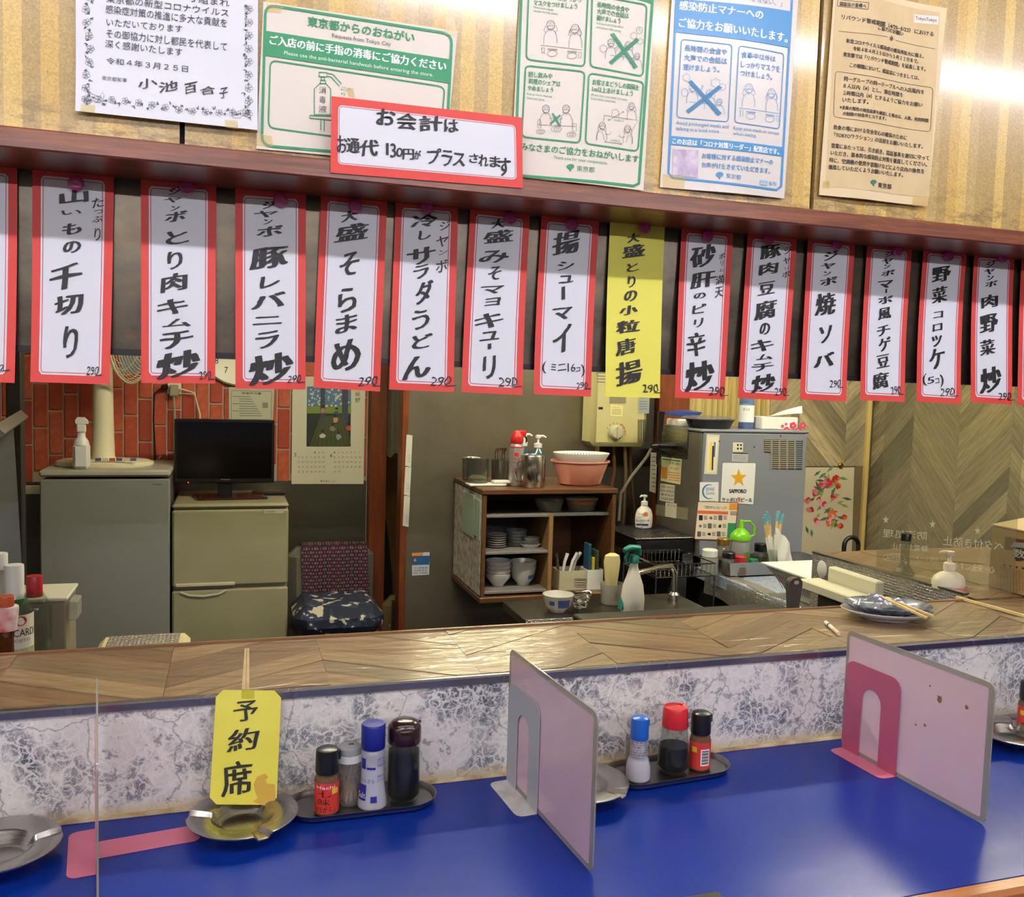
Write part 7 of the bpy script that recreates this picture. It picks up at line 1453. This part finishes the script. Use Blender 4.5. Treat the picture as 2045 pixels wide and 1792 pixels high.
f = [(3, 2, 1, 0), (12, 13, 14, 15)] + [(b * 4 + i, b * 4 + (i + 1) % 4, (b + 1) * 4 + (i + 1) % 4, (b + 1) * 4 + i) for b in range(3) for i in range(4)]
link('pan', v, f, mat_steel('aluminium tray', (170, 170, 172), .36, (120, 118, 116), .4), o)
zi = zt + 0.0026
def jar(label, px, d, r, hb, hc, body, capm, fill=None, group='spice jars in the steel tray', rc=None):
    x = at_y(px, 1095, d)[0]; c = (x, d, zi); o = thing('spice_jar', label, 'jar', c, group); rc = rc or r * .9
    G().lathe([(r * .92, 0), (r, 0.004), (r, hb * .85), (r * .8, hb)], c, 22).build('body', body, o); G().lathe([(rc, hb + .0004), (rc, hb + hc - 0.003), (rc * .9, hb + hc), (0, hb + hc)], c, 22).build('cap', capm, o)
    if fill: G().lathe([(r * .85, 0.003), (r * .9, 0.006), (r * .9, hb * .6), (0, hb * .62)], c, 16).build('contents', fill, o)
    return o
JG = clear('jar glass', (226, 224, 214), .08, .06, .12)
jar('white-capped clear jar at the end of the spice tray', 1418, 3.30, 0.037, 0.075, 0.03, FROST, WHITEP, None)
jar('gold-capped jar of dark spice beside the white-capped jar', 1444, 3.36, 0.03, 0.11, 0.03, JG, M('gold cap', (150, 116, 50), .35, .7), SPICE)
jar('black-capped jar of dark spice in front of the gold-capped jar', 1456, 3.28, 0.03, 0.07, 0.025, JG, BLACKP, M('dark pepper', (50, 34, 24), .7))
jar('red-capped jar at the front of the spice tray', 1479, 3.265, 0.031, 0.055, 0.025, JG, M('dark red cap', (170, 30, 40), .3), M('chilli flakes', (110, 30, 24), .7))
jar('small green-capped jar with yellow label', 1506, 3.27, 0.021, 0.042, 0.022, M('yellow label body', (206, 190, 80), .5), M('green cap', (20, 120, 74), .35))
jar('black-capped coffee jar behind the chopstick bundle', 1519, 3.37, 0.031, 0.075, 0.035, JG, BLACKP, M('coffee', (34, 22, 16), .7))
x = at_y(1482, 1090, 3.33)[0]; c = np.array((x, 3.345, zi)); o = thing('squeeze_bottle', 'clear squeeze bottle with lime green cap and looped stopper', 'bottle', c); LIME = M('lime green plastic', (120, 200, 30), .3)
G().lathe([(0.04, 0), (0.043, 0.005), (0.043, 0.11), (0.04, 0.128), (0.036, 0.135)], c, 26).build('body', FROST, o); G().lathe([(0.038, 0.003), (0.04, 0.008), (0.04, 0.06), (0, 0.062)], c, 20).build('sauce', M('brown sauce', (70, 40, 24), .4), o)
G().lathe([(0.044, 0.134), (0.045, 0.138), (0.044, 0.155), (0.03, 0.172), (0.012, 0.186), (0.008, 0.22), (0.0, 0.222)], c, 26).build('cap', LIME, o); G().tube([c + (0.008, -0.002, 0.214), c + (0.04, -0.004, 0.215), c + (0.066, -0.004, 0.19), c + (0.066, -0.004, 0.155), c + (0.043, -0.002, 0.142)], 0.005, 8).build('stopper_loop', LIME, o)
wrapband('label', c, .0434, .04, .085, M('green leaf label', (60, 140, 50), .5), o, face_ang(c) + 45, 40, 6)
# bundles of wrapped chopsticks in a glass
gx = at_y(1545, 1095, 3.30)[0]; c = np.array((gx, 3.30, zi)); tag(G().shell([(0, 0), (0.037, 0), (0.04, 0.004), (0.044, 0.10), (0.0425, 0.10), (0.0385, 0.006), (0, 0.005)], c, 24).build('glass_tumbler', GLASS), 'clear glass tumbler holding paper-wrapped chopsticks', 'glass')
WRAP = M('white paper wrap', (232, 230, 222), .7); BTIP = M('blue sleeve end', (110, 170, 196), .5)
for k in range(10):
    L_ = 0.23 + 0.012 * (k % 3); dx = (-0.055 if k < 4 else 0.012) + 0.008 * (k % 4); a0 = np.array((gx - 0.012 + 0.003 * k, 3.285 + 0.003 * k, zi + 0.008)); top = a0 + np.array((dx, 0.004 * (k % 3), L_))
    o = thing('wrapped_chopsticks', 'paper-sleeved chopstick pair leaning %s in the glass tumbler' % ('towards the green-capped bottle' if k < 4 else 'away from the green-capped bottle'), 'chopsticks', a0, 'wrapped chopsticks in the tumbler')
    d = _n(top - a0); mid = a0 + (top - a0) * .62
    G().tube([a0, mid], [0.0075, 0.0095], 4).build('sleeve', WRAP, o); G().tube([mid, top - d * 0.03], 0.0062, 4).build('sticks', STICK, o); G().tube([top - d * 0.03, top], 0.0075, 4).build('sleeve_end', BTIP, o)
n = 12; v = []
for j in range(n):
    for i in range(n):
        a, b_ = i / (n - 1), j / (n - 1); v.append((gx - 0.03 + 0.075 * a + 0.03 * b_ * 0 - 0.03 * (1 - b_) + 0.03, 3.252 - 0.004 * math.sin(3.1 * a) - 0.004 * math.sin(9 * a + 6 * b_), zi + 0.012 + 0.19 * (1 - b_) * (1 - 0.35 * a) + 0.004 * math.sin(12 * a)))
tag(link('paper_napkin', v, [(j * n + i, j * n + i + 1, (j + 1) * n + i + 1, (j + 1) * n + i) for j in range(n - 1) for i in range(n - 1)], WRAP), 'white paper bag draped against the chopstick tumbler', 'paper bag')
# crumpled printed bag on the counter
n = 18; v = []
for j in range(n):
    for i in range(n):
        a, b_ = i / (n - 1), j / (n - 1); h = (math.sin(math.pi * a) * math.sin(math.pi * b_)) ** .5; v.append((2.515 + 0.16 * a, 3.12 + 0.16 * b_, RZ + 0.003 + h * (0.03 + 0.014 * math.sin(13 * a + 4 * b_) + 0.01 * math.sin(19 * b_))))
tag(link('plastic_bag', v, [(j * n + i, j * n + i + 1, (j + 1) * n + i + 1, (j + 1) * n + i) for j in range(n - 1) for i in range(n - 1)], M('silvery bag with blue print', (198, 198, 206), .25, .3, var=(45, (70, 76, 150), .9))), 'crumpled silvery bag with blue print beside the spice tray', 'bag')
# ---- white basket
BX0, BX1, BY0, BY1, BZ0, BZ1 = 1.965, 2.20, 2.60, 2.93, RZ + 0.008, 0.985
o = thing('white_basket', 'white slotted plastic basket standing on the foil-edged counter', 'basket', (2.08, 2.76, BZ0)); t_ = 0.035
def bring(k, z, e): return [(BX0 + k + e, BY0 + k + e, z), (BX1 - k - e, BY0 + k + e, z), (BX1 - k - e, BY1 - k - e, z), (BX0 + k + e, BY1 - k - e, z)]
rings = [bring(t_ + .06, BZ0, 0), bring(t_ + .052, BZ0 + .002, 0), bring(.006, BZ1 - .006, 0), bring(-.004, BZ1 - .005, 0), bring(-.004, BZ1, 0), bring(.008, BZ1 - .001, 0), bring(t_ + .054, BZ0 + .006, 0)]
v = [p for r in rings for p in r]; f = [(i * 4 + k, i * 4 + (k + 1) % 4, (i + 1) * 4 + (k + 1) % 4, (i + 1) * 4 + k) for i in range(6) for k in range(4)] + [(3, 2, 1, 0), (24, 25, 26, 27)]
link('tub', v, f, M('bright white plastic', (234, 234, 230), .4), o)
for k in range(14):
    y = BY0 + 0.05 + (BY1 - BY0 - 0.10) * k / 13; xl = lambda z: BX0 + .006 + (t_ + .046) * (1 - (z - BZ0) / (BZ1 - BZ0 - .006)) - .0008
    G().quad((xl(BZ0 + .03), y, BZ0 + .03), (xl(BZ0 + .03), y + .006, BZ0 + .03), (xl(BZ1 - .035), y + .006, BZ1 - .035), (xl(BZ1 - .035), y, BZ1 - .035)).build('slot', M('slot shade grey', (150, 150, 146), .6), o)
# ---- sink shelf in front of the cabinet
o = thing('sink_counter', 'low steel counter with foil edge below the dish cabinet', 'counter', (1.25, 2.9, 0)); SZ = 0.85
sx0 = at_z(1018, 1212, SZ)[0]; G().box(0.955, 1.66, 2.78, 3.05, SZ - 0.03, SZ, 0.003).build('worktop', mat_steel('dull counter steel', (120, 116, 108), .3), o); G().box(0.953, 1.662, 2.772, 2.779, SZ - 0.045, SZ + 0.002, 0.001).build('foil_edge', FOIL, o); G().box(1.0, 1.62, 2.80, 3.04, 0, SZ - 0.031).build('cupboard', M('dark cupboard', (34, 30, 26), .6), o, smooth=False)
p = st(1114, 1221, SZ + 0.0006); o = thing('rice_bowl', 'white bowl with blue print standing on the low steel counter', 'bowl', p)
G().shell([(0, 0), (0.026, 0), (0.028, 0.006), (0.046, 0.022), (0.056, 0.062), (0.0545, 0.0625), (0.044, 0.024), (0.024, 0.009), (0, 0.008)], p, 32).build('body', POR, o); wrapband('blue_print', p, .050, .022, .05, PORB, o, face_ang(p) + 25, 50, 8, .0545); wrapband('blue_print', p, .0502, .03, .045, PORB, o, face_ang(p) - 25, 22, 5, .0525)
p = st(1158, 1215, SZ + 0.0006); g = G()
for k in range(14): g.tube([p + (0.04 * math.cos(a) * (0.5 + 0.04 * k), 0.03 * math.sin(a), 0.008 + 0.0035 * k + 0.004 * math.sin(3 * a + k)) for a in np.linspace(0, 6.2832, 15)[:-1]], 0.0028, 5, True)
sc_ = g.build('steel_scourer', CHROME); tag(sc_, 'coil of steel scourer lying beside the blue-print bowl', 'scourer'); sc_['kind'] = 'stuff'
# clear cup with cream utensil
p = st(1221, 1205, SZ + 0.0006); tag(G().shell([(0, 0), (0.036, 0), (0.038, 0.003), (0.044, 0.075), (0.0425, 0.075), (0.0365, 0.005), (0, 0.004)], p, 24).build('clear_cup', FROST), 'frosted clear cup on the low steel counter holding a cream bottle', 'cup')
o = thing('sauce_bottle', 'cream squeezed bottle standing upside down in the frosted cup', 'bottle', p + (0, 0, 0.006)); G().lathe([(0.010, 0.006), (0.012, 0.03), (0.020, 0.045), (0.027, 0.10), (0.032, 0.155), (0.028, 0.178), (0.012, 0.186), (0, 0.187)], p + (-0.004, 0, 0), 20, 1, .6).build('body', M('cream soft plastic', (222, 208, 150), .4), o); G().lathe([(0.011, 0.0055), (0.012, 0.024)], p + (-0.004, 0, 0), 14).build('cap', M('pink cap', (196, 90, 90), .4), o)
TEAL = M('teal plastic', (20, 110, 100), .35)
p = st(1262, 1222, SZ + 0.0006); spray('white spray bottle with teal trigger head on the low counter', (p[0], p[1], SZ + 0.0006), 0.95, M('white soap plastic', (226, 222, 210), .35), TEAL, False, trigger=-1)
# faucet, rack
p = np.array((1.60, 2.95, SZ + 0.0006)); o = thing('faucet', 'bent steel faucet pipe with a teal hose end over the sink', 'faucet', p); G().tube([p, p + (0, 0, 0.10), p + (-0.02, -0.01, 0.13), p + (-0.10, -0.05, 0.135), p + (-0.20, -0.10, 0.13), p + (-0.245, -0.12, 0.11)], 0.010, 10).build('pipe', CHROME, o); G().tube([p + (-0.235, -0.115, 0.118), p + (-0.262, -0.13, 0.07), p + (-0.285, -0.14, 0.012)], 0.012, 10).build('hose_end', TEAL, o); G().lathe([(0.022, 0), (0.022, 0.02), (0.013, 0.03)], p, 14).build('base', CHROME, o)
rx0, rx1, ry0, ry1, rz0 = 1.60, 1.86, 3.10, 3.40, 0.90
o = thing('dish_rack', 'chrome wire dish rack under the drip tray', 'dish rack', ((rx0 + rx1) / 2, (ry0 + ry1) / 2, 0.0))
for z in (rz0, rz0 + 0.05): G().tube([(rx0, ry0, z), (rx1, ry0, z), (rx1, ry1, z), (rx0, ry1, z)], 0.003, 6, True).build('frame_wire', CHROME, o)
for k in range(15):
    x = rx0 + (rx1 - rx0) * k / 14; G().tube([(x, ry0, rz0 + 0.05), (x, ry0, rz0), (x, ry1, rz0), (x, ry1, rz0 + 0.05)], 0.0014, 5).build('wire', CHROME, o)
for x in (rx0, rx1):
    for y in (ry0, ry1): G().tube([(x, y, 0), (x, y, rz0)], 0.003, 6).build('leg', DARK, o)
tag(G().box(1.72, 1.80, 2.86, 2.92, 0.0, 0.80, 0.004).build('carton_pack', M('brown carton print', (120, 96, 66), .6, var=(60, (60, 50, 40), .8))), 'tall printed carton standing in the dark under the dish rack', 'carton')
# ---- frying pan handle standing behind the ledge
p = at_y(1583, 1208, 1.80); o = thing('frying_pan', 'frying pan behind the ledge with an upright grey handle', 'pan', (p[0], 1.80, 0.98)); zt_ = at_y(1583, 1153, 1.80)[2]; zbm = p[2] - 0.02
hp = rrect(0.036, zt_ - zbm, 0.016, 6); cz = (zt_ + zbm) / 2
hp2 = [(p[0] + a * (0.72 if b_ < -0.02 else 1.0) * (1 - 0.18 * math.exp(-((b_ + 0.012) / 0.02) ** 2)), 1.79, cz + b_) for a, b_ in hp]
G().prism(hp2, (0, 0.018, 0)).build('handle', M('grey bakelite', (84, 80, 76), .3), o); g = G().lathe([(0.007, 0), (0.007, 0.0006)], (0, 0, 0), 14, 1, .7); g.v = [np.array((v_[0], -v_[2], v_[1])) + (p[0], 1.7897, zt_ - 0.011) for v_ in g.v]; g.build('hanging_hole', M('pale hole', (206, 204, 198), .6), o)
G().tube([(p[0], 1.80, zbm), (p[0], 1.81, zbm - 0.05), (p[0] - 0.01, 1.84, 1.03)], 0.011, 8).build('ferrule', BLACKP, o); G().shell([(0, 0), (0.10, 0), (0.125, 0.045), (0.122, 0.045), (0.098, 0.003), (0, 0.003)], (p[0] - 0.02, 1.97, 0.985), 32).build('pan', BLACKP, o)
tag(G().box(0.95, 1.598, 1.64, 2.35, 0.0, 0.984, 0.004).build('gas_stove', M('dark stove enamel', (30, 28, 26), .5)), 'dark stove block behind the ledge carrying the frying pan', 'stove')
# ---- foil guard, boards
o = thing('foil_guard', 'embossed foil splash guard running from the ledge into the kitchen', 'splash guard', (1.63, 1.9, 0.985))
ga, gb = np.array((1.645, 1.628)), np.array((1.616, 2.16)); gn = _n((gb - ga)[::-1] * (1, -1))
def gp(t, e, z): q = ga + (gb - ga) * t + gn * e; return (q[0], q[1], z)
G().prism([gp(0, 0, .99), gp(1, 0, .99), gp(1, 0, 1.180), gp(0, 0, 1.180)], (*(gn * 0.010), 0)).build('sheet', mat_foil('embossed foil mesh', 0.007), o, smooth=False); G().prism([gp(0, -.003, 1.1802), gp(1, -.003, 1.1802), gp(1, .014, 1.1802), gp(0, .014, 1.1802)], (0, 0, 0.004)).build('top_lip', mat_steel('lip metal', (150, 146, 136), .3), o, smooth=False)
CRB = M('cream board plastic', (214, 210, 184), .5)
tag(G().box(1.570, 1.596, 1.835, 2.03, 1.105, 1.168, 0.004).build('cutting_board', CRB), 'thick cream cutting board propped against the foil guard', 'cutting board'); tag(G().box(1.50, 1.566, 1.80, 2.06, 1.105, 1.130, 0.003).build('plastic_shelf', CRB), 'cream plastic shelf plate beside the thick cutting board', 'shelf')
o = thing('stove_shelf', 'dark bracket carrying the cream boards behind the ledge', 'bracket', (1.55, 1.93, .985)); G().box(1.51, 1.594, 1.86, 1.99, 0.9855, 1.1045, 0.004).build('block', M('dark stove enamel', (30, 28, 26), .5), o)
pl = at_x(1641, 1137, 1.60); o = thing('ladle', 'white round ladle hanging on the foil guard', 'ladle', pl); g = G().lathe([(0, -0.006), (0.012, -0.005), (0.021, 0), (0.0185, 0.004), (0, 0.008)], (0, 0, 0), 18, 1, 1.2); g.v = [np.array((v_[2], v_[0], v_[1])) + pl for v_ in g.v]; g.build('bowl', WHITEP, o); G().tube([pl - (0, 0, 0.018), pl - (0, -0.004, 0.055)], 0.003, 6).build('handle', WHITEP, o)
# ---- acrylic screen with mirrored print
ba, bb = np.array((1.686, 1.975)), np.array((1.791, 1.63)); dn_ = _n(bb - ba); an = np.array((-(dn_[1]), dn_[0])); an = -an if an[1] > 0 or an[0] > 0 else an
an3 = np.array((an[0], an[1], 0.0)); an3 = an3 if an3.dot(CAM - np.array((*ba, 1.3))) > 0 else -an3
o = thing('acrylic_screen', 'tall clear acrylic screen with mirrored white print on the side ledge', 'screen', (*((ba + bb) / 2), LT + .001)); zb2 = LT + 0.0012
G().prism([(*ba, zb2), (*bb, zb2), (bb[0] + .0, bb[1], 1.80), (ba[0] + 0.02, ba[1] + .02, 1.80)], an3 * 0.003).build('sheet', clear('acrylic', (240, 240, 232), .05, .04, .10, (206, 202, 180)), o, smooth=False)
D = Draw((*ba, 1.3), an3); D.o = D.o + an3 * 0.0035; D.xf = zx(1560, 760, 3.513); WPR = clear('white film print', (240, 240, 236), .02, .4, .8, (220, 218, 206))
for x, y in ((735, 978), (1063, 1010), (1378, 1055)):
    D.poly('star#%d' % x, [(x + (24 if k % 2 == 0 else 9) * math.cos(math.radians(-90 + 36 * k)), y + (30 if k % 2 == 0 else 12) * math.sin(math.radians(-90 + 36 * k))) for k in range(10)], WPR, .0004)
def mrow(t, x0, y0, x1, y1, h): D.row('mirrored_print', t, x0, y0, x1, y1, h, WPR, mirror=True, e=.0004)
mrow('防汚処理', 718, 1042, 1022, 1062, 58); mrow('ベタ付き防止', 1140, 1090, 1560, 1130, 68); mrow('静電気防止', 775, 1140, 1030, 1160, 44); mrow('透明シート', 945, 1225, 1110, 1245, 40); mrow('心・安全にする高', 1170, 1265, 1500, 1305, 50); D.line('mirrored_print', arc(800, 1243, 85, 26, 0, 360, 24), 3, WPR, .0004); mrow('MEIWA', 735, 1232, 870, 1236, 22)
D.build(o)
# ---- bottle, pump dispenser and carton on the side ledge
WT = LZ + 0.0012
p = st(1805, 1152, WT); o = thing('glass_bottle', 'clear glass sauce bottle with black screw cap on the side ledge', 'bottle', p); s_ = mpp(1805, 1110, p[1]) * .98
HB = 88 * s_
G().shell([(0, 0), (0.024, 0), (0.0265, 0.003), (0.0262, 0.012), (0.018, 0.022), (0.0115, 0.032), (0.0105, HB * .55), (0.0118, HB * .82), (0.0108, HB * .82), (0.0095, HB * .55), (0.0105, 0.033), (0.016, 0.0235), (0.0245, 0.012), (0.022, 0.005), (0, 0.004)], p, 28).build('glass', GLASS, o); G().lathe([(0.0128, HB * .83), (0.0128, HB - .002), (0.0118, HB), (0, HB)], p, 22).build('cap', BLACKP, o)
p = st(1885, 1176, WT); p = at_z(1885, 1176, WT); p[0] += .012; o = thing('pump_dispenser', 'cream pump dispenser with broad shoulders on the side ledge', 'pump bottle', p); CRM = M('cream dispenser plastic', (222, 214, 184), .4)
G().lathe([(0.038, 0), (0.041, 0.003), (0.041, 0.022), (0.036, 0.031), (0.024, 0.039), (0.0135, 0.043), (0.0125, 0.047)], p, 32, 1.05, .75).build('body', CRM, o); G().lathe([(0.0135, 0.0472), (0.0135, 0.062), (0.010, 0.065)], p, 22).build('collar', CRM, o); g = G().tube([p + (0, 0, .064), p + (0, 0, .084)], .005, 10); g.lathe([(0.0095, .082), (0.0105, .085), (0.0105, .092), (0, .094)], p, 18); g.tube([p + (0, 0, .089), p + (-.016, .004, .0905), p + (-.026, .006, .089)], [.005, .004, .0025], 8); g.build('pump_head', CRM, o); wrapband('pink_label', p, .0415, .003, .010, M('pink label', (206, 130, 130), .5), o, -80, 70, 8)
KX, KY0, KY1 = 1.803, 1.45, 1.715; KZ = at_x(1980, 1050, KX)[2]; CARD = M('brown cardboard', (166, 134, 84), .7, var=(8, (150, 118, 70), .5))
o = thing('carton', 'brown cardboard carton with printed side standing on the ledge beside the acrylic screen', 'carton', (1.97, 1.55, WT)); G().box(KX, KX + 0.28, KY0, KY1, WT, KZ, 0.002).build('box', CARD, o)
for a_s, b_s, dz in (((KX - .004, KY0, KZ + .001), (KX - .002, KY1, KZ + .001), .018), ((KX + .15, KY0, KZ + .001), (KX + .15, KY1, KZ + .001), .004)): G().prism([a_s, b_s, (b_s[0] + .13, b_s[1], KZ + .001 + dz), (a_s[0] + .13, a_s[1], KZ + .001 + dz)], (0, 0, .003)).build('flap', M('pale card edge', (206, 178, 124), .7), o)
D = XP(KX - .0006); D.xf = zx(1900, 1030, 8.531); D.poly('picture', [(922, 358), (1340, 430), (1330, 640), (905, 580)], M('brown picture print', (96, 54, 36), .5), .0004); D.poly('picture_band', [(1035, 500), (1300, 540), (1300, 760), (1110, 770), (1060, 700)], M('dark print', (46, 44, 44), .5), .0007); D.poly('picture_chrome', [(1010, 520), (1070, 450), (1300, 470), (1300, 560), (1040, 530)], M('silver print', (150, 150, 150), .4), .0009)
D.row('lettering', '数', 1060, 560, 1260, 585, 150, M('pale print2', (190, 184, 170), .5), e=.0011, thick=3)
for k in range(8):
    x = 850 + 52 * k; 
    if k % 2: D.poly('bullet#%d' % k, arc(x + 5, 835 + 9 * k, 18, 18, 0, 330, 10), INK, .0005)
    for j in range(12 - k // 2): D.text('small_print', '保存品質方法注意書き内容量国'[(k * 5 + j * 3) % 14], ((x - 14, 860 + 12 * k + 40 * j), (x + 16, 863 + 12 * k + 40 * j), (x + 15, 894 + 12 * k + 40 * j), (x - 15, 890 + 12 * k + 40 * j)), M('brown small print', (80, 60, 40), .6), .0005)
D.build(o)
# ---- umbrellas hooked beyond the side ledge
for k, (px, py, mt, lab_, r, zdn) in enumerate(((1700, 1090, BLACKP, 'black umbrella with a hooked handle hanging beyond the side ledge', .040, 0), (1703, 1118, WHITEP, 'white umbrella handle hooked below the black one', .030, 0))):
    y_ = 3.46 + .09 * k; s_ = mpp(px, py, y_); c0 = at_y(px, py, y_); o = thing('umbrella', lab_, 'umbrella', (c0[0] + r, y_, 0)); pts = [c0 + (-r, 0, -.045)] + [c0 + (r * math.cos(math.pi - t), 0, r * math.sin(math.pi - t)) for t in np.linspace(0, math.pi, 10)] + [c0 + (r, 0, -.06)]
    G().tube(pts, 0.0105 if k == 0 else .009, 10).build('handle', mt, o); G().tube([c0 + (r, 0, -.06), (c0[0] + r, y_, .55)], .005, 8).build('shaft', CHROME, o); G().lathe([(.004, 0), (.03, .12), (.035, .4), (.012, .56)], (c0[0] + r, y_, 0), 14).build('canopy', M('black nylon', (16, 15, 15), 0.6, bump=(30, .3)) if k == 0 else M('white vinyl', (214, 214, 210), .4), o)
# ---- left foreground: bottles on a low counter, box, cream hot plate
LC = 0.985
o = thing('back_bar_counter', 'low dark back-bar counter behind the ledge holding liquor bottles', 'counter', (-0.4, 1.95, 0)); G().box(-1.5, -0.05, 1.64, 2.2, 0.94, LC, 0.004).build('worktop', M('grey worktop', (120, 112, 96), .5), o); G().box(-1.48, -0.07, 1.66, 2.18, 0, .939).build('cupboard', M('dark cupboard', (34, 30, 26), .6), o, smooth=False)
B0 = LC + .0006
def disc(name, c, r, a0, wdt, z0, z1, mat, par):
    g = G().add([np.array(c) + (r * math.cos(math.radians(a0 + wdt / 2 * math.cos(t))), r * math.sin(math.radians(a0 + wdt / 2 * math.cos(t))), (z0 + z1) / 2 + (z1 - z0) / 2 * math.sin(t)) for t in np.linspace(0, 6.2832, 17)[:-1]], [tuple(range(16))]); g.build(name, mat, par, smooth=False)
def liquor(label, px, d, ptop, r, neck, body, capm, caph, shoulder=.70):
    x = at_y(px, 1220, d)[0]; zt_ = at_y(px, ptop, d)[2]; H_ = zt_ - B0; c = np.array((x, d, B0)); o = thing('liquor_bottle', label, 'bottle', c, 'liquor bottles on the back bar')
    G().shell([(0, 0), (r * .93, 0), (r, .004), (r, H_ * shoulder), (r * .8, H_ * (shoulder + .06)), (neck, H_ * (shoulder + .13)), (neck * .95, H_ - .003), (neck * .85, H_ - .003), (neck * .9, H_ * (shoulder + .13)), (r * .74, H_ * (shoulder + .055)), (r * .93, H_ * (shoulder - .01)), (r * .93, .008), (0, .008)], c, 28).build('glass', body, o); G().lathe([(neck * 1.06, H_ - caph), (neck * 1.06, H_ - .002), (neck, H_), (0, H_)], c, 22).build('cap', capm, o)
    return o, c, H_
o, c, H_ = liquor('clear mint rum bottle with white screw cap and white label', 29, 1.80, 1128, .031, .0155, GLASS, WHITEP, .075); wrapband('green_ring', c, .0168, H_ - .075, H_ - .062, M('bottle green ring', (30, 110, 70), .4), o); a = face_ang(c); wrapband('label', c, .0313, .02, H_ * .705, M('cream bottle label', (216, 212, 196), .5), o, a, 170, 14); wraptext('brand', c, .0317, [('BACARDI', 18, 110, H_ * .575, H_ * .62)], o, INK, a); wraptext('brand_small', c, .0317, [('MOJITO', 18, 64, H_ * .535, H_ * .56)], o, GREY, a); disc('red_emblem', c, .0318, a + 18, 40, H_ * .64, H_ * .70, M('red emblem', (150, 50, 44), .5), o); wrapband('leaf_print', c, .0316, .025, H_ * .50, M('leaf label', (140, 160, 96), .5, var=(80, (196, 196, 170), .9)), o, a + 10, 130, 12)
o, c, H_ = liquor('square-shouldered clear gin bottle with red screw cap', 69, 1.86, 1150, .030, .0135, GLASS, M('dark red cap', (170, 30, 40), .3), .04, .76)
o, c, H_ = liquor('amber whisky bottle with paper sleeve and orange top', 12, 1.70, 1190, .024, .012, clear('amber glass', (170, 96, 40), .08, .05, .35, (96, 50, 20)), M('orange foil top', (170, 70, 30), .35), .018, .4); G().lathe([(.017, H_ - .06), (.02, H_ - .022), (.019, H_ - .0185)], c, 18).build('paper_sleeve', M('white and red sleeve', (216, 210, 206), .5, var=(26, (180, 40, 50), 1.0)), o); wrapband('label', c, .0243, .01, .04, M('cream bottle label', (216, 212, 196), .5), o, face_ang(c), 150, 10)
o, c, H_ = liquor('tall frosted white bottle behind the mint rum bottle', -2, 1.86, 1105, .034, .015, FROST, WHITEP, .03)
tag(G().tube([(c[0] + .07, 1.655, B0 + .012 + .125), (c[0] + .12, 1.66, B0 + .012 + .125)], .011, 12).build('white_cap', WHITEP), 'short white tube lying on the folded towel stack', 'tube'); tag(G().box(c[0] + .03, c[0] + .13, 1.645, 1.675, B0, B0 + .1255, .006).build('towel_stack', M('grey towel', (140, 136, 120), .85)), 'stack of grey folded towels behind the ledge', 'towels')  # the short white cylinder is a loose bottle cap
x1_ = at_y(131, 1197, 2.0)[0]; zt_ = at_y(131, 1197, 2.0)[2]; o = thing('white_cabinet', 'small white cabinet with grey front behind the liquor bottles', 'cabinet', (x1_ - .12, 2.06, B0)); G().box(x1_ - .26, x1_, 2.0, 2.13, B0, zt_ - .004, .003).build('body', M('taupe front', (136, 128, 112), .5), o); G().box(x1_ - .265, x1_ + .004, 1.996, 2.135, zt_ - .0035, zt_ + .004, .002).build('top', M('pale top', (206, 204, 186), .5), o); G().box(x1_ + .0045, x1_ + .022, 2.0, 2.06, zt_ - .045, zt_ - .005, .003).build('side_hook', FROST, o)
# cream framed hot plate
pz_ = 1.082; c4 = [at_z(190, 1271, pz_), at_z(370, 1266, pz_), at_z(384, 1310, pz_), at_z(168, 1315, pz_)]
o = thing('hot_plate', 'cream framed hot plate covered with foil behind the ledge', 'hot plate', ((c4[0][0] + c4[1][0]) / 2, 1.93, B0)); xh0, xh1, yh0, yh1 = c4[3][0] + .01, c4[2][0] - .01, 1.80, c4[0][1]
G().box(xh0, xh1, yh0, yh1, B0, pz_, .012).build('body', M('cream enamel frame', (214, 204, 160), .45), o); G().box(xh0 + .02, xh1 - .02, yh0 + .02, yh1 - .02, pz_ + .0003, pz_ + .004, .002).build('foil_inset', FOIL, o)
# grey sheet, rail and frame at the kitchen's end
o = thing('vinyl_sheet', 'grey vinyl sheet hanging from an aluminium rail at the kitchen side', 'sheet', (-.72, 3.0, .55)); x_t, x_b = at_y(24, 850, 3.0)[0], at_y(60, 1180, 3.0)[0]
n = 16; v = []
for j in range(9):
    for i in range(n + 1):
        t, w = j / 8, i / n; xr = x_b + (x_t - x_b) * t; v.append((xr - .45 * w, 3.0 + .02 * math.sin(8 * w + 2 * t), .45 + (at_y(24, 850, 3.0)[2] - .45) * t))
link('sheet', v, [(j * (n + 1) + i, j * (n + 1) + i + 1, (j + 1) * (n + 1) + i + 1, (j + 1) * (n + 1) + i) for j in range(8) for i in range(n)], M('grey vinyl', (120, 122, 120), .4, var=(6, (92, 94, 94), .6)), o)
G().tube([at_y(-10, 866, 2.6), at_y(42, 832, 3.25)], .022, 4).build('rail', mat_steel('aluminium rail', (190, 190, 184), .35), o)
slab('trim_5', at_y(25, 790, 3.3)[0] - .02, at_y(42, 790, 3.3)[0], 3.3, 3.36, 0.0, ZC, M('dark frame', (30, 26, 22), .5), .003)
